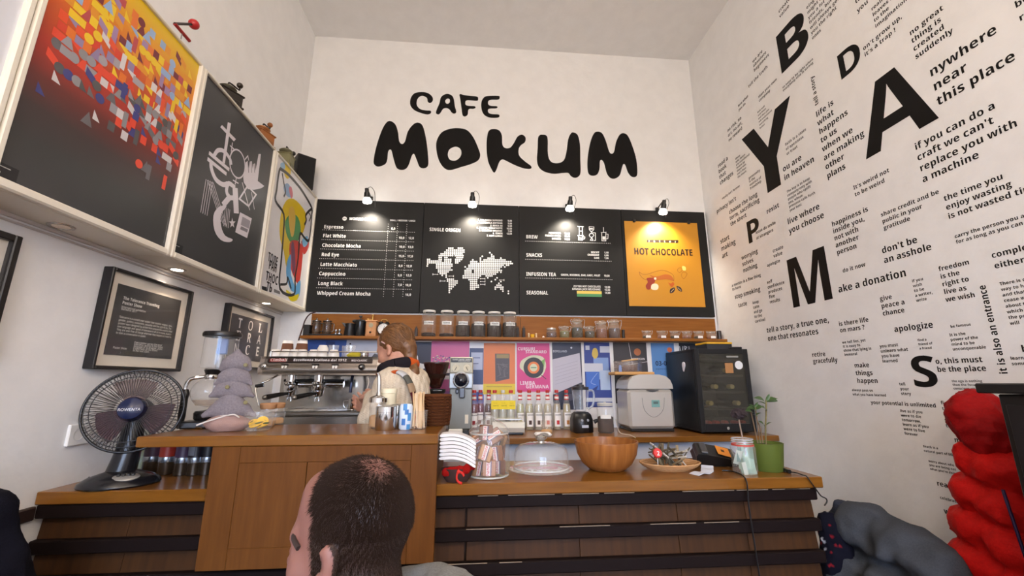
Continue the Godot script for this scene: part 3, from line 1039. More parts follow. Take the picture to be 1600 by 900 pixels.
func poster_figure(k: Ink, lp: Callable, t: Node3D):
	var pc := func(l: Array) -> Array:
		var o := []
		for i in range(0, l.size(), 2): o.append(lp.call(400.0 + l[i] / 3.46, 230.0 + l[i + 1] / 3.46))
		return o
	var yl := rgb(214, 184, 40)
	k.poly(smooth(pc.call([150, 95, 172, 82, 186, 110, 186, 150, 172, 172, 155, 150]), 3, true), yl)
	k.poly(smooth(pc.call([132, 90, 152, 84, 158, 112, 140, 130]), 3, true), rgb(130, 168, 196))
	k.poly(smooth(pc.call([150, 210, 172, 195, 190, 225, 196, 268, 176, 270, 158, 250]), 3, true), rgb(120, 150, 186))
	k.poly(smooth(pc.call([178, 222, 192, 215, 200, 260, 190, 275]), 3, true), rgb(190, 96, 110))
	k.poly(smooth(pc.call([128, 430, 140, 340, 168, 285, 205, 280, 245, 318, 272, 370, 262, 440, 240, 480, 205, 470, 190, 530, 180, 610, 165, 650, 150, 560, 132, 500]), 3, true), yl)
	k.poly(smooth(pc.call([158, 400, 190, 360, 228, 380, 242, 450, 225, 510, 190, 515, 165, 470]), 3, true), rgb(84, 146, 92))
	k.poly(smooth(pc.call([180, 330, 202, 325, 214, 380, 205, 470, 190, 480, 178, 400]), 3, true), rgb(206, 170, 80))
	k.poly(smooth(pc.call([182, 520, 222, 505, 250, 540, 250, 620, 232, 740, 205, 700, 186, 640]), 3, true), rgb(190, 66, 56))
	k.poly(smooth(pc.call([168, 620, 190, 580, 190, 690, 215, 770, 190, 775, 165, 700]), 3, true), rgb(96, 158, 206))
	k.poly(smooth(pc.call([212, 760, 240, 720, 236, 800, 216, 815]), 3, true), rgb(96, 158, 206))
	k.poly(smooth(pc.call([190, 530, 205, 520, 214, 640, 200, 680]), 3, true), rgb(116, 70, 96))
	k.poly(smooth(pc.call([162, 770, 205, 800, 232, 792, 220, 828, 185, 828]), 3, true), rgb(206, 190, 40))
	k.poly(smooth(pc.call([245, 510, 280, 490, 285, 540, 258, 580]), 3, true), rgb(196, 70, 64))
	k.poly(smooth(pc.call([250, 500, 278, 480, 280, 520, 258, 540]), 3, true), rgb(120, 176, 214))
	var ink := rgb(52, 50, 54)
	k.stroke(smooth(pc.call([130, 115, 122, 150, 112, 230, 106, 290, 150, 362, 148, 470, 138, 600, 130, 765, 205, 796, 212, 700, 228, 600, 238, 470, 262, 490, 285, 505, 296, 440, 300, 380, 302, 335, 270, 365, 272, 395, 262, 420]), 4), 0.022, ink)
	k.stroke(smooth(pc.call([130, 115, 175, 148, 240, 222, 288, 300, 304, 335]), 4), 0.024, ink)
	k.stroke(smooth(pc.call([142, 140, 150, 190, 160, 240, 150, 268]), 4), 0.016, ink)
	k.stroke(smooth(pc.call([132, 742, 165, 738, 172, 705, 190, 765]), 4), 0.018, ink)
	k.stroke(smooth(pc.call([285, 355, 296, 375, 286, 400]), 4), 0.012, ink)
	k.poly(pc.call([32, 750, 58, 756, 58, 780, 32, 772]), rgb(34, 34, 36))
	k.poly(pc.call([97, 766, 130, 780, 130, 796, 97, 784]), rgb(110, 110, 114))
	var ws := []
	for r in [["ТОЛЕ", 62, 612, 118, 620], ["РАН", 66, 655, 112, 662], ["ТНОС", 50, 715, 118, 730], ["ТЬ", 52, 772, 86, 782]]:
		var a: Vector2 = pc.call([r[1], r[2]])[0]
		var b: Vector2 = pc.call([r[3], r[4]])[0]
		ws.append([r[0], a.x, a.y, 0.085, font_b, (b.x - a.x) / (text_w(r[0], font_b) * 0.085)])
	obj("lettering", words(ws), mat(rgb(40, 38, 40), 0.5), t, Vector3(0, 0, 0.1718))

# ---------------------------------------------------------------- framed prints and sockets on the left wall
func framed(called: String, label: String, z0: float, z1: float, y0: float, y1: float, dep: float, fr: float, mt: float, matc: Color, pic: Color) -> Node3D:
	var w := z1 - z0
	var h := y1 - y0
	var t := thing(called, label, "picture frame", Vector3(0, y0, z1), 90, "framed prints on the left wall")
	obj("frame", merge([box_at(Vector3(0, 0, 0.001), Vector3(fr, h, dep)), box_at(Vector3(w - fr, 0, 0.001), Vector3(w, h, dep)), box_at(Vector3(fr, 0, 0.001), Vector3(w - fr, fr, dep)), box_at(Vector3(fr, h - fr, 0.001), Vector3(w - fr, h, dep))]), mat(rgb(26, 25, 27), 0.35), t)
	obj("mat_board", bx(w - 2 * fr, h - 2 * fr, 0.004, 0.0), mat(matc, 0.8), t, Vector3(w / 2, h / 2, dep - 0.022))
	obj("picture", bx(w - 2 * fr - 2 * mt, h - 2 * fr - 2 * mt, 0.002, 0.0), mat(pic, 0.5), t, Vector3(w / 2, h / 2, dep - 0.019))
	obj("pane", bx(w - 2 * fr, h - 2 * fr, 0.002, 0.0), glass(Color(1, 1, 1), 0.02, 0.03, 0.22), t, Vector3(w / 2, h / 2, dep - 0.008))
	return t
func left_frames():
	var dep := 0.042
	var a := on_x(179, 416, dep)
	var b := on_x(304, 457, dep)
	var c := on_x(283, 577, dep)
	var t := framed("picture_frame", "black framed print of white text on black above the fan", b.z, a.z, c.y - 0.012, a.y, dep, 0.014, 0.045, rgb(224, 216, 202), rgb(34, 35, 37))
	var w := a.z - b.z
	var h := a.y - c.y + 0.012
	var ws := [["The Tolerance Traveling", 0.095, h - 0.12, 0.0185], ["Poster Show", 0.095, h - 0.14, 0.0185]]
	for i in 2: ws.append([["International exhibition", "started in 2017"][i], 0.095, h - 0.158 - i * 0.009, 0.007, font_r])
	var body := ["Tolerance is a complicated subject that involves religion, race,", "gender, politics, economics, sexuality and the right to be. The", "posters were designed by artists from around the world in their", "own language and speak of tolerance in all of its many aspects.", "They are seen free of charge wherever they happen to travel to,", "to start a conversation in public."]
	for i in body.size(): ws.append([body[i], 0.095, h - 0.2 - i * 0.0135, 0.0118, font_r, 0.9])
	for i in 5: ws.append([["Every poster carries the word", "tolerance, written in the native", "language of its designer, and it", "travels with all the others", "to the next town."][i], 0.2, h - 0.3 - i * 0.009, 0.0072, font_r])
	ws.append(["Poster Show", 0.095, 0.085, 0.009, font_r])
	obj("lettering", words(ws), mat(rgb(220, 220, 216), 0.6), t, Vector3(0, 0, dep - 0.0172))
	# letters in a three by three grid
	a = on_x(362, 474, dep)
	b = on_x(430, 494, dep)
	c = on_x(398, 577, dep)
	t = framed("picture_frame", "black framed print of nine white letters behind the espresso machine", b.z, a.z, c.y, a.y + 0.004, dep, 0.014, 0.04, rgb(224, 214, 198), rgb(62, 60, 66))
	w = a.z - b.z
	h = a.y - c.y
	ws = []
	var g := ["TOL", "ERA", "NCE"]
	for i in 9:
		var f: Font = [font_b, font_s, font_r][(i * 2 + i / 3) % 3]
		ws.append([g[i / 3][i % 3], w * (0.27 + 0.23 * (i % 3)), h * (0.66 - 0.21 * (i / 3)), 0.088, f, 0.95, 1])
	obj("lettering", words(ws), mat(rgb(236, 232, 228), 0.6), t, Vector3(0, 0, dep - 0.0172))
	# large frame, mostly beyond the view
	a = on_x(38, 371, 0.03)
	var bt := on_x(0, 545, 0.03)
	t = framed("picture_frame", "large black framed print with a cream mount, beside the wall cabinets' end", a.z, a.z + 0.62, 1.47, a.y, 0.03, 0.022, 0.07, rgb(214, 206, 192), rgb(120, 112, 104))
	# double socket
	var s0 := on_x(106, 664, 0.0)
	var s1 := on_x(107, 697, 0.0)
	t = thing("wall_socket", "white double wall socket beside the fan", "socket", Vector3(0, s1.y, s0.z), 90)
	obj("plate", bx(0.16, s0.y - s1.y, 0.012, 0.003), mat(rgb(236, 234, 230), 0.4), t, Vector3(0.08, (s0.y - s1.y) / 2, 0.006))
	for i in 2:
		obj("outlet", lathe(pr([0.0, 0.0, 0.019, 0.0, 0.02, 0.012, 0.024, 0.0125]), 24), mat(rgb(222, 220, 216), 0.5), t, Vector3(0.04 + 0.08 * i, (s0.y - s1.y) / 2, 0.001), Vector3(90, 0, 0))
		obj("contact", merge([[cyl(0.0028, 0.004, 10), T(-0.0095, 0, 0, 90)], [cyl(0.0028, 0.004, 10), T(0.0095, 0, 0, 90)]]), mat(rgb(60, 58, 56), 0.5), t, Vector3(0.04 + 0.08 * i, (s0.y - s1.y) / 2, 0.001))

# ---------------------------------------------------------------- hand mills and a loudspeaker on top of the cabinets
func hand_mill(at: Vector3, turn: float, body: Color, metal: Color, knob: Color, ht: float, label: String, wide := 0.1, crank := 0.13):
	var t := thing("hand_mill", label, "coffee mill", at, turn, "old hand mills on the cabinets")
	obj("body", merge([[bx(wide, ht, wide, 0.006), T(0, ht / 2, 0)], [bx(wide + 0.016, 0.012, wide + 0.016, 0.004), T(0, 0.006, 0)], [bx(wide + 0.012, 0.01, wide + 0.012, 0.004), T(0, ht, 0)]]), mat(body, 0.5), t)
	obj("drawer", bx(wide * 0.7, ht * 0.3, 0.01), mat(body.darkened(0.15), 0.5), t, Vector3(0, ht * 0.3, wide / 2 + 0.003))
	obj("bowl", lathe(pr([0.018, 0, 0.042, 0.02, 0.046, 0.032, 0.03, 0.045, 0.012, 0.052, 0, 0.052]), 24), mat(metal, 0.35, 0.6), t, Vector3(0, ht + 0.005, 0))
	obj("crank", tube(smooth([Vector3(0, ht + 0.05, 0), Vector3(0, ht + 0.075, 0), Vector3(crank * 0.3, ht + 0.078, 0), Vector3(crank, ht + 0.07, 0), Vector3(crank, ht + 0.085, 0)], 3), 0.0045), mat(rgb(40, 34, 32), 0.4, 0.5), t)
	obj("knob", ball(0.017, 14), mat(knob, 0.4), t, Vector3(crank, ht + 0.1, 0))
func cabinet_ornaments():
	var la := on_x(273, 37, 0.1)
	var lb := on_x(296, 64, 0.1)
	var lc := on_x(303, 38, 0.1)
	var o := Vector3(0.1, CTP, (la.z + lb.z) / 2)
	var s := thing("red_ornament", "slim red ornament with a folded dark arm and a red ball", "ornament", o)
	obj("foot", cyl(0.035, 0.008, 24), mat(rgb(120, 20, 22), 0.4), s)
	obj("post", cyl(0.0025, la.y - CTP, 8), mat(rgb(150, 146, 142), 0.3, 0.8), s)
	obj("bar", tube([la - o, lb - o], 0.008, 10), mat(rgb(150, 24, 26), 0.4), s)
	obj("arm", tube([la - o, lc - o], 0.006, 8), mat(rgb(44, 34, 32), 0.4), s)
	obj("knob", ball(0.024, 18), mat(rgb(176, 32, 34), 0.4), s, lc - o)
	hand_mill(Vector3(0.1, CTP, 1.2), 60, rgb(40, 34, 28), rgb(70, 66, 50), rgb(44, 36, 28), 0.08, "nearly black hand mill on the cabinet with the symbols poster", 0.12, 0.06)
	hand_mill(Vector3(0.1, CTP, 0.8), 70, rgb(150, 92, 44), rgb(150, 96, 50), rgb(140, 84, 40), 0.085, "brown wooden hand mill on the cabinets' top", 0.11, 0.05)
	hand_mill(Vector3(0.1, CTP, 0.46), 95, rgb(122, 118, 84), rgb(110, 106, 80), rgb(34, 30, 28), 0.125, "olive hand mill with a long black crank beside the loudspeaker", 0.1, 0.14)
	var t := thing("loudspeaker", "small black box loudspeaker in the corner on top of the cabinets", "loudspeaker", Vector3(0.1, CTP, 0.145), 38)
	obj("case", bx(0.14, 0.28, 0.14, 0.004), mat(rgb(30, 29, 30), 0.5), t, Vector3(0, 0.14, 0))
	obj("grille", bx(0.126, 0.262, 0.006), mat(rgb(20, 20, 21), 0.9), t, Vector3(0, 0.14, 0.072))

# ---------------------------------------------------------------- lettering painted on the back wall
func wall_sign():
	var w: Node3D = get_node("wall_back")
	var ink := mat(rgb(20, 18, 18), 0.7, 0.0, 0.3)
	var S := {
		"m": [170,240, 200,258, 215,300, 222,350, 238,366, 254,350, 268,300, 295,262, 323,249, 350,268, 368,340, 378,420, 379,480, 358,497, 333,490, 318,455, 303,420, 290,430, 275,475, 258,500, 233,506, 208,495, 192,450, 180,402, 170,396, 161,410, 157,450, 145,475, 110,488, 88,478, 83,455, 95,390, 120,310, 145,258],
		"o": [540,279, 590,290, 625,330, 650,385, 662,425, 650,455, 610,475, 560,490, 500,507, 465,495, 438,455, 424,400, 425,350, 450,305, 490,285],
		"oh": [527,380, 552,390, 560,415, 550,440, 525,456, 497,450, 486,425, 495,395],
		"k": [735,284, 765,292, 780,320, 783,370, 800,388, 825,385, 845,360, 865,325, 890,315, 908,330, 905,355, 880,375, 870,400, 875,430, 905,460, 938,485, 935,500, 900,498, 850,480, 800,455, 780,450, 765,465, 750,505, 738,521, 725,505, 705,460, 697,400, 698,340, 708,295],
		"u": [1000,315, 1022,320, 1029,345, 1030,420, 1045,460, 1080,470, 1115,455, 1130,410, 1140,340, 1155,308, 1170,303, 1192,318, 1204,370, 1206,450, 1207,520, 1195,543, 1175,549, 1155,540, 1140,523, 1110,523, 1060,527, 1010,515, 980,490, 970,450, 974,390, 976,335, 985,318],
		"m2": [1300,298, 1325,308, 1345,350, 1362,405, 1377,419, 1390,405, 1400,355, 1420,315, 1442,307, 1465,322, 1490,380, 1510,450, 1516,520, 1508,543, 1485,543, 1465,520, 1450,480, 1440,475, 1432,495, 1420,535, 1395,553, 1370,550, 1350,525, 1335,470, 1322,452, 1312,460, 1310,500, 1298,530, 1272,538, 1250,525, 1244,480, 1248,420, 1262,350, 1280,308],
		"c": [345,83, 380,90, 402,110, 404,130, 390,143, 377,135, 372,115, 350,104, 330,110, 318,130, 318,155, 335,175, 365,183, 392,185, 394,197, 378,205, 350,200, 310,185, 288,165, 281,145, 285,115, 305,90],
		"a": [478,93, 505,100, 518,120, 524,160, 532,190, 522,200, 508,195, 495,178, 478,170, 460,175, 447,195, 435,205, 422,198, 425,180, 440,145, 450,110],
		"ah": [486,118, 497,125, 496,140, 485,147, 474,142, 473,127],
		"f": [555,94, 575,100, 610,104, 645,108, 651,120, 645,130, 610,128, 590,128, 582,135, 583,152, 600,158, 630,160, 637,168, 625,174, 605,174, 597,182, 594,205, 580,216, 566,208, 560,170, 553,120, 549,100],
		"e": [700,105, 760,104, 768,113, 760,124, 720,125, 706,133, 706,150, 720,158, 750,160, 756,167, 745,172, 715,173, 704,180, 707,195, 725,203, 760,205, 767,214, 757,222, 715,222, 685,208, 670,180, 668,140, 680,115],
	}
	var pts := func(k: String) -> Array:
		var o := []
		for i in range(0, S[k].size(), 2):
			var q := on_z(560.0 + S[k][i] / 3.478, 120.0 + S[k][i + 1] / 3.478, 0.0)
			o.append(Vector2(q.x, q.y))
		return smooth(o, 4, true)
	for k in ["c", "a", "f", "e", "m", "o", "k", "u", "m2"]:
		var p: Array = pts.call(k)
		if S.has(k + "h"): p = holed(p, pts.call(k + "h"))
		obj("sign_letter", ext(p, 0.0012), ink, w, -w.position)

# ---------------------------------------------------------------- menu boards
func menu_boards():
	var black := mat(rgb(29, 28, 27), 0.6, 0.0, 0.35)
	var y0 := 1.933
	var y1 := 2.885
	var xs := [0.19]
	for px in [659.0, 811.0, 974.0]: xs.append(on_z(px, 400, 0.03).x)
	xs.append(on_z(1107, 400, 0.03).x + 0.004)
	var names := ["black menu board listing espresso drinks and prices", "black menu board with dotted white world map", "black menu board listing brew, snacks, tea and seasonal drinks", "black board behind the orange hot chocolate poster"]
	var boards := []
	for i in 4:
		var wd: float = xs[i + 1] - xs[i] - 0.003
		var t := thing("menu_board", names[i], "menu board", Vector3(xs[i] + 0.0015, y0, 0.0015), 0, "menu boards along the back wall")
		obj("panel", bx(wd, y1 - y0, 0.028, 0.002), black, t, Vector3(wd / 2, (y1 - y0) / 2, 0.014))
		boards.append(t)
	var ink := vcol(0.6)
	var white := rgb(238, 238, 234)
	var lp := func(b: int, px: float, py: float) -> Vector2:
		var q := on_z(px, py, 0.03)
		return Vector2(q.x - boards[b].position.x, q.y - y0)
	# board 1: drinks; crop origin 490,330 at 6.206 px
	var c1 := func(x: float, y: float) -> Vector2: return lp.call(0, 490.0 + x / 6.206, 330.0 + y / 6.206)
	var k := Ink.new()
	var ws := []
	var rows := [["Espresso", 98, 165, 272], ["Flat White", 88, 252, 292], ["Chocolate Mocha", 80, 345, 425], ["Red Eye", 74, 435, 232], ["Latte Macchiato", 62, 530, 388], ["Cappuccino", 50, 620, 290], ["Long Black", 40, 715, 263], ["Whipped Cream Mocha", 32, 810, 500]]
	for r in rows:
		var a: Vector2 = c1.call(r[1], r[2])
		ws.append([r[0], a.x, a.y, 0.041, font_b, 0.92])
	var prices := [["6,0", 752, 178], ["10,0", 825, 268], ["12,0", 918, 270], ["10,0", 828, 355], ["13,0", 912, 357], ["15,0", 822, 445], ["17,0", 908, 447], ["8,0", 823, 540], ["12,0", 897, 542], ["9,0", 815, 632], ["12,0", 893, 632], ["7,0", 815, 725], ["10,0", 888, 727], ["16,0", 888, 820]]
	for r in prices:
		var a: Vector2 = c1.call(r[1], r[2])
		ws.append([r[0], a.x, a.y, 0.026, font_b, 0.92])
	var hd: Vector2 = c1.call(345, 85)
	ws.append(["MOKUM COFFEE", hd.x, hd.y, 0.033, font_b, 0.88])
	hd = c1.call(740, 95)
	ws.append(["SMALL / MEDIUM / LARGE", hd.x, hd.y, 0.02, font_b, 0.86])
	var dsc: Vector2 = c1.call(301, 72)
	k.disc(dsc.x, dsc.y, 0.018, white)
	k.rect(dsc.x - 0.012, dsc.y - 0.001, 0.024, 0.003, rgb(29, 28, 27))
	var hl := [[90, 180, 978, 208], [82, 275, 972, 298], [72, 367, 968, 390], [62, 460, 965, 480], [52, 555, 960, 574], [42, 650, 953, 667], [32, 745, 948, 760]]
	for r in hl:
		var a: Vector2 = c1.call(r[0], r[1])
		var b: Vector2 = c1.call(r[2], r[3])
		for i in 52: 
			var q := a.lerp(b, i / 51.0)
			k.rect(q.x - 0.0022, a.y - 0.0022, 0.0044, 0.0044, white)
	for r in [[728, 130, 682, 830], [818, 130, 777, 830], [908, 135, 872, 830]]:
		var a: Vector2 = c1.call(r[0], r[1])
		var b: Vector2 = c1.call(r[2], r[3])
		for i in 32: k.rect(a.x - 0.0022, lerpf(a.y, b.y, i / 31.0) - 0.0022, 0.0044, 0.0044, white)
	tag(obj("ruling", k.mesh(), ink, boards[0], Vector3(0, 0, 0.0285)), "", "", "", "stuff")
	obj("lettering", words(ws), mat(white, 0.6), boards[0], Vector3(0, 0, 0.0295))
	# board 2: dotted world map; crop origin 655,330 at 6.206
	var c2 := func(x: float, y: float) -> Vector2: return lp.call(1, 655.0 + x / 6.206, 330.0 + y / 6.206)
	k = Ink.new()
	ws = []
	var a2: Vector2 = c2.call(98, 192)
	ws.append(["SINGLE ORIGIN", a2.x, a2.y, 0.042, font_b, 0.84])
	var origins := ["1. COLOMBIA SUPREMO", "2. GUATEMALA ANTIGUA", "3. KENIA AA", "4. ETIOPIA YIRGACHEFFE", "5. MONSTER ORGANIC", "6. YEMEN", "7. KOPI LUWAK"]
	var cost := ["9,00", "9,00", "9,00", "10,00", "7,00", "12,00"]
	for i in 7:
		var q: Vector2 = c2.call(810, 100 + i * 25)
		ws.append([origins[i], q.x, q.y, 0.022, font_b, 0.86, 2])
		if i < 6:
			q = c2.call(900, 103 + i * 25)
			ws.append([cost[i], q.x, q.y, 0.022, font_b, 0.86, 2])
	# rows of land, as runs of columns on an 18.4 pixel grid
	var land := {358: [[288, 325], [380, 415]], 377: [[268, 435]], 396: [[250, 435]], 413: [[213, 415]], 430: [[195, 320], [350, 415]], 448: [[195, 215], [250, 265], [365, 415]], 467: [[82, 82], [100, 100], [195, 215], [250, 300], [355, 410]], 483: [[82, 215], [250, 300], [355, 395]], 500: [[82, 300], [355, 375]], 515: [[82, 82], [170, 320]], 532: [[78, 78], [170, 318]], 550: [[170, 300]], 570: [[188, 318]], 588: [[188, 280]], 605: [[205, 262]], 622: [[223, 223], [262, 262]], 640: [[262, 262]], 660: [[275, 335]], 678: [[275, 372]], 697: [[292, 372]], 715: [[292, 350]], 733: [[292, 330]], 752: [[292, 310]], 770: [[292, 292]], 788: [[292, 292]]}
	var land2 := {403: [[685, 685]], 421: [[703, 703]], 438: [[612, 612], [703, 720]], 456: [[594, 594], [668, 720], [792, 792]], 473: [[520, 520], [594, 594], [630, 830]], 490: [[502, 555], [594, 880]], 508: [[502, 885], [902, 902]], 524: [[484, 810], [848, 865]], 540: [[446, 446], [484, 790], [830, 830]], 558: [[465, 775]], 575: [[446, 500], [540, 795]], 592: [[446, 500], [540, 757], [792, 792]], 610: [[446, 740]], 628: [[428, 600], [650, 700]], 646: [[428, 570], [665, 665], [755, 755]], 664: [[484, 560], [738, 738]], 682: [[500, 560], [700, 700], [792, 792]], 700: [[500, 560], [773, 773]], 718: [[500, 575], [755, 795]], 737: [[500, 575], [738, 812]], 755: [[500, 540], [738, 738], [792, 812]], 775: [[812, 812], [865, 865]], 798: [[865, 865]]}
	for set2 in [land, land2]:
		for y in set2:
			for r in set2[y]:
				var n: int = int(round((r[1] - r[0]) / 18.3)) + 1
				for i in n:
					var q: Vector2 = c2.call(r[0] + i * 18.3, y)
					k.disc(q.x, q.y, 0.0072, white, 8)
					k.z = 0.0006
	for r in [[135, 612, 180], [205, 677, 250], [335, 630, 290], [640, 655, 595], [640, 682, 595], [640, 710, 595], [825, 668, 780]]:
		var q: Vector2 = c2.call(r[0], r[1])
		var e: Vector2 = c2.call(r[2], r[1])
		k.rect(minf(q.x, e.x), q.y - 0.0015, absf(e.x - q.x), 0.003, white)
		k.disc(e.x, e.y, 0.006, white, 3)
		k.rect(q.x - 0.004, q.y - 0.008, 0.004, 0.016, white)
	tag(obj("map_dots", k.mesh(), ink, boards[1], Vector3(0, 0, 0.0285)), "", "", "", "stuff")
	obj("lettering", words(ws), mat(white, 0.6), boards[1], Vector3(0, 0, 0.0295))
	# board 3; crop origin 810,330 at 6.206
	var c3 := func(x: float, y: float) -> Vector2: return lp.call(2, 810.0 + x / 6.206, 330.0 + y / 6.206)
	k = Ink.new()
	ws = []
	for r in [["BREW", 73, 263], ["SNACKS", 75, 440], ["INFUSION TEA", 75, 625], ["SEASONAL", 77, 806]]:
		var q: Vector2 = c3.call(r[1], r[2])
		ws.append([r[0], q.x, q.y, 0.043, font_b, 0.86])
	for r in [["AEROPRESS", 412, 222, "10,00"], ["FRENCH PRESS", 412, 249, "10,00"], ["SYPHON", 412, 277, "11,00"]]:
		var q: Vector2 = c3.call(r[1], r[2])
		ws.append([r[0], q.x, q.y, 0.023, font_b, 0.86, 2])
		q = c3.call(500, r[2] + 4)
		ws.append([r[3], q.x, q.y, 0.023, font_b, 0.86, 2])
	for r in [["BISCUIT", 785, 408, "5,00"], ["CROISSANT", 785, 434, "6,00"], ["CAKE", 785, 462, "7,00"]]:
		var q: Vector2 = c3.call(r[1], r[2])
		ws.append([r[0], q.x, q.y, 0.022, font_b, 0.86, 2])
		q = c3.call(875, r[2] + 3)
		ws.append([r[3], q.x, q.y, 0.022, font_b, 0.86, 2])
	for r in [["GREEN, ROOIBOS, EARL GREY, FRUIT", 797, 634, "10,00", 885, 636], ["ZOTTER HOT CHOCOLATE", 800, 742, "12,00", 890, 747], ["BANANA JACK MILKSHAKE", 800, 768, "15,00", 890, 774], ["", 800, 795, "14,00", 892, 801]]:
		var q: Vector2 = c3.call(r[1], r[2])
		if r[0]: ws.append([r[0], q.x, q.y, 0.0235, font_b, 0.84, 2])
		q = c3.call(r[4], r[5])
		ws.append([r[3], q.x, q.y, 0.0235, font_b, 0.84, 2])
	for r in [[70, 290, 888, 318], [70, 467, 897, 493], [70, 648, 905, 672]]:
		var q: Vector2 = c3.call(r[0], r[1])
		var e: Vector2 = c3.call(r[2], r[3])
		for i in 48: k.rect(lerpf(q.x, e.x, i / 47.0) - 0.0025, q.y - 0.0025, 0.005, 0.005, white)
	var yl: Vector2 = c3.call(566, 800)
	var yr: Vector2 = c3.call(805, 775)
	k.rect(yl.x, yl.y, yr.x - yl.x, 0.024, rgb(226, 196, 92))
	k.rect(yl.x, yl.y - 0.026, yr.x - yl.x, 0.026, rgb(74, 140, 88))
	# three line drawings of coffee makers
	var ic := func(l: Array, w: float, closed := false):
		var o := []
		for i in range(0, l.size(), 2): o.append(c3.call(l[i], l[i + 1]))
		k.stroke(o, w, white, closed)
	ic.call([572, 150, 632, 153], 0.005)
	ic.call([588, 152, 588, 235], 0.005)
	ic.call([618, 153, 620, 235], 0.005)
	ic.call([588, 192, 618, 194], 0.004)
	ic.call([572, 238, 632, 240], 0.006)
	ic.call([582, 240, 582, 280, 620, 283, 622, 240], 0.006)
	ic.call([588, 262, 616, 264], 0.012)
	ic.call([622, 252, 642, 252, 640, 270, 622, 272], 0.005)
	ic.call([684, 152, 730, 154, 730, 178, 716, 196, 698, 196, 685, 178], 0.005, true)
	ic.call([690, 172, 722, 172], 0.014)
	ic.call([707, 196, 707, 215], 0.005)
	ic.call([690, 222, 716, 215, 730, 235, 715, 255, 695, 252, 686, 238], 0.005, true)
	ic.call([716, 210, 745, 212, 746, 285, 732, 287], 0.005)
	ic.call([708, 255, 708, 268], 0.005)
	ic.call([696, 284, 704, 268, 716, 268, 722, 286], 0.005, true)
	ic.call([823, 158, 824, 205], 0.005)
	ic.call([798, 210, 852, 206], 0.006)
	ic.call([806, 212, 808, 288, 846, 290, 846, 210], 0.006)
	ic.call([814, 262, 840, 263], 0.03)
	ic.call([846, 222, 868, 226, 866, 268, 846, 270], 0.005)
	tag(obj("ruling", k.mesh(), ink, boards[2], Vector3(0, 0, 0.0285)), "", "", "", "stuff")
	obj("lettering", words(ws), mat(white, 0.6), boards[2], Vector3(0, 0, 0.0295))
	# orange poster hung on board 4; crop origin 970,340 at 6.207
	var q0 := on_z(983.6, 478, 0.036)
	var q1 := on_z(1102.5, 479, 0.036)
	var yt := on_z(976, 345, 0.036).y
	var pw := q1.x - q0.x
	var ph := yt - q0.y
	var po := thing("hot_chocolate_poster", "bright orange hot chocolate poster clipped to the black board", "poster", Vector3(q0.x, q0.y, 0.0302))
	obj("sheet", bx(pw, ph, 0.003, 0.0), mat(rgb(200, 138, 28), 0.5), po, Vector3(pw / 2, ph / 2, 0.003))
	var c4 := func(x: float, y: float) -> Vector2:
		var q := on_z(970.0 + x / 6.207, 340.0 + y / 6.207, 0.036)
		return Vector2(q.x - q0.x, q.y - q0.y)
	var cp := func(l: Array) -> Array:
		var o := []
		for i in range(0, l.size(), 2): o.append(c4.call(l[i], l[i + 1]))
		return o
	k = Ink.new()
	k.poly(cp.call([254, 212, 558, 218, 558, 246, 254, 240]), rgb(48, 30, 16))
	var st: Array = cp.call([275, 235, 325, 237, 378, 239, 426, 240, 478, 241, 530, 243])
	var lw := []
	for i in 6: lw.append(["zotter"[i], st[i].x, st[i].y - 0.002, 0.03, font_b, 1.0, 1])
	var h0: Vector2 = c4.call(128, 355)
	var h1: Vector2 = c4.call(706, 366)
	var ht := words([["HOT CHOCOLATE", h0.x, h0.y, (h1.x - h0.x) / text_w("HOT CHOCOLATE", font_b) / 0.82, font_b, 0.82]])
	# drawing: a long tapering outline, a brown band, a few round pods and leaves
	k.poly(smooth(cp.call([280, 555, 345, 572, 430, 550, 490, 565, 515, 610, 500, 612, 440, 598, 350, 606, 320, 590]), 4, true), rgb(186, 100, 32))
	k.stroke(smooth(cp.call([178, 525, 215, 548, 270, 545, 330, 525, 400, 510, 460, 525, 510, 560, 515, 618]), 5), 0.003, rgb(140, 82, 22))
	k.stroke(smooth(cp.call([178, 525, 190, 562, 225, 595, 258, 600]), 5), 0.003, rgb(140, 82, 22))
	k.poly(smooth(cp.call([250, 590, 300, 582, 330, 595, 330, 625, 300, 660, 285, 695, 255, 695, 242, 660, 262, 625]), 4, true), rgb(150, 50, 30))
	k.poly(smooth(cp.call([300, 650, 340, 640, 365, 660, 358, 695, 325, 702, 295, 690]), 4, true), rgb(236, 222, 190))
	k.poly(smooth(cp.call([322, 585, 340, 580, 345, 598, 328, 602]), 4, true), rgb(236, 222, 190))
	k.poly(smooth(cp.call([460, 628, 485, 640, 505, 625, 520, 645, 500, 672, 485, 668]), 3, true), rgb(196, 92, 24))
	k.poly(smooth(cp.call([478, 732, 480, 695, 520, 678, 524, 705, 505, 728]), 4, true), rgb(52, 34, 40))
	k.poly(smooth(cp.call([592, 718, 560, 705, 540, 665, 572, 672, 590, 692]), 4, true), rgb(52, 34, 40))
	k.stroke(cp.call([486, 722, 516, 690]), 0.004, rgb(222, 190, 140))
	k.stroke(cp.call([552, 678, 584, 708]), 0.004, rgb(222, 190, 140))
	k.stroke(smooth(cp.call([548, 510, 565, 488, 590, 490, 592, 515, 568, 532]), 4, true), 0.003, rgb(150, 92, 24), true)
	k.stroke(smooth(cp.call([590, 545, 610, 528, 642, 540, 632, 570, 610, 592, 592, 575]), 4, true), 0.003, rgb(150, 92, 24), true)
	k.poly(smooth(cp.call([596, 470, 628, 478, 630, 512, 600, 508]), 3, true), rgb(238, 206, 110))
	obj("print", k.mesh(), vcol(0.5), po, Vector3(0, 0, 0.0045))
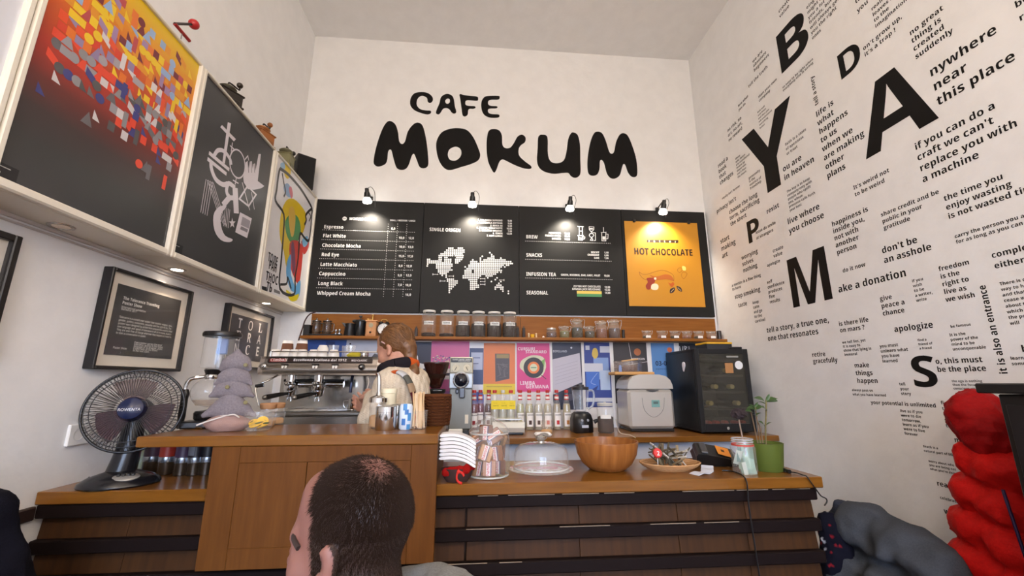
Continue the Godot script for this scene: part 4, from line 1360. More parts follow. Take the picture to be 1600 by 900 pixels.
	for l1 in lw: obj("letter_block", words([l1]), mat(rgb(250, 226, 170), 0.5), po, Vector3(0, 0, 0.0062))
	obj("lettering", ht, mat(rgb(42, 22, 14), 0.5), po, Vector3(0, 0, 0.0062))
	for cx in [[128, 30], [656, 45]]:
		var c: Vector2 = c4.call(cx[0], cx[1])
		obj("clip", bx(0.022, 0.028, 0.016, 0.003), mat(rgb(22, 22, 24), 0.35), po, Vector3(c.x, ph + 0.002, 0.0095))
	# clip-on spotlights over the boards
	var wher := ["over the espresso price list", "over the world map", "over the brew and snacks list", "over the orange poster"]
	var bp := [[574, 319], [738, 325], [890, 331], [1035.5, 336]]
	for i in 4:
		var zc := 0.14
		var c := on_z(bp[i][0], bp[i][1], zc)
		var t := thing("spotlight", "small black clamp spotlight shining " + wher[i], "spotlight", c, 0, "spotlights above the menu boards")
		var tilt := 24.0            # leans out from the wall, shining back down onto the board
		var head := Node3D.new()
		var B := T(0, 0, 0, tilt, 0, 0)
		obj("bulb", lathe(pr([0, 0, 0.026, 0.004, 0.035, 0.014, 0.036, 0.026, 0.026, 0.045, 0.015, 0.06]), 24), glow(rgb(255, 248, 236), 7.0), t).transform = B
		obj("lamp_holder", lathe(pr([0.017, 0.052, 0.024, 0.06, 0.022, 0.09, 0.016, 0.1, 0.016, 0.125, 0.008, 0.13, 0, 0.13]), 20), mat(rgb(26, 26, 26), 0.4), t).transform = B
		var topp := B * Vector3(0, 0.12, 0)
		obj("arm", tube([topp, topp + Vector3(0, 0.005, -0.04), Vector3(0, topp.y - 0.012, -0.1)], 0.005), mat(rgb(26, 26, 26), 0.4), t)
		obj("clamp", merge([[bx(0.03, 0.03, 0.02), T(0, topp.y - 0.014, -0.096)]]), mat(rgb(26, 26, 26), 0.4), t)
		obj("cord", tube(smooth([topp, topp + Vector3(0.03, 0.02, 0), topp + Vector3(0.055, -0.01, -0.03), topp + Vector3(0.05, -0.06, -0.085), topp + Vector3(0.05, -0.11, -0.1)], 5), 0.0022, 6), mat(rgb(30, 30, 30)), t)
		head.free()
		var l := SpotLight3D.new()
		l.name = "spot_light"
		l.light_color = rgb(255, 244, 226)
		l.light_energy = 0.52
		l.light_size = 0.03
		l.spot_angle = 62
		l.spot_angle_attenuation = 0.8
		l.spot_range = 8
		l.spot_attenuation = 2
		l.shadow_enabled = true
		t.add_child(l)
		l.position = B * Vector3(0, -0.012, 0)
		l.look_at_from_position(c + l.position, c + l.position + Vector3(0, -1, -0.42), Vector3(0, 0, 1))

# ---------------------------------------------------------------- shelf with its wooden back
func shelf_unit():
	var wd := wood("shelf wood", rgb(134, 82, 32), rgb(154, 98, 42), 0, 0.5)
	var x0 := on_z(469, 524, 0.12).x
	var t := thing("wall_shelf", "long orange-brown wooden shelf with a wooden back under the menu boards", "shelf", Vector3(0, 0, 0))
	obj("board", bx(W - x0, 0.022, 0.125), wd, t, Vector3((W + x0) / 2, SH - 0.011, 0.0635))
	var bl := on_z(486, 505, 0.01).x
	var br := on_z(1118, 510, 0.01).x
	var mid := on_z(813, 500, 0.01).x
	for s in [[bl, mid - 0.001], [mid + 0.001, br]]:
		obj("back_panel", bx(s[1] - s[0], 1.92 - SH, 0.012), wd, t, Vector3((s[0] + s[1]) / 2, (1.92 + SH) / 2, 0.0065))
	# red and black cable running down the shelf's left end
	var pts := []
	for p in [[494, 487], [484, 491], [477, 500], [473, 512], [468, 527], [464, 541], [458, 556]]: pts.append(on_z(p[0], p[1], 0.09))
	one("cable", tube(smooth(pts, 4), 0.005, 6), mat(rgb(58, 22, 20), 0.5), "dark red cable looping down past the left end of the shelf", "cable")

# ---------------------------------------------------------------- counters
func counters():
	var top := wood("counter top", rgb(112, 70, 22), rgb(134, 87, 31), 0, 0.32, 0.5, 3)
	var front := wood("bar front", rgb(91, 54, 19), rgb(108, 66, 25), 1, 0.5, 0.0, 9)
	var slat := wood("counter boards", rgb(56, 34, 17), rgb(74, 46, 22), 1, 0.55, 0.0, 5)
	var rail := mat(rgb(24, 15, 14), 0.6, 0.0, 0.25)
	var xe := 2.961
	var x0 := 0.004
	# front counter: one long body with a top, dark rails and brown boards
	var t := thing("service_counter", "long wooden service counter with dark horizontal rails across its front", "counter", Vector3.ZERO)
	obj("worktop", bx(xe - x0, 0.042, 0.46, 0.003), top, t, Vector3((xe + x0) / 2, CT - 0.021, CZ - 0.23))
	obj("carcass", bx(xe - x0 - 0.06, 0.93, 0.36, 0.0), mat(rgb(60, 40, 28), 0.7), t, Vector3((xe + x0) / 2 - 0.02, 0.465, CZ - 0.25))
	var ys := [0.968, 0.853, 0.738, 0.623, 0.508, 0.393, 0.278, 0.163]
	for i in ys.size():
		obj("rail", bx(xe - x0 - 0.03, 0.044, 0.03, 0.004), rail, t, Vector3((xe + x0) / 2 - 0.012, ys[i] - 0.022, CZ - 0.021))
	# lacquer worn off along the rails' upper edges
	for i in 3:
		var xw := 1.41
		while xw < 2.9:
			var ln := rng.randf_range(0.03, 0.22)
			if rng.randf() < [0.7, 0.3, 0.25][i]: obj("worn_edge", bx(ln, 0.0024, 0.003, 0.0005), mat(rgb(150, 134, 116), 0.8), t, Vector3(minf(xw + ln / 2, 2.85), ys[i] - 0.0008, CZ - 0.0068))
			xw += ln + rng.randf_range(0.0, 0.06)
	var js := [x0, 0.3, on_z(330, 820, CZ).x + 0.004, 1.0, on_z(726, 820, CZ).x, 1.95, 2.35, on_z(1172, 790, CZ).x, xe - 0.03]
	for i in ys.size():
		var y1: float = ys[i] - 0.044
		var y0: float = ys[i + 1] if i + 1 < ys.size() else 0.06
		for j in js.size() - 1:
			var wd: float = js[j + 1] - js[j]
			var gap := 0.008 if j == 4 else 0.0015
			var b := obj("board", bx(wd - gap, y1 - y0 + 0.006, 0.014, 0.001), slat, t, Vector3((js[j] + js[j + 1]) / 2 + gap / 2, (y0 + y1) / 2, CZ - 0.048), Vector3(-7, 0, 0))
	obj("plinth", bx(xe - x0 - 0.06, 0.06, 0.03), rail, t, Vector3((xe + x0) / 2 - 0.02, 0.03, CZ - 0.09))
	# raised bar standing on it
	var z1 := 1.716
	var z0 := 1.29
	var xl := 0.331
	var xr := 1.4
	var pl := on_z(332, 700, z1).x
	t = thing("raised_bar", "raised wooden bar with a framed brown front panel and an overhanging top", "bar", Vector3.ZERO)
	obj("top", bx(xr - xl, 0.037, z1 - z0, 0.003), top, t, Vector3((xl + xr) / 2, BT - 0.0185, (z0 + z1) / 2))
	var yb := on_z(315, 893, z1).y
	var yt := BT - 0.038
	obj("carcass", bx(xr - pl - 0.01, yt - CT, 0.36, 0.0), front, t, Vector3((pl + xr) / 2, (yt + CT) / 2 + 0.0005, z0 + 0.19))
	var sx0 := on_z(371, 740, z1).x
	var sx1 := on_z(641, 740, z1).x
	var sy1 := on_z(480, 722, z1).y
	var sy0 := on_z(400, 857, z1).y
	var sm := on_z(478, 740, z1).x
	for s in [["stile", pl, sx0, yb, yt], ["stile", sx1, xr, yb, yt], ["top_rail", sx0, sx1, sy1, yt], ["bottom_rail", sx0, sx1, yb, sy0]]:
		var m := box_at(Vector3(s[1] + 0.0002, s[3], z1 - 0.028), Vector3(s[2] - 0.0002, s[4], z1), 0.0015)
		obj(s[0], m[0], front, t, m[1].origin)
	for s in [[sx0, sm - 0.0012], [sm + 0.0012, sx1]]:
		var m := box_at(Vector3(s[0], sy0, z1 - 0.028), Vector3(s[1], sy1, z1 - 0.0025), 0.001)
		obj("panel", m[0], front, t, m[1].origin)
	# back worktop against the wall
	t = thing("back_worktop", "wooden worktop along the back wall under the posters", "worktop", Vector3.ZERO)
	obj("top", bx(W - 0.01, 0.036, 0.59, 0.003), top, t, Vector3(W / 2, KT - 0.018, 0.3))
	obj("apron", bx(W - 0.1, 0.2, 0.02, 0.0), mat(rgb(196, 200, 210), 0.5), t, Vector3(W / 2, KT - 0.137, 0.5))
	for i in 5:
		obj("unit_door", bx((W - 0.12) / 5 - 0.006, 0.72, 0.02), mat(rgb(205, 206, 210), 0.5), t, Vector3(0.06 + (W - 0.12) / 5 * (i + 0.5), 0.44, 0.5))
	obj("plinth", bx(W - 0.1, 0.08, 0.02), mat(rgb(90, 90, 92), 0.6), t, Vector3(W / 2, 0.04, 0.44))

# ---------------------------------------------------------------- posters pinned under the shelf
func sheet(label: String, x0: float, x1: float, y1px: float, y0px: float, base: Color, z := 0.002) -> Array:
	var a := on_z(x0, y1px, z)
	var b := on_z(x1, y0px, z)
	var w := b.x - a.x
	var h := a.y - b.y
	var t := thing("pinned_poster", label, "poster", Vector3(a.x, b.y, 0.0), 0, "posters pinned below the shelf")
	obj("sheet", bx(w, h, 0.0015, 0.0), mat(base, 0.45), t, Vector3(w / 2, h / 2, z))
	return [t, Ink.new(), w, h, z + 0.0004]
func ink_on(s: Array):
	obj("print", s[1].mesh(), vcol(0.45), s[0], Vector3(0, 0, s[4]))
func sheets():
	var s := sheet("deep blue poster behind the espresso machine", 481, 541, 528, 640, rgb(36, 74, 148))
	s[1].rect(s[2] * 0.42, s[3] * 0.86, s[2] * 0.2, s[3] * 0.09, rgb(26, 50, 112))
	s[1].rect(s[2] * 0.1, s[3] * 0.68, s[2] * 0.35, 0.01, rgb(150, 176, 216))
	ink_on(s)
	s = sheet("pale poster of a grey mountain beside the deep blue one", 542, 612, 531, 640, rgb(176, 182, 200), 0.0028)
	var w: float = s[2]
	var h: float = s[3]
	s[1].poly([Vector2(w * 0.3, h * 0.45), Vector2(w, h * 0.45), Vector2(w, h * 0.72), Vector2(w * 0.86, h * 0.72), Vector2(w * 0.7, h * 0.78), Vector2(w * 0.58, h * 0.8), Vector2(w * 0.45, h * 0.68)], rgb(66, 66, 74))
	s[1].poly(smooth([Vector2(0, h * 0.42), Vector2(w * 0.16, h * 0.42), Vector2(w * 0.19, h * 0.7), Vector2(w * 0.12, h * 0.86), Vector2(0, h * 0.88)], 3, true), rgb(84, 80, 92))
	s[1].rect(w * 0.06, h * 0.93, 0.012, 0.012, rgb(34, 34, 40))
	ink_on(s)
	s = sheet("navy poster with a white swan behind the barista", 612, 674, 534, 640, rgb(38, 44, 70))
	w = s[2]
	h = s[3]
	s[1].poly(smooth([Vector2(w * 0.55, h * 0.55), Vector2(w * 0.62, h * 0.8), Vector2(w * 0.68, h * 0.68), Vector2(w * 0.95, h * 0.66), Vector2(w * 0.72, h * 0.58)], 3, true), rgb(220, 222, 228))
	s[1].poly(smooth([Vector2(w * 0.7, h * 0.26), Vector2(w * 0.9, h * 0.4), Vector2(w * 0.98, h * 0.42), Vector2(w * 0.9, h * 0.3)], 3, true), rgb(220, 222, 228))
	ink_on(s)
	obj("lettering", words([["KING", w * 0.98, h * 0.44, 0.07, font_b, 1, 2]]), mat(rgb(225, 226, 230)), s[0], Vector3(0, 0, s[4] + 0.001))
	s = sheet("pink poster with rows of blue and beige specks", 674.5, 731, 533, 655, rgb(196, 92, 146), 0.0026)
	w = s[2]
	h = s[3]
	for i in 90:
		var x := rng.randf() * w * 0.92 + 0.01
		s[1].rect(x, h * (0.72 + 0.09 * rng.randf() - 0.1 * absf(x / w - 0.2)), 0.012, 0.006, [rgb(56, 62, 120), rgb(206, 188, 160), rgb(110, 110, 150)][i % 3])
		if s[1].z > 0.0014: s[1].z = 0.0007
	s[1].rect(w * 0.02, h * 0.5, w * 0.14, h * 0.13, rgb(226, 186, 206))
	s[1].rect(w * 0.2, h * 0.5, w * 0.38, h * 0.14, rgb(226, 222, 226))
	s[1].rect(w * 0.23, h * 0.55, w * 0.3, h * 0.035, rgb(70, 66, 84))
	s[1].rect(w * 0.55, h * 0.4, w * 0.4, h * 0.1, rgb(170, 50, 70))
	s[1].rect(0, 0, w, h * 0.35, rgb(150, 84, 150))
	ink_on(s)
	s = sheet("white bordered navy poster above the first syrup bottles", 731.5, 755.5, 535, 650, rgb(218, 220, 228))
	w = s[2]
	h = s[3]
	s[1].rect(w * 0.1, h * 0.42, w * 0.85, h * 0.5, rgb(52, 70, 116))
	s[1].rect(w * 0.2, h * 0.62, w * 0.7, h * 0.24, rgb(170, 180, 206))
	s[1].rect(w * 0.25, h * 0.78, w * 0.5, 0.006, rgb(60, 70, 120))
	s[1].rect(w * 0.25, h * 0.7, w * 0.4, 0.006, rgb(60, 70, 120))
	s[1].rect(0, 0, w, h * 0.32, rgb(86, 96, 178))
	ink_on(s)
	s = sheet("orange poster with a dark engraved picture and a yellow foot", 756, 805, 536, 616, rgb(214, 118, 56), 0.0026)
	w = s[2]
	h = s[3]
	s[1].poly([Vector2(w * 0.38, h * 0.24), Vector2(w * 0.82, h * 0.3), Vector2(w * 0.82, h * 0.79), Vector2(w * 0.36, h * 0.79)], rgb(74, 68, 74))
	s[1].rect(w * 0.4, h * 0.7, w * 0.4, h * 0.08, rgb(150, 130, 80))
	for i in 14: s[1].stroke([Vector2(w * (0.4 + 0.38 * rng.randf()), h * (0.3 + 0.35 * rng.randf())), Vector2(w * (0.4 + 0.38 * rng.randf()), h * (0.3 + 0.35 * rng.randf()))], 0.004, rgb(104, 98, 100))
	s[1].rect(0, 0, w, h * 0.2, rgb(218, 190, 36))
	s[1].rect(w * 0.1, h * 0.14, w * 0.8, 0.004, rgb(110, 96, 40))
	ink_on(s)
	# language school poster
	s = sheet("bright pink language course poster with a black record", 806.5, 861.5, 535, 613, rgb(226, 200, 214), 0.003)
	w = s[2]
	h = s[3]
	s[1].rect(w * 0.02, h * 0.015, w * 0.95, h * 0.97, rgb(206, 58, 128))
	s[1].poly(smooth([Vector2(w * 0.2, h * 0.42), Vector2(w * 0.1, h * 0.5), Vector2(w * 0.14, h * 0.62), Vector2(w * 0.3, h * 0.7), Vector2(w * 0.5, h * 0.74), Vector2(w * 0.78, h * 0.7), Vector2(w * 0.86, h * 0.5), Vector2(w * 0.7, h * 0.3), Vector2(w * 0.4, h * 0.3)], 3, true), rgb(206, 206, 176))
	s[1].poly([Vector2(w * 0.72, h * 0.62), Vector2(w * 0.84, h * 0.68), Vector2(w * 0.8, h * 0.5)], rgb(120, 160, 84))
	s[1].disc(w * 0.5, h * 0.49, w * 0.29, rgb(40, 36, 42), 32)
	s[1].disc(w * 0.5, h * 0.49, w * 0.17, rgb(222, 120, 52), 24)
	s[1].disc(w * 0.5, h * 0.49, w * 0.11, rgb(206, 206, 170), 20)
	s[1].rect(w * 0.42, h * 0.48, w * 0.16, h * 0.02, rgb(90, 140, 110))
	s[1].stroke([Vector2(w * 0.72, h * 0.34), Vector2(w * 0.86, h * 0.26)], 0.006, rgb(40, 36, 42))
	ink_on(s)
	obj("lettering", words([["CURSURI", w * 0.3, h * 0.84, 0.034, font_b, 1, 1], ["STANDARD", w * 0.58, h * 0.78, 0.034, font_b, 1, 1], ["LIMBA", w * 0.32, h * 0.15, 0.04, font_b, 1, 1], ["GERMANA", w * 0.6, h * 0.08, 0.038, font_b, 1, 1]]), mat(rgb(236, 220, 230)), s[0], Vector3(0, 0, s[4] + 0.0012))
	s = sheet("navy poster covered by a creased pale grey paper", 862.5, 911.5, 535, 640, rgb(42, 48, 72))
	w = s[2]
	h = s[3]
	s[1].disc(w * 0.66, h * 0.92, 0.008, rgb(200, 205, 220), 10)
	s[1].poly([Vector2(0, h * 0.22), Vector2(w * 0.98, h * 0.4), Vector2(w * 0.94, h * 0.84), Vector2(0, h * 0.74)], rgb(186, 182, 194))
	for i in 6: s[1].stroke([Vector2(w * 0.08, h * (0.62 - i * 0.05)), Vector2(w * 0.86, h * (0.72 - i * 0.05))], 0.002, rgb(150, 146, 160))
	s[1].poly([Vector2(w * 0.3, h * 0.1), Vector2(w, h * 0.18), Vector2(w, h * 0.28), Vector2(w * 0.35, h * 0.2)], rgb(78, 80, 104))
	ink_on(s)
	obj("lettering", words([["BERGLAND", w * 0.02, h * 0.85, 0.024, font_r]]), mat(rgb(200, 205, 216)), s[0], Vector3(0, 0, s[4] + 0.001))
	s = sheet("royal blue poster with pale panels and a yellow blot", 912, 957, 535, 636, rgb(40, 62, 138), 0.0026)
	w = s[2]
	h = s[3]
	s[1].rect(w * 0.06, h * 0.88, w * 0.16, h * 0.07, rgb(190, 196, 212))
	s[1].rect(w * 0.62, h * 0.84, w * 0.38, h * 0.1, rgb(190, 196, 212))
	s[1].rect(w * 0.35, h * 0.42, w * 0.58, h * 0.34, rgb(126, 156, 208))
	s[1].rect(0, h * 0.54, w * 0.7, h * 0.13, rgb(198, 202, 214))
	s[1].poly(smooth([Vector2(w * 0.3, h * 0.8), Vector2(w * 0.42, h * 0.74), Vector2(w * 0.54, h * 0.8), Vector2(w * 0.5, h * 0.9), Vector2(w * 0.36, h * 0.9)], 3, true), rgb(206, 180, 84))
	s[1].rect(w * 0.58, h * 0.26, w * 0.38, h * 0.3, rgb(176, 194, 220))
	s[1].rect(w * 0.04, h * 0.26, w * 0.5, h * 0.28, rgb(66, 110, 196))
	s[1].stroke(smooth([Vector2(w * 0.48, h * 0.52), Vector2(w * 0.22, h * 0.38), Vector2(w * 0.4, h * 0.34)], 4), 0.003, rgb(170, 190, 226))
	s[1].poly([Vector2(w * 0.25, h * 0.27), Vector2(w * 0.5, h * 0.33), Vector2(w * 0.4, h * 0.24)], rgb(34, 60, 130))
	s[1].rect(0, h * 0.08, w, h * 0.06, rgb(200, 204, 212))
	ink_on(s)
	s = sheet("dark poster with an orange disc and thin white lines", 957.5, 1016, 535, 630, rgb(58, 55, 58))
	w = s[2]
	h = s[3]
	s[1].disc(w * 0.72, h * 0.84, w * 0.105, rgb(176, 106, 62), 22)
	s[1].stroke([Vector2(w * 0.47, h), Vector2(w * 0.55, h * 0.63)], 0.004, rgb(206, 204, 202))
	s[1].stroke([Vector2(0, h * 0.58), Vector2(w, h * 0.68)], 0.004, rgb(206, 204, 202))
	ink_on(s)
	obj("lettering", words([["AMERICAN", w * 0.73, h * 0.71, 0.022, font_b, 1, 1]]), mat(rgb(222, 220, 220)), s[0], Vector3(0, 0, s[4] + 0.001))
	s = sheet("light blue poster with a red blot behind the wine cooler", 1016.5, 1060, 536, 625, rgb(92, 140, 198), 0.0026)
	w = s[2]
	h = s[3]
	s[1].disc(w * 0.8, h * 0.88, 0.022, rgb(206, 112, 76), 9)
	ink_on(s)
	obj("lettering", words([["03-06", w * 0.14, h * 0.6, 0.05, font_b], ["programul de primavara", w * 0.14, h * 0.53, 0.014, font_r]]), mat(rgb(28, 36, 62)), s[0], Vector3(0, 0, s[4] + 0.001))
	s = sheet("black poster with hand drawn white letters behind the wine cooler", 1060.5, 1100, 536, 600, rgb(30, 34, 46))
	w = s[2]
	h = s[3]
	s[1].stroke([Vector2(w * 0.02, h * 0.92), Vector2(w * 0.06, h * 0.78), Vector2(w * 0.14, h * 0.78), Vector2(w * 0.18, h * 0.92)], 0.006, rgb(206, 208, 212))
	s[1].stroke([Vector2(w * 0.26, h * 0.76), Vector2(w * 0.26, h * 0.92), Vector2(w * 0.36, h * 0.9), Vector2(w * 0.27, h * 0.84), Vector2(w * 0.38, h * 0.76)], 0.006, rgb(206, 208, 212))
	s[1].stroke([Vector2(w * 0.46, h * 0.76), Vector2(w * 0.46, h * 0.92)], 0.006, rgb(206, 208, 212))
	ink_on(s)

# ---------------------------------------------------------------- glassware and other small builders
func stand(px: float, py: float, y: float, r: float) -> Vector3:     # centre of a round foot whose front edge shows at px, py on a level y
	var p := on_y(px, py, y)
	var d := Vector3(p.x - CP.x, 0, p.z - CP.z).normalized()
	return p + d * r
func coffee(r: float, h: float) -> ArrayMesh:
	return lathe(pr([0, 0, r - 0.004, 0, r, 0.004, r, h - 0.004, r * 0.8, h + 0.002, r * 0.3, h, 0, h + 0.003]), 24)
func tea(called: String, c0: Color, c1: Color) -> StandardMaterial3D:
	return cloth(called, c0, c1, 60.0, 0.8)
func label_plate(w: float, h: float, r: float) -> ArrayMesh:     # paper label bent round a jar of radius r, facing +z
	var v := PackedVector3Array()
	var n := PackedVector3Array()
	var idx := PackedInt32Array()
	var k := 8
	for i in k + 1:
		var a := (float(i) / k - 0.5) * w / r
		for y in [-h / 2, h / 2]:
			v.append(Vector3(sin(a) * r, y, cos(a) * r))
			n.append(Vector3(sin(a), 0, cos(a)))
	for i in k: idx.append_array([2 * i, 2 * i + 1, 2 * i + 3, 2 * i, 2 * i + 3, 2 * i + 2])
	return arr(v, n, idx)
func storage_jar(at: Vector3, r: float, h: float, fill: float, label: String, word: String):
	var t := thing("storage_jar", label, "jar", at, 0, "lidded glass jars on the shelf")
	obj("glass", lathe(pr([0, 0.002, r * 0.9, 0.002, r, 0.01, r, h * 0.72, r * 0.94, h * 0.8, r * 0.78, h * 0.88, r * 0.78, h * 0.92]), 32), glass(Color(0.95, 0.97, 0.95), 0.07), t)
	obj("lid", lathe(pr([r * 0.8, h * 0.9, r * 0.84, h * 0.9, r * 0.86, h * 0.91, r * 0.86, h * 0.965, r * 0.8, h * 0.98, r * 0.2, h * 0.985, r * 0.16, h, 0, h * 1.0]), 32), mat(rgb(214, 210, 204), 0.35), t)
	obj("coffee", coffee(r * 0.95, h * fill), tea("coffee beans", rgb(30, 18, 12), rgb(62, 40, 28)), t, Vector3(0, 0.006, 0))
	var p := obj("label", label_plate(r * 1.35, h * 0.13, r + 0.001), mat(rgb(238, 236, 230), 0.7), t, Vector3(0, h * 0.5, 0), Vector3(0, 4, 0))
	obj("lettering", words([[word, 0, -h * 0.03, h * 0.085, font_b, 0.9, 1]]), mat(rgb(40, 38, 38)), p, Vector3(0, 0, r + 0.003))
func clip_jar(at: Vector3, r: float, h: float, c: StandardMaterial3D, fill: float, label: String, group: String, tagged := false, turn := 0.0):
	var t := thing("clip_jar", label, "jar", at, turn, group)
	obj("glass", lathe(pr([0, 0.002, r * 0.9, 0.002, r, 0.008, r, h * 0.66, r * 0.86, h * 0.76, r * 0.8, h * 0.8, r * 0.86, h * 0.83, r * 0.86, h * 0.86]), 24), glass(Color(0.95, 0.97, 0.95), 0.07), t)
	obj("lid", lathe(pr([r * 0.84, h * 0.87, r * 0.88, h * 0.9, r * 0.84, h * 0.94, r * 0.5, h, 0, h]), 24), glass(Color(0.95, 0.97, 0.95), 0.1), t)
	obj("seal", lathe(pr([r * 0.82, h * 0.855, r * 0.9, h * 0.855, r * 0.9, h * 0.875, r * 0.82, h * 0.875]), 24), mat(rgb(206, 196, 178), 0.6), t)
	obj("clip", merge([[tube(smooth([Vector3(r * 0.9, h * 0.9, 0), Vector3(r * 1.3, h * 0.96, 0), Vector3(r * 1.35, h * 0.8, 0), Vector3(r * 1.1, h * 0.5, 0)], 3), 0.0018, 6)], [tube([Vector3(-r * 0.85, h * 0.97, 0), Vector3(-r * 1.15, h * 0.92, 0), Vector3(-r * 0.95, h * 0.72, 0)], 0.0018, 6)], [ring(r * 0.86, 0.0016, 24), T(0, h * 0.78, 0)]]), mat(rgb(190, 188, 184), 0.25, 0.9), t)
	obj("contents", coffee(r * 0.94, h * fill), c, t, Vector3(0, 0.005, 0))
	if tagged: obj("label", label_plate(r * 1.2, h * 0.26, r + 0.001), mat(rgb(238, 236, 230), 0.7), t, Vector3(0, h * 0.24, 0))

# ---------------------------------------------------------------- things on the shelf
func shelf_things():
	var Z := 0.066
	var X := func(px: float) -> float: return on_z(px, 522, Z).x
	var S := func(px: float) -> Vector3: return Vector3(on_z(px, 522, Z).x, SH, Z)
	var black := mat(rgb(28, 27, 28), 0.4)
	var steel := mat(rgb(176, 174, 172), 0.25, 0.9)
	var t: Node3D
	one("speaker_box", bx(0.045, 0.085, 0.07, 0.003), mat(rgb(36, 32, 32), 0.6), "small dark box at the left end of the shelf", "box", S.call(480.5) + Vector3(0, 0.0425, 0))
	one("serving_tray", bx(X.call(537) - X.call(485), 0.014, 0.1, 0.004), black, "flat black tray under the two glass coffee pots", "tray", Vector3((X.call(485) + X.call(537)) / 2, SH + 0.007, Z))
	for i in 2:
		var px: float = [493.0, 510.0][i]
		t = thing("coffee_pot", ["smoked glass coffee pot standing beside the small dark box", "smoked glass coffee pot beside the small steel tampers"][i], "coffee pot", S.call(px) + Vector3(0, 0.014, 0), 0, "glass pots on the black tray")
		obj("glass", lathe(pr([0, 0.002, 0.03, 0.002, 0.033, 0.01, 0.033, 0.09, 0.03, 0.1]), 24), glass(rgb(90, 70, 56), 0.45), t)
		obj("frame", merge([[ring(0.034, 0.002), T(0, 0.02, 0)], [ring(0.034, 0.002), T(0, 0.085, 0)], [tube([Vector3(0.034, 0.02, 0), Vector3(0.05, 0.03, 0), Vector3(0.052, 0.08, 0), Vector3(0.034, 0.09, 0)], 0.004, 8)]]), mat(rgb(120, 112, 104), 0.25, 0.9), t)
		obj("lid", lathe(pr([0.034, 0.1, 0.034, 0.106, 0.01, 0.112, 0.006, 0.118, 0.008, 0.125, 0, 0.128]), 20), mat(rgb(130, 122, 114), 0.25, 0.9), t)
	for i in 2:
		one("tamper", lathe(pr([0, 0, 0.016, 0, 0.016, 0.008, 0.006, 0.012, 0.006, 0.02, 0.012, 0.03, 0.01, 0.04, 0, 0.043]), 18), steel, ["small steel tamper on the black tray, beside the glass pots", "small steel tamper on the black tray, beside the black jug"][i], "tamper", S.call([524.0, 531.0][i]) + Vector3(0, 0.014, [-0.01, 0.012][i]), Vector3.ZERO, "tampers on the shelf")
	t = thing("milk_jug", "matt black milk jug on the shelf beside the plunger pot", "jug", S.call(546), 20)
	obj("body", lathe(pr([0, 0, 0.042, 0, 0.044, 0.004, 0.036, 0.075, 0.04, 0.098, 0.038, 0.1, 0.033, 0.076, 0.04, 0.008, 0, 0.006]), 28), black, t)
	obj("spout", ext([Vector2(-0.036, 0.07), Vector2(-0.062, 0.104), Vector2(-0.03, 0.1)], 0.02), black, t, Vector3(0, 0, -0.01))
	obj("handle", tube(smooth([Vector3(0.038, 0.09, 0), Vector3(0.056, 0.086, 0), Vector3(0.055, 0.04, 0), Vector3(0.042, 0.018, 0)], 5), 0.005), black, t)
	t = thing("plunger_pot", "black plunger coffee pot on the shelf beside the wooden mill", "coffee pot", S.call(561.8), 0)
	obj("body", lathe(pr([0, 0, 0.036, 0, 0.038, 0.004, 0.038, 0.115, 0.034, 0.118]), 28), mat(rgb(26, 28, 30), 0.2), t)
	obj("lid", lathe(pr([0.04, 0.115, 0.044, 0.118, 0.042, 0.126, 0.01, 0.134, 0.004, 0.138, 0.004, 0.15, 0.013, 0.152, 0.012, 0.162, 0, 0.164]), 28), black, t)
	obj("handle", tube(smooth([Vector3(0.036, 0.11, 0.01), Vector3(0.054, 0.1, 0.02), Vector3(0.053, 0.04, 0.02), Vector3(0.038, 0.02, 0.01)], 4), 0.006), black, t)
	obj("spout", tube([Vector3(-0.036, 0.118, 0), Vector3(-0.06, 0.124, 0)], [0.016, 0.008]), black, t)
	t = thing("wooden_mill", "pale wooden coffee mill with brass crank beside the alarm clock", "coffee mill", S.call(580.5), 0)
	var pale := wood("pale wood", rgb(196, 140, 96), rgb(212, 158, 112), 1, 0.55)
	obj("body", bx(0.078, 0.115, 0.075, 0.004), pale, t, Vector3(0, 0.0575, 0))
	obj("cap", bx(0.09, 0.01, 0.085, 0.003), pale, t, Vector3(0, 0.12, 0))
	obj("emblem", cyl(0.018, 0.003, 24), mat(rgb(170, 160, 130), 0.5), t, Vector3(0, 0.085, 0.037), Vector3(90, 0, 0))
	obj("drawer", bx(0.06, 0.04, 0.006), pale, t, Vector3(0, 0.03, 0.038))
	obj("knob", ball(0.008), mat(rgb(34, 22, 18), 0.4), t, Vector3(0, 0.03, 0.046))
	obj("crank", merge([[cyl(0.004, 0.04, 10), T(0, 0.125, 0)], [ball(0.009), T(0, 0.168, 0)], [cyl(0.003, 0.016, 8), T(-0.03, 0.125, 0.02)], [tube([Vector3(0, 0.135, 0), Vector3(-0.04, 0.137, 0.01)], 0.003)]]), mat(rgb(196, 158, 84), 0.3, 0.8), t)
	# alarm clock
	t = thing("alarm_clock", "round twin bell alarm clock with white face and black rim", "clock", S.call(599.5) + Vector3(0, 0.058, 0.01), 6)
	obj("case", lathe(pr([0, -0.02, 0.036, -0.02, 0.046, -0.012, 0.05, 0.01, 0.048, 0.018, 0.043, 0.02]), 36), mat(rgb(22, 20, 22), 0.3), t, Vector3.ZERO, Vector3(90, 0, 0))
	obj("face", cyl(0.044, 0.002, 36), mat(rgb(238, 234, 226), 0.5), t, Vector3(0, 0, 0.013), Vector3(90, 0, 0))
	var hk := Ink.new()
	for i in 12:
		var a := TAU * i / 12
		hk.stroke([Vector2(sin(a), cos(a)) * 0.034, Vector2(sin(a), cos(a)) * 0.039], 0.002, rgb(40, 40, 40))
	hk.stroke([Vector2(0, 0), Vector2(0.006, 0.026)], 0.003, rgb(20, 20, 20))
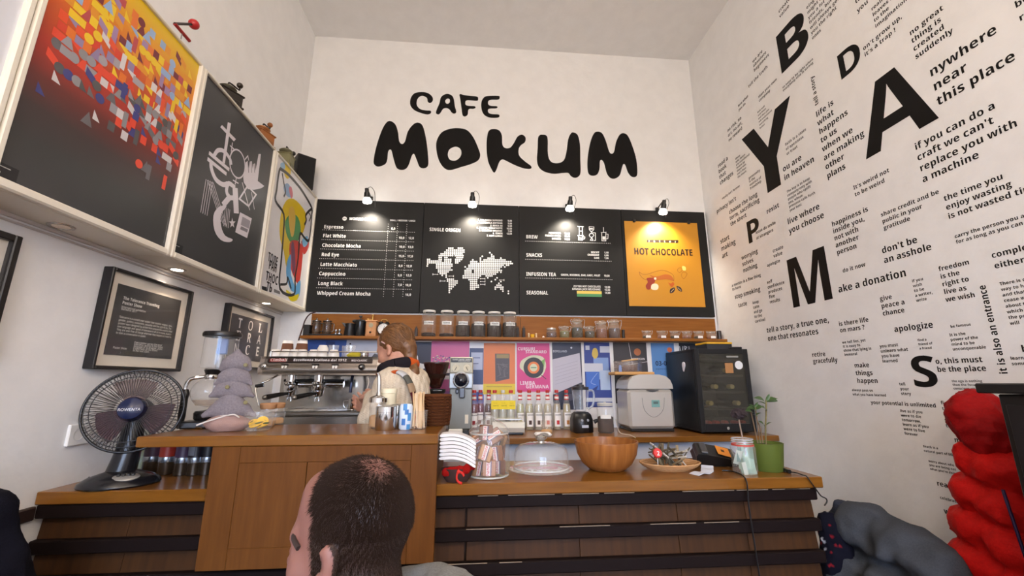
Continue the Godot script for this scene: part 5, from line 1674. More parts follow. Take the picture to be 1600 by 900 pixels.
	hk.stroke([Vector2(0, 0), Vector2(0.027, -0.02)], 0.0025, rgb(20, 20, 20))
	hk.disc(0, 0, 0.004, rgb(20, 20, 20), 10)
	obj("hands", hk.mesh(), vcol(), t, Vector3(0, 0, 0.0152))
	for s in [-1, 1]:
		obj("bell", lathe(pr([0.018, 0, 0.017, 0.008, 0.008, 0.014, 0, 0.015]), 20), mat(rgb(30, 26, 26), 0.25, 0.4), t, Vector3(s * 0.024, 0.046, 0), Vector3(0, 0, -s * 26))
		obj("foot", tube([Vector3(s * 0.03, -0.038, 0), Vector3(s * 0.036, -0.058, 0.0)], 0.004), mat(rgb(120, 100, 70), 0.3, 0.8), t)
	obj("handle", tube(smooth([Vector3(-0.022, 0.058, 0), Vector3(-0.016, 0.075, 0), Vector3(0.016, 0.075, 0), Vector3(0.022, 0.058, 0)], 4), 0.0025), mat(rgb(196, 158, 84), 0.3, 0.8), t)
	one("tin_box", bx(X.call(639) - X.call(620), 0.072, 0.08, 0.003), mat(rgb(30, 34, 34), 0.6), "dark square tin on the shelf above the barista's head", "tin", S.call(629.5) + Vector3(0, 0.036, 0))
	one("paper_box", bx(0.034, 0.05, 0.05, 0.002), mat(rgb(196, 160, 118), 0.8), "little tan paper box on the shelf beside the dark square tin", "box", S.call(641.5) + Vector3(0, 0.025, 0.01))
	one("figurine", lathe(pr([0, 0, 0.014, 0, 0.014, 0.01, 0.013, 0.05, 0.012, 0.066, 0.006, 0.076, 0.002, 0.082, 0.003, 0.086, 0, 0.088]), 16), mat(rgb(66, 58, 56), 0.6), "slim dark grey figurine beside the first big jar", "figurine", S.call(650))
	# six large jars
	var js := [[669.5, 0.12, "COLUMBIA"], [697.5, 0.1, "KENYA"], [723, 0.42, "GUATEMALA"], [747.3, 0.5, "ETHIOPIA"], [772, 0.5, "YEMEN"], [796.5, 0.55, "MONSTER"]]
	var nm := ["nearly empty big jar next to the slim dark figurine", "nearly empty big jar, second from the slim dark figurine", "half full big coffee jar next to the nearly empty ones", "big coffee jar of beans, fourth from the slim dark figurine", "big coffee jar of beans, fifth from the slim dark figurine", "fullest big coffee jar, sixth from the slim dark figurine"]
	for i in 6:
		var at: Vector3 = S.call(js[i][0])
		storage_jar(at, 0.058, ytop(at, 484.5 + i * 0.6) - SH, js[i][1], nm[i], js[i][2])
	for i in 2:
		one("figurine", lathe(pr([0, 0, 0.013, 0, 0.013, 0.01, 0.012, 0.075, 0.009, 0.083, 0.004, 0.086, 0.002, 0.098, 0, 0.1]), 14), mat(rgb(48, 42, 40), 0.6), ["slim near-black figurine beside the fullest big jar", "slim near-black figurine beside the tiny yellow cup"][i], "figurine", S.call([809.0, 818.5][i]), Vector3.ZERO, "near-black figurines")
	t = thing("toy_cup", "tiny yellow cup with pale figures at its sides", "cup", S.call(832), 0)
	obj("cup", lathe(pr([0, 0, 0.013, 0, 0.017, 0.03, 0.015, 0.03, 0.012, 0.004, 0, 0.004]), 18), mat(rgb(222, 176, 34), 0.4), t)
	for s in [-1, 1]: obj("figure", merge([[cyl(0.007, 0.025, 10), T(s * 0.03, 0, 0)], [ball(0.008, 10), T(s * 0.03, 0.032, 0)]]), mat(rgb(208, 186, 150), 0.6), t)
	one("pebble", ball(0.009, 12), mat(rgb(226, 218, 204), 0.5), "small white pebble on the shelf beside the steel lidded jar", "pebble", S.call(849) + Vector3(0, 0.0085, 0))
	t = thing("jam_jar", "squat jam jar with a steel lid on the shelf", "jar", S.call(861.5), 0)
	obj("glass", lathe(pr([0, 0.002, 0.04, 0.002, 0.043, 0.01, 0.043, 0.055, 0.034, 0.068]), 24), glass(Color(0.95, 0.97, 0.95), 0.07), t)
	obj("lid", cyl(0.037, 0.014, 24), mat(rgb(200, 194, 186), 0.3, 0.6), t, Vector3(0, 0.067, 0))
	obj("contents", coffee(0.04, 0.045), tea("spice", rgb(78, 52, 44), rgb(120, 88, 76)), t, Vector3(0, 0.004, 0))
	var green := tea("green tea", rgb(96, 92, 60), rgb(140, 132, 92))
	var dark := tea("dark tea", rgb(50, 44, 34), rgb(90, 80, 62))
	var red := tea("red tea", rgb(104, 62, 46), rgb(160, 112, 86))
	var mix := tea("mixed tea", rgb(48, 34, 34), rgb(150, 122, 110))
	var cj := [[882, 18, 509, green, "low clip-top jar of pale tea beside the steel lidded jar"], [902, 21, 498, dark, "tall clip-top jar of dark tea between two low ones"], [921.5, 18, 509, dark, "low clip-top jar of dark tea beside the tall ones"], [940, 20, 501, red, "tall clip-top jar of reddish tea"], [960, 21, 499, mix, "tall clip-top jar of mixed fruit tea beside a slim black tin"]]
	for c in cj:
		var at: Vector3 = S.call(c[0])
		clip_jar(at, c[1] * mpp(at) * 0.43, ytop(at, c[2]) - SH, c[3], 0.5, c[4], "clip-top tea jars")
	one("spice_tin", cyl(0.013, 0.075, 16), mat(rgb(40, 34, 30), 0.5), "slim black tin beside the mixed fruit tea jar", "tin", S.call(974))
	var px := [1010.5, 1034, 1054, 1072.5, 1091, 1111]
	var nl := ["little labelled clip jar next to the bare stretch of shelf", "little labelled clip jar, second from the bare stretch of shelf", "little labelled clip jar, third from the bare stretch of shelf", "little clip jar without a label among labelled ones", "little labelled clip jar next to the unlabelled one", "little labelled clip jar beside the dark round tin"]
	for i in 6:
		var at: Vector3 = S.call(px[i])
		clip_jar(at, 0.036, 0.072, red if i % 2 else dark, 0.28, nl[i], "little clip jars on the shelf's right end", i != 3)
	one("round_tin", cyl(0.018, 0.074, 20), mat(rgb(44, 36, 34), 0.35), "dark round tin at the right end of the shelf", "tin", S.call(1123.5))

# ---------------------------------------------------------------- left end of the counter
func fan():
	var at := stand(202, 765, CT, 0.095) + Vector3(-0.038, 0, 0)
	var t := thing("table_fan", "black table fan with purple-grey blades and wire guard on the counter", "fan", at, 22)
	var blk := mat(rgb(24, 24, 28), 0.25)
	obj("base", lathe(pr([0, 0, 0.118, 0, 0.124, 0.006, 0.12, 0.018, 0.096, 0.034, 0.05, 0.05, 0, 0.052]), 40, 1.0, 0.8), blk, t)
	obj("control_panel", lathe(pr([0, 0, 0.04, 0, 0.042, 0.004, 0.038, 0.007, 0, 0.008]), 28, 1.0, 0.55), mat(rgb(150, 146, 140), 0.3, 0.4), t, Vector3(0.03, 0.033, 0.062), Vector3(22, 0, 0))
	for i in 4: obj("button", bx(0.011, 0.008, 0.012, 0.002), mat(rgb(30, 30, 32), 0.4), t, Vector3(0.008 + i * 0.014, 0.044, 0.06), Vector3(22, 0, 0))
	var hy := ytop(at, 640) - CT
	obj("stem", tube(smooth([Vector3(-0.01, 0.03, -0.02), Vector3(0, 0.12, -0.03), Vector3(0.0, hy - 0.05, -0.05), Vector3(0, hy, -0.055)], 4), [0.048, 0.046, 0.044, 0.042, 0.04, 0.038, 0.036, 0.034, 0.033, 0.032, 0.031, 0.03, 0.03], 20), blk, t)
	# head: parts share one tilted frame, facing local +z
	var hd := T(0, hy, 0.0, -9, 0, 0)
	obj("motor_housing", lathe(pr([0, -0.15, 0.03, -0.148, 0.046, -0.12, 0.05, -0.06, 0.042, -0.03, 0.02, -0.02]), 32), blk, t).transform = hd * T(0, 0, 0, 90)
	var hub := obj("hub_cap", lathe(pr([0.044, -0.01, 0.045, 0.028, 0.039, 0.044, 0.022, 0.052, 0, 0.054]), 32), mat(rgb(26, 34, 66), 0.2), t)
	hub.transform = hd * T(0, 0, 0, 90)
	var lt := obj("lettering", words([["ROWENTA", 0, -0.006, 0.0135, font_r, 1.1, 1]]), mat(rgb(206, 206, 212), 0.4), t)
	lt.transform = hd * T(0, -0.004, 0.0545)
	var bm := glass(rgb(92, 66, 74), 0.72, 0.3)
	for i in 3:
		var pts := []
		for k in 11:
			var a := -0.55 + 1.1 * k / 10.0
			pts.append(Vector2(sin(a) * 0.128, cos(a) * 0.128 * (1.0 - 0.1 * (k / 10.0))))
		pts.append(Vector2(0.03, 0.035))
		pts.append(Vector2(-0.03, 0.035))
		var b := obj("blade", ext(smooth(pts, 2, true), 0.002), bm, t)
		b.transform = hd * T(0, 0, -0.015, 0, 0, 120.0 * i + 8) * T(0, 0, 0, 0, 16, 0)
	var R := 0.156
	var wires := []
	for i in 84:
		var a := TAU * i / 84
		var d := Vector3(cos(a), sin(a), 0)
		wires.append([tube([d * 0.05 + Vector3(0, 0, 0.035), d * (R * 0.72) + Vector3(0, 0, 0.034), d * (R * 0.93) + Vector3(0, 0, 0.012), d * R + Vector3(0, 0, -0.012)], 0.0011, 4)])
	for q in [[0.78, 0.03], [0.9, 0.018]]: wires.append([ring(R * q[0], 0.0016, 56), T(0, 0, q[1], 90)])
	var g: Node3D = tag(obj("front_guard", merge(wires), mat(rgb(26, 25, 28), 0.35), t), "", "", "", "stuff")
	g.transform = hd
	wires = []
	for i in 60:
		var a := TAU * i / 60
		var d := Vector3(cos(a), sin(a), 0)
		wires.append([tube([d * 0.06 + Vector3(0, 0, -0.07), d * R * 0.8 + Vector3(0, 0, -0.06), d * R + Vector3(0, 0, -0.012)], 0.0011, 4)])
	g = tag(obj("rear_guard", merge(wires), mat(rgb(26, 25, 28), 0.35), t), "", "", "", "stuff")
	g.transform = hd
	g = obj("guard_rim", ring(R, 0.005, 64), mat(rgb(22, 21, 24), 0.35), t)
	g.transform = hd * T(0, 0, -0.012, 90)
	var c := [on_y(168, 752, CT + 0.006), on_y(140, 747, CT + 0.006), on_y(142, 735, CT + 0.006), on_y(172, 728, CT + 0.02), on_y(190, 722, CT + 0.03)]
	var cp := []
	for p in smooth(c, 5): cp.append(t.transform.affine_inverse() * p)
	obj("cord", tube(cp, 0.0035, 6), mat(rgb(20, 20, 22), 0.4), t)
func left_counter_things():
	fan()
	var defs := [[233, 742, rgb(66, 44, 66), "plum coloured coffee tin behind the fan"], [257, 743, rgb(150, 42, 30), "red coffee tin under the bar top"], [282, 744, rgb(72, 50, 76), "plum coloured coffee tin beside the red one"], [302, 744, rgb(36, 28, 34), "black coffee tin with a grey label"], [321, 743, rgb(24, 26, 34), "blue-black coffee tin next to the bar's carcass"]]
	for i in defs.size():
		var d: Array = defs[i]
		var at := stand(d[0], d[1], CT, 0.032)
		var r := 0.0295
		var t := thing("coffee_tin", d[3], "tin", at, 0, "coffee tins under the bar top")
		obj("body", cyl(r, 0.13, 28), mat(rgb(64, 50, 36), 0.25, 0.4), t)
		obj("sleeve", lathe(pr([r + 0.0008, 0.072, r + 0.0008, 0.128]), 28), mat(d[2], 0.4), t)
		obj("band", lathe(pr([r + 0.001, 0.05, r + 0.0016, 0.052, r + 0.0016, 0.07, r + 0.001, 0.072]), 28), mat(rgb(150, 156, 164), 0.25, 0.8), t)
		obj("lid", cyl(r + 0.002, 0.012, 28), mat(rgb(190, 188, 186), 0.3, 0.8), t, Vector3(0, 0.13, 0))
		if i == 3: obj("label", label_plate(0.03, 0.06, r + 0.002), mat(rgb(118, 120, 128), 0.6), t, Vector3(0, 0.11, 0), Vector3(0, -12, 0))
	var b := thing("plastic_bottle", "clear greenish plastic bottle behind the fan", "bottle", Vector3(0.08, CT, 1.33))
	obj("body", lathe(pr([0, 0.002, 0.036, 0.002, 0.04, 0.01, 0.04, 0.12, 0.03, 0.16, 0.014, 0.19, 0.014, 0.21]), 24), glass(rgb(200, 226, 214), 0.3, 0.15), b)
	obj("cap", cyl(0.016, 0.016, 16), mat(rgb(210, 222, 218), 0.5), b, Vector3(0, 0.21, 0))
	one("lime_tin", cyl(0.022, 0.13, 20), mat(rgb(176, 178, 84), 0.5), "small lime coloured tin behind the fan's stem", "tin", stand(216, 733, CT, 0.02))

# ---------------------------------------------------------------- things on the raised bar
func bar_things():
	var blk := mat(rgb(22, 21, 22), 0.3)
	var chrome := mat(rgb(214, 212, 210), 0.12, 1.0)
	var clear := glass(Color(0.97, 0.98, 0.98), 0.07)
	# siphon brewer
	var at := stand(313, 672, BT, 0.1)
	var Y := func(py: float) -> float: return ytop(at, py) - BT
	var t := thing("siphon_brewer", "glass siphon coffee brewer with black stand on the raised bar", "coffee maker", at, 15)
	var m := mpp(at)
	obj("base", bx(0.13, 0.03, 0.11, 0.006), blk, t, Vector3(0, 0.016, 0))
	obj("burner", lathe(pr([0, 0.03, 0.036, 0.03, 0.044, 0.04, 0.046, Y.call(645), 0.04, Y.call(642), 0.012, Y.call(641), 0, Y.call(640)]), 24), mat(rgb(30, 28, 28), 0.25, 0.3), t, Vector3(0.012, 0, 0))
	var g0: float = Y.call(636)
	var g1: float = Y.call(590)
	var gc := (g0 + g1) / 2
	var gr := (g1 - g0) / 2
	var prof := []
	for i in 15:
		var a := -PI / 2 + (PI * 0.92) * i / 14
		prof.append(Vector2(maxf(cos(a) * gr * 1.12, 0.001), gc + sin(a) * gr))
	prof.append(Vector2(0.022, Y.call(582)))
	obj("lower_globe", lathe(prof, 32), clear, t, Vector3(0.012, 0, 0))
	obj("coffee_line", lathe(pr([0, g0 + 0.006, gr * 0.7, g0 + 0.008, gr * 0.98, g0 + 0.03, gr * 0.9, g0 + 0.032, 0, g0 + 0.032]), 28), glass(rgb(190, 160, 130), 0.35), t, Vector3(0.012, 0, 0))
	obj("stopper", cyl(0.026, Y.call(577) - Y.call(587), 24, 0.003, 0.034), blk, t, Vector3(0.014, Y.call(587), 0))
	var c0: float = Y.call(578)
	var c1: float = Y.call(527)
	obj("upper_chamber", lathe(pr([0.02, c0, 0.05, c0 + 0.004, 0.07, c0 + 0.012, 0.068, c0 + 0.02, 0.066, c1, 0.068, c1 + 0.002]), 32), clear, t, Vector3(0.03, 0, 0))
	obj("filter_stem", merge([[cyl(0.009, c1 - gc, 12), T(0.03, gc, 0)]]), glass(rgb(220, 226, 240), 0.25), t)
	obj("blue_filter", bx(0.04, 0.07, 0.02, 0.004), mat(rgb(82, 116, 176), 0.5), t, Vector3(0.036, c1 - 0.04, 0.0))
	obj("lid", lathe(pr([0.066, c1, 0.074, c1 + 0.002, 0.076, c1 + 0.012, 0.072, c1 + 0.022, 0, c1 + 0.026]), 32), blk, t, Vector3(0.03, 0, 0))
	obj("clamp", merge([[tube(smooth([Vector3(0.0, Y.call(588), 0.0), Vector3(-0.035, Y.call(590), 0.01), Vector3(-0.062, Y.call(593), 0.01), Vector3(-0.075, Y.call(603), 0.01), Vector3(-0.073, Y.call(612), 0.01)], 4), 0.008, 10)], [lathe(pr([0.028, 0, 0.03, 0.004, 0.03, 0.014, 0.028, 0.018]), 20), T(0.012, Y.call(592), 0)]]), chrome, t)
	obj("handle", lathe(pr([0.0, 0.02, 0.011, 0.024, 0.014, 0.05, 0.013, Y.call(622), 0.016, Y.call(615), 0.01, Y.call(608)]), 16), blk, t, Vector3(-0.072, 0, 0.01))
	obj("foot", merge([[lathe(pr([0, 0, 0.014, 0, 0.016, 0.006, 0.01, 0.018, 0, 0.02]), 16), T(-0.072, 0.001, 0.01)], [tube([Vector3(-0.072, 0.008, 0.01), Vector3(0.02, 0.007, 0.062)], 0.005)]]), chrome, t)
	# felt tree
	at = stand(354, 675.5, BT, 0.05) + Vector3(0, 0.001, 0)
	t = thing("felt_tree", "stuffed grey felt fir tree tied to a knitted pot", "toy tree", at, 12)
	t.scale.z = 0.68
	var felt := cloth("felt", rgb(112, 106, 112), rgb(142, 134, 138), 9.0)
	var tiers := [[0.15, 652, 617, 324, 401], [0.125, 622, 595, 331, 395], [0.105, 602, 577, 338, 391], [0.085, 580, 551, 345, 389]]
	for i in 4:
		var e: Array = tiers[i]
		var y0 := ytop(at, e[1]) - BT
		var y1 := ytop(at, e[2]) - BT
		var hw: float = (e[4] - e[3]) * mpp(at) * 0.5
		var mid := Vector3(0, 0, 0)
		var pp := [[0, Vector3(-hw * 0.45, y0 + 0.03, 0), Vector3(hw * 0.45, y0 + 0.03, 0), 0.028, 0.028, 0.025], [0, Vector3(-hw * 0.94, y0 + 0.006, 0), Vector3(-hw * 0.3, y0 + 0.036, 0), 0.008, 0.028, 0.015], [0, Vector3(hw * 0.94, y0 + 0.006, 0), Vector3(hw * 0.3, y0 + 0.036, 0), 0.008, 0.028, 0.015],
			[0, Vector3(0, y0 + 0.035, 0), Vector3(0, y1 + 0.006, 0), hw * 0.46, 0.01 if i == 3 else hw * 0.34, 0.025]]
		obj("tier", nets(pp, 0.007, null, null, 0.004, 30.0), felt, t)
	var yp := ytop(at, 648) - BT
	obj("pot", nets([[1, Vector3(0, yp * 0.46, 0), Vector3(0.084, yp * 0.5, 0.07)], [0, Vector3(0, yp * 0.5, 0), Vector3(0, yp, 0), 0.05, 0.03, 0.03]], 0.007, func(p): return p.y > 0.0005, null, 0.003, 40.0), cloth("knit pot", rgb(146, 118, 112), rgb(170, 142, 134), 22.0), t)
	obj("ribbon", merge([[ring(0.038, 0.004), T(0, yp * 0.96, 0)], [tube(smooth([Vector3(0, yp * 0.96, 0.04), Vector3(-0.05, yp * 0.7, 0.07), Vector3(-0.09, yp * 0.45, 0.075)], 4), 0.003)], [tube(smooth([Vector3(0, yp * 0.96, 0.04), Vector3(0.03, yp * 1.02, 0.06), Vector3(0.05, yp * 0.85, 0.07)], 4), 0.003)]]), mat(rgb(206, 200, 196), 0.7), t)
	for b in [[379, 571], [358, 605], [386, 629]]:
		var y := ytop(at, b[1]) - BT
		obj("button", cyl(0.008, 0.004, 14), mat(rgb(120, 112, 70), 0.5), t, Vector3((b[0] - 362) * mpp(at), y, 0.05), Vector3(90, 0, 0))
	# tumbler with lemon and mint
	at = stand(402, 675, BT, 0.05)
	t = thing("lemon_bowl", "glass bowl with lemon slices and mint on the raised bar", "bowl", at)
	obj("glass", lathe(pr([0, 0.002, 0.04, 0.002, 0.05, 0.012, 0.053, 0.06, 0.052, 0.075]), 28), clear, t)
	for i in 4: obj("lemon_slice", cyl(0.021, 0.006, 20), mat(rgb(232, 184, 32), 0.4), t, Vector3(0.018 * cos(i * 1.7), 0.014 + i * 0.007, 0.02 * sin(i * 1.7)), Vector3(18 * i, 0, 22 - 15 * i))
	for i in 6: obj("mint_leaf", ext(smooth([Vector2(-0.016, 0), Vector2(0, 0.007), Vector2(0.016, 0), Vector2(0, -0.007)], 3, true), 0.001), mat(rgb(64, 104, 42), 0.6), t, Vector3(0.03 * cos(i * 1.05), 0.03 + 0.004 * (i % 3), 0.03 * sin(i * 1.05)), Vector3(60, i * 60, 20))
	# corked jars
	for i in 2:
		at = stand([415.0, 430.0][i], [668.0, 664.0][i], BT, 0.034)
		t = thing("corked_jar", ["corked glass jar beside the lemon bowl", "corked glass jar in front of the espresso machine's left group"][i], "jar", at, 0, "corked jars on the bar")
		var jh := ytop(at, [637.0, 636.0][i]) - BT
		obj("glass", lathe(pr([0, 0.002, 0.032, 0.002, 0.036, 0.01, 0.036, jh * 0.7, 0.03, jh * 0.8, 0.03, jh]), 24), clear, t)
		obj("cork", cyl(0.031, 0.026, 20, 0.004, 0.034), cloth("cork", rgb(170, 122, 84), rgb(196, 152, 112), 40.0, 0.9), t, Vector3(0, jh - 0.006, 0))
		obj("sugar", coffee(0.033, jh * 0.3), cloth("brown sugar", rgb(186, 140, 90), rgb(206, 168, 120), 60.0), t, Vector3(0, 0.004, 0))
	# sugar pourer, canisters, can, cream tub, stirrers
	at = stand(588.5, 669.5, BT, 0.036)
	t = thing("sugar_pourer", "tall glass sugar pourer with chrome lid and long spout", "sugar pourer", at)
	var h := ytop(at, 627) - BT
	obj("glass", lathe(pr([0, 0.002, 0.032, 0.002, 0.036, 0.008, 0.035, h]), 28), clear, t)
	obj("sugar", coffee(0.033, h * 0.42), cloth("brown sugar", rgb(186, 140, 90), rgb(206, 168, 120), 60.0), t, Vector3(0, 0.004, 0))
	obj("lid", lathe(pr([0.038, h - 0.004, 0.038, h + 0.014, 0.03, h + 0.02, 0.012, h + 0.026, 0.009, h + 0.04]), 28), chrome, t)
	obj("spout", tube(smooth([Vector3(0, h + 0.03, 0), Vector3(-0.002, h + 0.08, 0), Vector3(-0.006, ytop(at, 588) - BT, 0), Vector3(-0.014, ytop(at, 583) - BT, 0.004)], 4), 0.0085, 14), chrome, t)
	for d in [[602, 673.5, 634, 0.042, "wide polished chrome canister beside the sugar pourer"], [619, 670, 632, 0.03, "narrow polished canister behind the blue and white can"]]:
		at = stand(d[0], d[1], BT, d[3])
		t = thing("canister", d[4], "canister", at, 0, "chrome canisters on the bar")
		var hh := ytop(at, d[2]) - BT
		obj("body", lathe(pr([0, 0, d[3] - 0.002, 0, d[3], 0.003, d[3], hh * 0.74, d[3] - 0.001, hh * 0.745, d[3] - 0.001, hh * 0.755, d[3], hh * 0.76, d[3], hh - 0.003, d[3] - 0.004, hh]), 36), chrome, t)
		obj("lid", lathe(pr([d[3] - 0.004, hh, d[3] * 0.5, hh + 0.003, 0, hh + 0.004]), 36), mat(rgb(190, 186, 180), 0.3, 0.9), t)
	at = stand(633, 672, BT, 0.027)
	t = thing("drinks_can", "light blue and white can beside the wooden stirrers", "can", at, 10)
	h = ytop(at, 631) - BT
	obj("body", lathe(pr([0, 0, 0.022, 0, 0.027, 0.006, 0.027, h - 0.01, 0.023, h - 0.002, 0.022, h, 0, h - 0.003]), 28), mat(rgb(206, 220, 236), 0.3), t)
	for i in 5: obj("print", label_plate(0.016, 0.02 + 0.006 * (i % 3), 0.0275), mat([rgb(70, 136, 196), rgb(54, 108, 176)][i % 2], 0.35), t, Vector3(0, h * (0.12 + 0.19 * i), 0), Vector3(0, [25, -20, 30, 5, -10][i], 0))
	at = Vector3(on_z(606, 630, 1.4).x, BT, 1.4)
	t = thing("cream_tub", "cream coloured plastic tub behind the chrome canister", "tub", at)
	h = ytop(at, 607) - BT
	obj("body", cyl(0.035, h - 0.02, 28, 0.003, 0.037), mat(rgb(226, 216, 186), 0.5), t)
	obj("lid", cyl(0.039, 0.022, 28), mat(rgb(236, 226, 196), 0.5), t, Vector3(0, h - 0.022, 0))
	at = stand(653.5, 671.5, BT, 0.034)
	t = thing("stirrer_glass", "glass tumbler holding wooden coffee stirrers", "glass", at)
	h = ytop(at, 641) - BT
	obj("glass", lathe(pr([0, 0.002, 0.03, 0.002, 0.033, 0.008, 0.036, h]), 28), clear, t)
	var top := ytop(at, 614) - BT
	for i in 26:
		var a := rng.randf() * TAU
		var r0 := 0.022 * sqrt(rng.randf())
		var s := one("stirrer", bx(0.0065, top * rng.randf_range(0.9, 1.02), 0.0018, 0.0006), mat([rgb(226, 194, 150), rgb(210, 174, 128), rgb(232, 206, 168)][i % 3], 0.7), "pale wooden coffee stirrer standing in the glass tumbler", "stirrer", at + Vector3(cos(a) * r0 * 1.1, top * 0.5 + 0.004, sin(a) * r0), Vector3(rng.randf_range(-4, 4), rng.randf() * 180, rng.randf_range(-5, 5)), "wooden stirrers in the tumbler")
	# woven basket
	at = stand(681, 666, BT, 0.056)
	t = thing("woven_basket", "round woven brown basket on the corner of the raised bar", "basket", at)
	h = ytop(at, 618) - BT
	var straw := [cloth("straw a", rgb(62, 34, 20), rgb(96, 56, 32), 40.0), cloth("straw b", rgb(76, 42, 24), rgb(112, 68, 40), 40.0)]
	var rows := 19
	for i in rows:
		var yy := (i + 0.5) * h / rows
		var rr := 0.056 + 0.007 * sin(float(i) / rows * 2.4)
		var pts := []
		for k in 49:
			var a := TAU * k / 48
			pts.append(Vector3(cos(a) * (rr + 0.0032 * (1 if (k / 2 + i) % 2 else -1)), yy, sin(a) * (rr + 0.0032 * (1 if (k / 2 + i) % 2 else -1))))
		obj("coil", tube(pts, h / rows * 0.58, 6), straw[i % 2], t)
	obj("rim", ring(0.062, 0.007, 40), straw[1], t, Vector3(0, h, 0))
	obj("bottom", cyl(0.054, 0.006, 32), straw[0], t)

# ---------------------------------------------------------------- espresso machine
func espresso_machine():
	var zf := 0.62
	var xl := on_z(404, 575, zf).x
	var xr := on_z(594, 578, zf).x
	var wd := xr - xl
	var o := Vector3((xl + xr) / 2, KT, 0.33)
	var y := func(py: float) -> float: return on_z(500, py, zf).y - KT
	var steel := mat(rgb(178, 174, 168), 0.22, 0.95)
	var brushed := mat(rgb(158, 152, 144), 0.34, 0.9)
	var chrome := mat(rgb(220, 220, 220), 0.08, 1.0)
	var blk := mat(rgb(22, 20, 20), 0.3)
	var t := thing("espresso_machine", "wide two group steel espresso machine on the back worktop", "espresso machine", o)
	var d := zf - o.z            # half depth
	var y_tray: float = y.call(643)
	var y_top: float = y.call(557)
	var y_lip: float = y.call(586)
	for sx in [-1, 1]:
		for sz in [-1, 1]: obj("foot", cyl(0.022, 0.05, 16), blk, t, Vector3(sx * (wd / 2 - 0.06), 0.0, sz * (d - 0.06)))
	obj("base", bx(wd - 0.04, y_tray - 0.075, 2 * d - 0.02, 0.01), steel, t, Vector3(0, 0.05 + (y_tray - 0.075) / 2, 0))
	obj("drip_tray", bx(wd - 0.05, 0.022, 0.26, 0.006), brushed, t, Vector3(0, y_tray - 0.014, d - 0.135))
	for i in 22: obj("tray_bar", bx((wd - 0.08) / 22 - 0.006, 0.004, 0.23, 0.001), chrome, t, Vector3(-wd / 2 + 0.04 + (wd - 0.08) / 22 * (i + 0.5), y_tray, d - 0.135))
	obj("splash_back", bx(wd - 0.05, y_lip - y_tray + 0.02, 0.02, 0.002), mat(rgb(186, 182, 176), 0.16, 0.95), t, Vector3(0, (y_lip + y_tray) / 2, d - 0.28))
	obj("rear_body", bx(wd - 0.06, y_lip - 0.06, 0.26, 0.008), steel, t, Vector3(0, y_lip / 2 + 0.03, -d + 0.15))
	# upper housing: rounded profile drawn out along x
	var hz := y_top - y_lip
	var prof := smooth([Vector2(-d + 0.02, y_lip + 0.004), Vector2(d - 0.05, y_lip), Vector2(d - 0.005, y_lip + 0.012), Vector2(d + 0.004, y_lip + 0.04), Vector2(d - 0.008, y_top - 0.05), Vector2(d - 0.022, y_top - 0.008), Vector2(d - 0.05, y_top), Vector2(-d + 0.05, y_top), Vector2(-d + 0.02, y_top - 0.02)], 3, true)
	obj("housing", ext(prof, wd - 0.05), mat(rgb(170, 162, 154), 0.24, 0.9), t, Vector3(wd / 2 - 0.025, 0, 0), Vector3(0, -90, 0))
	for s in [-1, 1]: obj("end_cap", ext(prof, 0.03), mat(rgb(206, 196, 188), 0.2, 0.9), t, Vector3(s * (wd / 2 - 0.012) + 0.015, 0, 0), Vector3(0, -90, 0))
	var fz := d + 0.002
	var ys: float = y.call(563)
	obj("name_strip", bx(wd - 0.1, 0.03, 0.006, 0.002), mat(rgb(44, 30, 28), 0.3), t, Vector3(-0.005, ys, d - 0.008), Vector3(-16, 0, 0))
	obj("lettering", words([["Eccellenza Italiana dal 1912", 0.0, -0.006, 0.02, font_b, 1.25, 1], ["Cimbali", -wd / 2 + 0.12, -0.007, 0.024, font_s, 1.1, 1], ["M23 CLASSIC", wd / 2 - 0.13, -0.006, 0.016, font_b, 1.0, 1]]), mat(rgb(230, 226, 222), 0.4), t, Vector3(-0.005, ys + 0.001, d - 0.0035), Vector3(-16, 0, 0))
	obj("red_badge", bx(0.1, 0.02, 0.002, 0.0), mat(rgb(150, 40, 34), 0.4), t, Vector3(-wd / 2 + 0.11, ys, d - 0.0047), Vector3(-16, 0, 0))
	for k in [[413, 572.5, 0.021, brushed], [565.5, 573.5, 0.02, blk]]:
		var p := on_z(k[0], k[1], zf)
		var kn := obj("knob", lathe(pr([0, 0, k[2], 0, k[2] * 1.05, 0.008, k[2] * 0.9, 0.026, k[2] * 0.5, 0.03, 0, 0.031]), 24), k[3], t, Vector3(p.x - o.x, p.y - KT, d - 0.006), Vector3(90, 0, 0))
		obj("knob_cap", ball(k[2] * 0.45, 12), chrome, kn, Vector3(0, 0.028, 0))
	for k in [444, 492, 523]:
		var p := on_z(k, 573, zf)
		for j in 2: obj("button", bx(0.014, 0.022, 0.006, 0.002), mat(rgb(232, 228, 222), 0.35), t, Vector3(p.x - o.x + (j - 0.5) * 0.018, p.y - KT - 0.004, d + 0.0), Vector3(-6, 0, 0))
		obj("button_mark", bx(0.045, 0.006, 0.003, 0.001), mat(rgb(40, 34, 32), 0.4), t, Vector3(p.x - o.x, p.y - KT + 0.016, d - 0.002), Vector3(-8, 0, 0))
	obj("cup_rail", merge([[tube([Vector3(-wd / 2 + 0.03, y_top + 0.035, d - 0.07), Vector3(wd / 2 - 0.03, y_top + 0.035, d - 0.07)], 0.004)], [cyl(0.004, 0.035, 8), T(-wd / 2 + 0.03, y_top, d - 0.07)], [cyl(0.004, 0.035, 8), T(wd / 2 - 0.03, y_top, d - 0.07)]]), chrome, t)
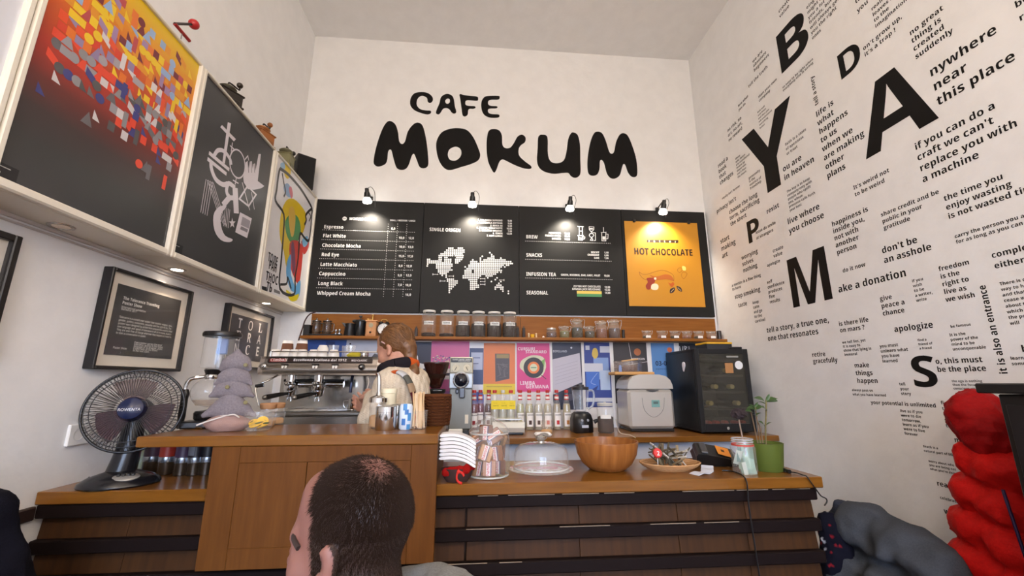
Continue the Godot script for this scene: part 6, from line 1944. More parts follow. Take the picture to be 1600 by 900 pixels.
	# groups and portafilters
	for px in [450, 494]:
		var p := on_z(px, 602, zf - 0.05)
		var gx := p.x - o.x
		var gy: float = p.y - KT
		var gr := obj("group_head", merge([[lathe(pr([0, -0.035, 0.034, -0.035, 0.038, -0.028, 0.038, 0.0, 0.03, 0.006, 0.03, y_lip - gy + 0.01]), 28), T(0, 0, 0)], [bx(0.05, 0.05, 0.1, 0.01), T(0, 0.012, -0.07)], [cyl(0.016, 0.05, 16), T(0, 0.012, 0.02, 90)]]), chrome, t, Vector3(gx, gy, d - 0.09))
		obj("group_bolt", ball(0.012, 12), brushed, gr, Vector3(0, 0.012, 0.07))
		obj("water_pipe", tube([Vector3(gx + 0.04, gy + 0.005, d - 0.12), Vector3(gx + 0.15, gy + 0.005, d - 0.12)], 0.02, 16), chrome, t)
		obj("dark_pipe", tube([Vector3(gx - 0.06, gy + 0.03, d - 0.13), Vector3(gx + 0.15, gy + 0.03, d - 0.13)], 0.009, 10), blk, t)
		var pf := obj("portafilter", merge([[lathe(pr([0.012, -0.075, 0.03, -0.068, 0.035, -0.04, 0.035, -0.034]), 24)], [tube([Vector3(0, -0.07, 0), Vector3(-0.012, -0.085, 0.004), Vector3(-0.012, -0.1, 0.004)], 0.006)], [tube([Vector3(0, -0.07, 0), Vector3(0.012, -0.085, 0.004), Vector3(0.012, -0.1, 0.004)], 0.006)]]), chrome, t, Vector3(gx, gy, d - 0.09))
		var hd := obj("portafilter_handle", tube([Vector3(0, -0.05, 0.03), Vector3(-0.03, -0.056, 0.075), Vector3(-0.075, -0.07, 0.15)], [0.009, 0.013, 0.016], 14), blk, pf)
		obj("handle_cap", ball(0.0155, 12), brushed, pf, Vector3(-0.078, -0.071, 0.155))
	obj("side_pipe", tube(smooth([Vector3(0.17, y_lip - 0.005, d - 0.12), Vector3(0.172, y_lip - 0.05, d - 0.1), Vector3(0.17, y_lip - 0.11, d - 0.1)], 4), 0.01, 10), mat(rgb(70, 78, 104), 0.2, 0.8), t)
	# steam wands
	var a := on_z(418, 595, zf) - o
	var b := on_z(400, 605, zf + 0.02) - o
	var c := on_z(404, 634, zf + 0.04) - o
	obj("steam_wand", tube(smooth([Vector3(a.x + 0.04, y_lip + 0.004, d - 0.06), a, b, c], 5), 0.0055, 10), chrome, t)
	obj("wand_grip", tube([b + Vector3(-0.004, 0.006, 0), b + Vector3(0.04, 0.012, -0.008)], 0.011, 10), blk, t)
	a = on_z(575, 588, zf) - o
	c = on_z(566, 628, zf + 0.05) - o
	obj("steam_wand", tube(smooth([Vector3(a.x, y_lip + 0.004, d - 0.05), a, Vector3(a.x + 0.012, a.y - 0.05, a.z + 0.02), c], 5), 0.0055, 10), chrome, t)
	# cups and glasses kept warm on top
	var ytp := KT + y_top + 0.004
	var cup := lathe(pr([0.022, 0.046, 0.024, 0.046, 0.034, 0.022, 0.036, 0.0, 0.033, 0.0, 0.02, 0.04, 0, 0.041]), 24)
	var porc := mat(rgb(236, 230, 222), 0.25)
	var cz := 0.5
	var spots := [[429.5, 0], [446, 0], [459.5, 0], [472, 0], [490, 0], [503, 0], [503.5, 1], [521, 0]]
	var cl := ["white espresso cup upside down on the machine beside the paper cups", "white espresso cup upside down under the paper cups", "white espresso cup upside down between the paper cups", "white espresso cup upside down in front of the paper cups", "white espresso cup upside down beside the stacked pair", "lower white espresso cup of the stacked pair", "upper white espresso cup of the stacked pair", "white espresso cup upside down in front of the drinking glass"]
	for i in spots.size():
		var p := on_z(spots[i][0], 556, cz)
		one("espresso_cup", cup, porc, cl[i], "cup", Vector3(p.x, ytp + 0.001 + 0.03 * spots[i][1], cz), Vector3.ZERO, "white cups on the espresso machine")
	for i in 2:
		var p := on_z([449.0, 471.5][i], 545, 0.36)
		t = thing("paper_cup", ["brown paper cup stack with white rims, beside the framed letters", "brown paper cup stack with white rims, beside the blue poster"][i], "paper cup", Vector3(p.x, ytp + 0.001, 0.36), 0, "brown paper cups on the machine")
		var hh := ytop(t.position, 533) - ytp
		obj("sleeve", lathe(pr([0, 0, 0.044, 0, 0.045, 0.003, 0.034, hh * 0.84]), 28), mat(rgb(112, 72, 50), 0.8), t)
		obj("rim", lathe(pr([0.034, hh * 0.84, 0.0335, hh * 0.86, 0.032, hh * 0.98, 0.031, hh, 0.027, hh, 0, hh * 0.98]), 28), mat(rgb(238, 234, 228), 0.6), t)
	for i in 3:
		var p := on_z([521.0, 538.5, 548.0][i], 548, 0.4)
		one("drinking_glass", lathe(pr([0, 0.004, 0.028, 0.004, 0.031, 0.0, 0.034, 0.085, 0.033, 0.085, 0.03, 0.008, 0, 0.008]), 24), glass(Color(0.96, 0.98, 1), 0.08), ["small drinking glass on the machine in front of the deep blue poster", "small drinking glass on the machine before the pale poster's edge", "small drinking glass beside the yellow cloth on the machine"][i], "glass", Vector3(p.x, ytp + 0.001, 0.4 - 0.05 * (i % 2)), Vector3.ZERO, "glasses on the espresso machine")
	var q0 := on_z(541, 557, 0.5)
	var q1 := on_z(563, 557, 0.5)
	one("yellow_cloth", nets([[1, Vector3.ZERO, Vector3((q1.x - q0.x) / 2, 0.016, 0.04)], [1, Vector3(0.012, 0.008, 0), Vector3((q1.x - q0.x) / 3, 0.012, 0.03)]], 0.006, func(p): return p.y > -0.011, null, 0.003, 50.0), cloth("yellow cloth", rgb(186, 170, 52), rgb(206, 190, 70), 20.0), "folded yellow cleaning cloth on the espresso machine", "cloth", Vector3((q0.x + q1.x) / 2, ytp + 0.011, 0.49))
	q0 = on_z(569, 555, 0.5)
	one("steel_cup", lathe(pr([0, 0, 0.026, 0, 0.028, 0.004, 0.028, 0.034, 0.024, 0.04, 0.022, 0.036, 0.024, 0.006, 0, 0.005]), 24), chrome, "small steel measuring cup beside the yellow cloth", "cup", Vector3(q0.x, ytp + 0.001, 0.5))
	# milk pitcher on the tray
	q0 = on_z(550, 636, zf - 0.06)
	t = thing("milk_pitcher", "steel milk pitcher on the espresso machine's drip tray", "pitcher", Vector3(q0.x, KT + y_tray + 0.003, zf - 0.08))
	obj("body", lathe(pr([0, 0, 0.034, 0, 0.036, 0.004, 0.03, 0.05, 0.033, 0.07, 0.031, 0.07, 0.028, 0.05, 0.033, 0.006, 0, 0.005]), 28), chrome, t)
	obj("handle", tube(smooth([Vector3(-0.03, 0.06, 0), Vector3(-0.058, 0.055, 0), Vector3(-0.056, 0.02, 0), Vector3(-0.034, 0.012, 0)], 4), 0.004), chrome, t)

# ---------------------------------------------------------------- things on the back worktop
func bottle(at: Vector3, liquid: Color, cap: Color, label: String, mark: Color, kind: int):
	var t := thing("syrup_bottle", label, "bottle", at, rng.randf_range(-8, 8), "syrup bottles along the back wall")
	obj("glass", lathe(pr([0, 0.002, 0.027, 0.002, 0.03, 0.008, 0.03, 0.17, 0.025, 0.195, 0.015, 0.22, 0.0135, 0.265, 0.0145, 0.268, 0.0145, 0.275]), 20), glass(Color(0.94, 0.97, 0.95), 0.08), t)
	obj("syrup", lathe(pr([0, 0.005, 0.026, 0.006, 0.028, 0.01, 0.028, 0.168, 0.023, 0.19, 0, 0.19]), 20), glass(liquid, 0.45), t)
	obj("cap", cyl(0.0155, 0.022, 16), mat(cap, 0.35), t, Vector3(0, 0.27, 0))
	if kind == 0:
		obj("neck_label", lathe(pr([0.0165, 0.218, 0.0155, 0.232, 0.0152, 0.254]), 18), mat(rgb(196, 46, 40), 0.5), t)
		obj("neck_band", lathe(pr([0.0172, 0.226, 0.0165, 0.243]), 18), mat(rgb(236, 226, 218), 0.5), t)
		obj("label", label_plate(0.056, 0.1, 0.0328), mat(rgb(236, 232, 226), 0.6), t, Vector3(0, 0.075, 0))
		obj("picture", label_plate(0.022, 0.03, 0.0334), mat(mark, 0.6), t, Vector3(0, 0.055, 0))
		obj("lettering", words([["MONIN", 0, 0, 0.012, font_b, 1.0, 1]]), mat(rgb(60, 56, 54)), t, Vector3(0, 0.105, 0.0345))
	else:
		obj("neck_label", label_plate(0.026, 0.03, 0.0165), mat(rgb(222, 220, 214), 0.5), t, Vector3(0, 0.235, 0))
		obj("price_tag", bx(0.062, 0.062, 0.0015, 0.0), mat(rgb(230, 204, 34), 0.6), t, Vector3(0, 0.185, 0.034))
		obj("tag_print", words([["1 + 1", 0, 0.004, 0.012, font_r, 1, 1], ["GRATIS", 0, -0.014, 0.01, font_r, 1, 1]]), mat(rgb(80, 70, 20)), t, Vector3(0, 0.188, 0.0352))
func back_counter_things():
	var blk := mat(rgb(26, 25, 26), 0.4)
	var chrome := mat(rgb(210, 208, 206), 0.15, 1.0)
	var steel := mat(rgb(170, 170, 168), 0.35, 0.7)
	var t: Node3D
	# black grinder behind the barista
	var at := Vector3(on_z(680, 660, 0.34).x - 0.006, KT, 0.34)
	t = thing("coffee_grinder", "black coffee grinder with dark brown hopper behind the barista", "coffee grinder", at)
	var y := func(py: float) -> float: return ytop(at, py) - KT
	obj("body", lathe(pr([0, 0, 0.08, 0, 0.085, 0.01, 0.075, 0.06, 0.06, 0.1, 0.058, y.call(616), 0.07, y.call(612), 0.07, y.call(608), 0, y.call(607)]), 28), blk, t)
	obj("hopper", lathe(pr([0.03, y.call(607), 0.042, y.call(603), 0.088, y.call(571), 0.09, y.call(569), 0.086, y.call(569), 0.04, y.call(602)]), 32), glass(rgb(62, 30, 24), 0.75, 0.15), t)
	obj("beans", lathe(pr([0, y.call(606), 0.036, y.call(604), 0.07, y.call(585), 0, y.call(583)]), 28), tea("coffee beans", rgb(30, 18, 12), rgb(62, 40, 28)), t)
	obj("hopper_lid", cyl(0.091, 0.012, 32), mat(rgb(58, 30, 26), 0.3), t, Vector3(0, y.call(569), 0))
	obj("chute", bx(0.05, 0.06, 0.08, 0.008), blk, t, Vector3(0, y.call(625), 0.08))
	obj("switch_plate", bx(0.06, 0.006, 0.04, 0.002), steel, t, Vector3(0.02, y.call(610), 0.06))
	# grey shop grinder
	at = Vector3(on_z(719, 670, 0.27).x, KT, 0.26)
	var m := mpp(Vector3(at.x, 1.3, 0.35))
	t = thing("shop_grinder", "tall grey shop coffee grinder with a round dial", "coffee grinder", at)
	var gy := func(py: float) -> float: return on_z(719, py, 0.34).y - KT
	var grey := mat(rgb(132, 132, 126), 0.4, 0.2)
	obj("base", bx(0.13, 0.03, 0.24, 0.004), blk, t, Vector3(0, 0.015, 0.02))
	var hy0: float = gy.call(607)
	var hy1: float = gy.call(583)
	var hy2: float = gy.call(558)
	obj("column", bx(0.16, hy0 - 0.03, 0.14, 0.006), grey, t, Vector3(0, 0.03 + (hy0 - 0.03) / 2, -0.0))
	obj("head", bx(0.168, hy1 - hy0, 0.16, 0.006), mat(rgb(178, 184, 188), 0.35, 0.2), t, Vector3(0, (hy0 + hy1) / 2, 0.005))
	obj("crown", bx(0.166, hy2 - hy1, 0.15, 0.005), mat(rgb(168, 160, 138), 0.4, 0.2), t, Vector3(0, (hy1 + hy2) / 2, 0.002))
	obj("name_plate", bx(0.15, 0.03, 0.003, 0.0), mat(rgb(24, 24, 26), 0.4), t, Vector3(0, hy2 - 0.022, 0.079))
	obj("lettering", words([["SUPER COFFEE GRIND", 0, hy2 - 0.023, 0.0125, font_b, 1, 1], ["PROFESSIONAL", 0, hy2 - 0.034, 0.007, font_r, 1, 1]]), mat(rgb(226, 224, 218)), t, Vector3(0, 0, 0.0812))
	for s in [-1, 1]:
		var dd := obj("gauge", lathe(pr([0.026, 0, 0.026, 0.008, 0.02, 0.008, 0.0, 0.005]), 24), mat(rgb(206, 196, 168), 0.4), t, Vector3(s * 0.04, hy1 + 0.035, 0.077), Vector3(90, 0, 0))
		obj("pointer", bx(0.004, 0.003, 0.03, 0.001), mat(rgb(50, 46, 40)), dd, Vector3(0, 0.008, 0.004), Vector3(0, 30 * s, 0))
	var dl := obj("dial", lathe(pr([0.05, 0, 0.058, 0.006, 0.058, 0.016, 0.05, 0.02, 0.044, 0.016]), 36), mat(rgb(206, 214, 226), 0.15, 0.8), t, Vector3(0.0, (hy0 + hy1) / 2 + 0.004, 0.085), Vector3(90, 0, 0))
	obj("dial_face", lathe(pr([0, 0.024, 0.012, 0.023, 0.034, 0.016, 0.046, 0.01]), 32), mat(rgb(24, 26, 38), 0.15), dl)
	obj("dial_hub", ball(0.007, 12), mat(rgb(200, 204, 214), 0.2, 0.8), dl, Vector3(0, 0.025, 0))
	obj("spout", merge([[bx(0.04, 0.07, 0.04, 0.006), T(0.01, hy0 - 0.03, 0.085)], [bx(0.024, 0.03, 0.03, 0.006), T(-0.025, hy0 - 0.02, 0.085)]]), mat(rgb(92, 94, 100), 0.35, 0.5), t)
	obj("sticker", bx(0.024, 0.06, 0.001, 0.0), mat(rgb(226, 216, 196), 0.6), t, Vector3(0.045, gy.call(655), 0.0712))
	one("bag_clip_box", bx(0.09, 0.05, 0.06, 0.004), mat(rgb(226, 224, 218), 0.5), "small white box on the worktop in front of the grey shop grinder", "box", Vector3(on_y(709, 690, KT).x, KT + 0.025, 0.51))
	# syrups
	var zb := 0.12
	var cols := [[740.5, rgb(150, 30, 34), 0, rgb(150, 30, 40)], [750.5, rgb(160, 40, 40), 0, rgb(150, 80, 60)], [764, rgb(120, 60, 40), 0, rgb(110, 60, 50)], [772.5, rgb(216, 214, 196), 1, rgb(0, 0, 0)], [785.3, rgb(216, 214, 196), 1, rgb(0, 0, 0)], [797.8, rgb(216, 214, 196), 1, rgb(0, 0, 0)], [812.7, rgb(206, 204, 150), 0, rgb(190, 180, 90)], [827, rgb(206, 196, 150), 0, rgb(70, 46, 40)], [841.4, rgb(216, 210, 190), 0, rgb(86, 70, 64)], [855.8, rgb(206, 190, 150), 0, rgb(196, 50, 40)], [870, rgb(206, 190, 160), 0, rgb(186, 40, 36)], [885.5, rgb(216, 200, 160), 0, rgb(196, 130, 70)]]
	var bl := ["red syrup bottle next to the grey shop grinder", "red syrup bottle, second from the grey shop grinder", "brownish syrup bottle beside the yellow price tags", "clear syrup bottle with a yellow tag, beside the brownish syrup", "clear syrup bottle with a yellow tag between two others", "clear syrup bottle with a yellow tag, beside the citrus syrup", "syrup bottle with a citrus yellow picture on its label", "syrup bottle with a small black-brown picture on its label", "syrup bottle with a grey-brown picture on its label", "syrup bottle with a bright red picture on its label", "syrup bottle with a deep red picture on its label", "syrup bottle with an orange picture, next to the blender"]
	for i in cols.size():
		var c: Array = cols[i]
		bottle(Vector3(on_z(c[0], 640, zb).x, KT, zb + (0.02 if c[2] == 1 else -0.07 if i in [1, 2] else 0.0)), c[1], rgb(186, 40, 36) if i != 4 else rgb(200, 196, 186), bl[i], c[3], c[2])
	# kitchen scale
	at = Vector3(on_y(797, 681, KT).x, KT, 0.32)
	t = thing("kitchen_scale", "pale grey digital shop scale with keypad and steel plate", "scale", at, -4)
	obj("foot", bx(0.2, 0.016, 0.18, 0.004), blk, t, Vector3(0, 0.008, 0))
	obj("body", ext(smooth([Vector2(-0.1, 0.016), Vector2(0.1, 0.016), Vector2(0.1, 0.045), Vector2(0.03, 0.075), Vector2(-0.1, 0.08)], 2, true), 0.22), mat(rgb(206, 204, 194), 0.45), t, Vector3(-0.11, 0, 0), Vector3(0, -90, 0) if false else Vector3(0, 90, 0))
	obj("plate", bx(0.2, 0.012, 0.16, 0.004), mat(rgb(206, 206, 204), 0.25, 0.7), t, Vector3(-0.005, 0.096, -0.03))
	obj("plate_post", cyl(0.02, 0.02, 16), blk, t, Vector3(-0.005, 0.074, -0.03))
	obj("screen", bx(0.07, 0.024, 0.002, 0.0), mat(rgb(44, 40, 44), 0.2), t, Vector3(-0.03, 0.06, 0.085), Vector3(-35, 0, 0))
	for i in 3:
		for j in 3: obj("key", bx(0.011, 0.011, 0.003, 0.001), mat(rgb(236, 240, 240), 0.4), t, Vector3(0.04 + i * 0.014, 0.066 - j * 0.0085, 0.08 + j * 0.011), Vector3(-38, 0, 0))
	# small glass jar, blender, ground coffee jar
	at = stand(854.5, 679, KT, 0.04)
	t = thing("honey_jar", "small empty glass jar in front of the syrup bottles", "jar", at)
	obj("glass", lathe(pr([0, 0.002, 0.036, 0.002, 0.042, 0.01, 0.042, 0.055, 0.034, 0.068, 0.034, 0.072, 0.038, 0.074, 0.038, 0.088, 0.035, 0.09]), 28), glass(rgb(236, 214, 190), 0.14), t)
	obj("contents", coffee(0.038, 0.022), cloth("brown sugar", rgb(186, 140, 90), rgb(206, 168, 120), 60.0), t, Vector3(0, 0.004, 0))
	at = stand(909, 677, KT, 0.075)
	t = thing("blender", "black blender with a clear jug beside the syrup bottles", "blender", at, 8)
	var bm := mat(rgb(24, 24, 26), 0.35)
	obj("base", lathe(pr([0, 0, 0.078, 0, 0.082, 0.008, 0.08, 0.09, 0.068, 0.125, 0.05, 0.14, 0, 0.142]), 4, 1.25, 1.1), bm, t, Vector3.ZERO, Vector3(0, 45, 0))
	for i in 2: obj("dial", lathe(pr([0, 0, 0.009, 0, 0.008, 0.008, 0, 0.009]), 14), mat(rgb(150, 156, 168), 0.3), t, Vector3(-0.022 + 0.044 * i, 0.085, 0.068), Vector3(80, 0, 0))
	obj("badge", bx(0.05, 0.018, 0.002, 0.0), mat(rgb(186, 192, 204), 0.4), t, Vector3(0.0, 0.045, 0.072))
	var jt := ytop(at, 608) - KT
	obj("jug", lathe(pr([0.03, 0.14, 0.042, 0.15, 0.046, 0.2, 0.058, jt - 0.01, 0.06, jt]), 8), glass(rgb(206, 216, 226), 0.16), t)
	for i in 4: obj("jug_rib", tube([Vector3(cos(i * PI / 2 + 0.4) * 0.046, 0.16, sin(i * PI / 2 + 0.4) * 0.046), Vector3(cos(i * PI / 2 + 0.4) * 0.058, jt, sin(i * PI / 2 + 0.4) * 0.058)], 0.004), glass(rgb(206, 216, 226), 0.3), t)
	obj("jug_lid", lathe(pr([0.062, jt - 0.004, 0.062, jt + 0.014, 0.03, jt + 0.02, 0.028, jt + 0.032, 0, jt + 0.034]), 24), mat(rgb(44, 42, 46), 0.4), t)
	obj("jug_handle", tube(smooth([Vector3(0.055, jt - 0.01, 0), Vector3(0.1, jt - 0.015, 0), Vector3(0.104, jt - 0.07, 0), Vector3(0.09, jt - 0.12, 0), Vector3(0.055, jt - 0.14, 0)], 4), 0.008, 10), glass(rgb(206, 216, 226), 0.35), t)
	obj("scoop", tube([Vector3(0.085, 0.07, 0.03), Vector3(0.13, 0.095, 0.05)], [0.016, 0.008], 10), bm, t)
	at = stand(947, 677.5, KT, 0.058)
	t = thing("ground_coffee_jar", "glass jar of ground coffee with pale lid and label by the bread maker", "jar", at)
	var jh := ytop(at, 628) - KT
	obj("glass", lathe(pr([0, 0.002, 0.052, 0.002, 0.058, 0.01, 0.058, jh * 0.78, 0.05, jh * 0.88]), 28), glass(Color(0.95, 0.97, 0.95), 0.08), t)
	obj("lid", lathe(pr([0.054, jh * 0.87, 0.056, jh * 0.96, 0.05, jh * 0.97, 0.008, jh * 0.975, 0.008, jh, 0, jh]), 28), mat(rgb(196, 194, 186), 0.35), t)
	obj("coffee", coffee(0.055, jh * 0.5), cloth("ground coffee", rgb(52, 30, 20), rgb(74, 46, 32), 60.0), t, Vector3(0, 0.005, 0))
	obj("label", label_plate(0.078, 0.026, 0.0588), mat(rgb(236, 234, 228), 0.6), t, Vector3(0, jh * 0.53, 0), Vector3(0, -12, 0))
	# bread maker
	var fl := on_y(986, 675.5, KT)
	var fr := on_y(1056, 674, KT)
	var zf := (fl.z + fr.z) / 2
	var bw := fr.x - fl.x
	var h := on_z(1015, 586, zf - 0.08).y - KT
	t = thing("bread_maker", "silver bread maker with rounded lid on the back worktop", "bread maker", Vector3((fl.x + fr.x) / 2, KT, zf))
	var dp := 0.27
	var sil := mat(rgb(206, 201, 192), 0.32, 0.4)
	obj("base", bx(bw - 0.02, 0.02, dp - 0.02, 0.004), blk, t, Vector3(0, 0.01, -dp / 2))
	var lo := h * 0.74
	obj("body", bx(bw, lo - 0.02, dp, 0.02), sil, t, Vector3(0, 0.02 + (lo - 0.02) / 2, -dp / 2))
	var pf := []
	for p in [[-0.5, 0], [0.5, 0], [0.49, 0.3], [0.45, 0.62], [0.36, 0.88], [0.22, 0.99], [0, 1.0], [-0.22, 0.99], [-0.36, 0.88], [-0.45, 0.62], [-0.49, 0.3]]: pf.append(Vector2(p[0] * bw, lo + 0.003 + p[1] * (h - lo)))
	obj("lid", ext(pf, dp - 0.006), sil, t, Vector3(0, 0, -dp + 0.003))
	obj("viewing_window", lathe(pr([0, 0.002, 0.07, 0.002, 0.074, 0.0]), 32, 1.0, 0.6), mat(rgb(94, 92, 104), 0.15), t, Vector3(0.01, h - 0.001, -dp * 0.45))
	obj("lid_grip", ext(smooth([Vector2(-0.05, 0), Vector2(0, -0.014), Vector2(0.05, 0), Vector2(0, 0.002)], 4, true), 0.004), mat(rgb(70, 68, 68), 0.4), t, Vector3(0.012, lo - 0.006, -0.001))
	obj("display_window", bx(0.062, 0.05, 0.004, 0.002), mat(rgb(128, 176, 172), 0.25), t, Vector3(0.03, lo * 0.66, 0.001))
	obj("display_digits", bx(0.036, 0.018, 0.002, 0.0), mat(rgb(86, 108, 104), 0.3), t, Vector3(0.03, lo * 0.68, 0.0035))
	obj("front_groove", tube(smooth([Vector3(-0.07, lo * 0.8, 0.0), Vector3(-0.055, lo * 0.5, 0.001), Vector3(0.01, lo * 0.34, 0.001), Vector3(0.08, lo * 0.5, 0.001), Vector3(0.1, lo * 0.8, 0.0)], 6), 0.0018, 6), mat(rgb(140, 136, 130), 0.4, 0.5), t)
	var tl := on_z(956, 583, zf - 0.12)
	var tr := on_z(1017, 583, zf - 0.12)
	one("cutting_board", bx(tr.x - tl.x, 0.022, 0.16, 0.004), wood("board wood", rgb(186, 138, 84), rgb(206, 160, 104), 0, 0.5), "small wooden board lying on the bread maker", "board", Vector3((tl.x + tr.x) / 2, KT + h + 0.012, zf - 0.13))
	t = thing("plastic_box", "clear plastic food box on the wooden board", "box", Vector3((tl.x + tr.x) / 2 - 0.02, KT + h + 0.0235, zf - 0.13))
	obj("tub", lathe(pr([0, 0.001, 0.1, 0.001, 0.106, 0.006, 0.114, 0.08, 0.118, 0.082]), 4, 1.0, 0.7), glass(rgb(190, 180, 176), 0.25, 0.1), t, Vector3.ZERO, Vector3(0, 0, 0))
	obj("bread", bx(0.1, 0.05, 0.07, 0.015), mat(rgb(96, 70, 60), 0.8), t, Vector3(0.01, 0.028, 0))
	obj("handle", tube([Vector3(-0.06, 0.08, 0.03), Vector3(0.08, 0.098, 0.0)], 0.006), mat(rgb(196, 158, 110), 0.6), t)
	one("salt_shaker", lathe(pr([0, 0, 0.012, 0, 0.012, 0.03, 0.008, 0.036, 0.009, 0.048, 0, 0.05]), 14), mat(rgb(120, 140, 190), 0.4), "little blue and white shaker at the edge of the wooden board", "shaker", Vector3(on_z(969.5, 577, zf - 0.06).x, KT + h + 0.0235, zf - 0.065))
	# wire rack between the jar and the bread maker
	# wine cooler
	fl = on_y(1096.5, 678.5, KT)
	var cz := fl.z
	var xr := on_z(1184, 679, cz).x
	var ch := on_z(1130, 545, cz).y - KT
	var cw := xr - fl.x
	t = thing("wine_cooler", "black wine cooler with a smoked glass door", "cooler", Vector3(fl.x, KT, cz))
	var cdp := cz - 0.03
	var cb := mat(rgb(20, 21, 24), 0.35)
	obj("cabinet", merge([box_at(Vector3(0, 0.012, -cdp), Vector3(cw, 0.03, -0.03)), box_at(Vector3(0, ch - 0.02, -cdp), Vector3(cw, ch, -0.03)), box_at(Vector3(0, 0.03, -cdp), Vector3(0.02, ch - 0.02, -0.03), 0.0), box_at(Vector3(cw - 0.02, 0.03, -cdp), Vector3(cw, ch - 0.02, -0.03), 0.0), box_at(Vector3(0.02, 0.03, -cdp), Vector3(cw - 0.02, ch - 0.02, -cdp + 0.02), 0.0)]), cb, t)
	for s in [0.04, cw - 0.04]: obj("foot", cyl(0.015, 0.012, 12), cb, t, Vector3(s, 0, -0.07))
	var df := 0.036
	obj("door", merge([box_at(Vector3(0, 0.012, -0.028), Vector3(df, ch, 0)), box_at(Vector3(cw - df, 0.012, -0.028), Vector3(cw, ch, 0)), box_at(Vector3(df, 0.012, -0.028), Vector3(cw - df, 0.012 + 0.055, 0)), box_at(Vector3(df, ch - df, -0.028), Vector3(cw - df, ch, 0))]), cb, t)
	obj("pane", bx(cw - 2 * df, ch - 0.1, 0.004, 0.0), glass(rgb(70, 68, 58), 0.3, 0.05), t, Vector3(cw / 2, 0.067 + (ch - 0.103) / 2, -0.008))
	obj("lock", lathe(pr([0, 0.004, 0.01, 0.004, 0.011, 0]), 16), chrome, t, Vector3(cw * 0.48, 0.038, 0.0), Vector3(90, 0, 0))
	obj("name_badge", bx(0.09, 0.012, 0.003, 0.001), mat(rgb(176, 174, 170), 0.3, 0.5), t, Vector3(cw * 0.7, ch - df - 0.02, 0.0))
	obj("door_handle", bx(0.09, 0.016, 0.02, 0.004), cb, t, Vector3(cw * 0.8, ch + 0.008, -0.012))
	for i in 4: obj("wire_shelf", merge([[bx(cw - 0.06, 0.006, 0.3, 0.001), T(cw / 2, 0.16 + i * 0.115, -0.2)], [bx(cw - 0.06, 0.018, 0.012, 0.002), T(cw / 2, 0.165 + i * 0.115, -0.045)]]), mat(rgb(70, 66, 60), 0.4, 0.3), t)
	var wl := rgb(206, 186, 110)
	var wb := lathe(pr([0, 0, 0.014, 0, 0.015, 0.06, 0.026, 0.11, 0.028, 0.12, 0.028, 0.27, 0, 0.28]), 16)
	for i in 10:
		var row := 0 if i < 5 else 1 + (i - 5) % 3
		var x: float = cw * [0.22, 0.36, 0.52, 0.7, 0.84, 0.28, 0.4, 0.66, 0.78, 0.7][i]
		var b := thing("wine_bottle", ["dark wine bottle with a red foil cap on the cooler's floor, seen end on", "dark wine bottle with a gold cap on a rack in the wine cooler"][mini(row, 1)], "bottle", Vector3(fl.x + x, KT + 0.069 + (0.0 if row == 0 else 0.135 + (row - 1) * 0.115), cz - 0.042), 0, ["red capped bottles in the wine cooler", "gold capped bottles in the wine cooler"][mini(row, 1)])
		obj("glass", wb, mat(rgb(26, 30, 24), 0.15), b, Vector3.ZERO, Vector3(-90, 0, 0))
		obj("foil", lathe(pr([0, 0, 0.016, 0, 0.0165, 0.004, 0.0165, 0.05]), 16), mat([rgb(186, 70, 62), wl][mini(row, 1)], 0.35), b, Vector3(0, 0, 0.004), Vector3(-90, 0, 0))
	for q in [[1155, 570.5, 0.03, rgb(226, 228, 230)], [1140, 575, 0.0, rgb(176, 124, 74)]]:
		var p := on_z(q[0], q[1], cz)
		if q[2] > 0: obj("sticker", cyl(q[2], 0.001, 28, 0.0), mat(q[3], 0.5), t, Vector3(p.x - fl.x, p.y - KT, -0.005), Vector3(90, 0, 0))
		else: obj("sticker", bx(0.06, 0.07, 0.001, 0.0), mat(q[3], 0.6), t, Vector3(p.x - fl.x, p.y - KT, -0.0053))
	var mg := on_x(1068.5, 574, fl.x)
	obj("magnet", nets([[1, Vector3.ZERO, Vector3(0.004, 0.034, 0.016)], [1, Vector3(0, 0.02, 0.014), Vector3(0.004, 0.014, 0.014)]], 0.004), mat(rgb(216, 212, 222), 0.5), t, Vector3(-0.003, mg.y - KT, clampf(mg.z - cz, -cdp + 0.05, -0.06)))
	var yl := on_z(1098, 545, cz - 0.12)
	var yr := on_z(1137, 545, cz - 0.12)
	t = thing("card_game_box", "flat black box with a yellow lid edge on the wine cooler", "box", Vector3((yl.x + yr.x) / 2, KT + ch, cz - 0.14))
	obj("box", bx(yr.x - yl.x, 0.04, 0.16, 0.003), mat(rgb(40, 42, 46), 0.5), t, Vector3(0, 0.02, 0))
	obj("lid", bx(yr.x - yl.x + 0.004, 0.014, 0.164, 0.002), mat(rgb(224, 172, 40), 0.5), t, Vector3(0, 0.047, 0))
	# cable from the jar behind the bowl
	var pts := []
	for p in [[962, 655], [965, 668], [970, 677], [985, 680], [993, 684]]: pts.append(on_y(p[0], p[1], KT + 0.004) if p[1] > 670 else on_z(p[0], p[1], 0.42))
	one("cable", tube(smooth(pts, 4), 0.0025, 6), mat(rgb(206, 196, 180), 0.5), "thin pale cable trailing beside the ground coffee jar", "cable")

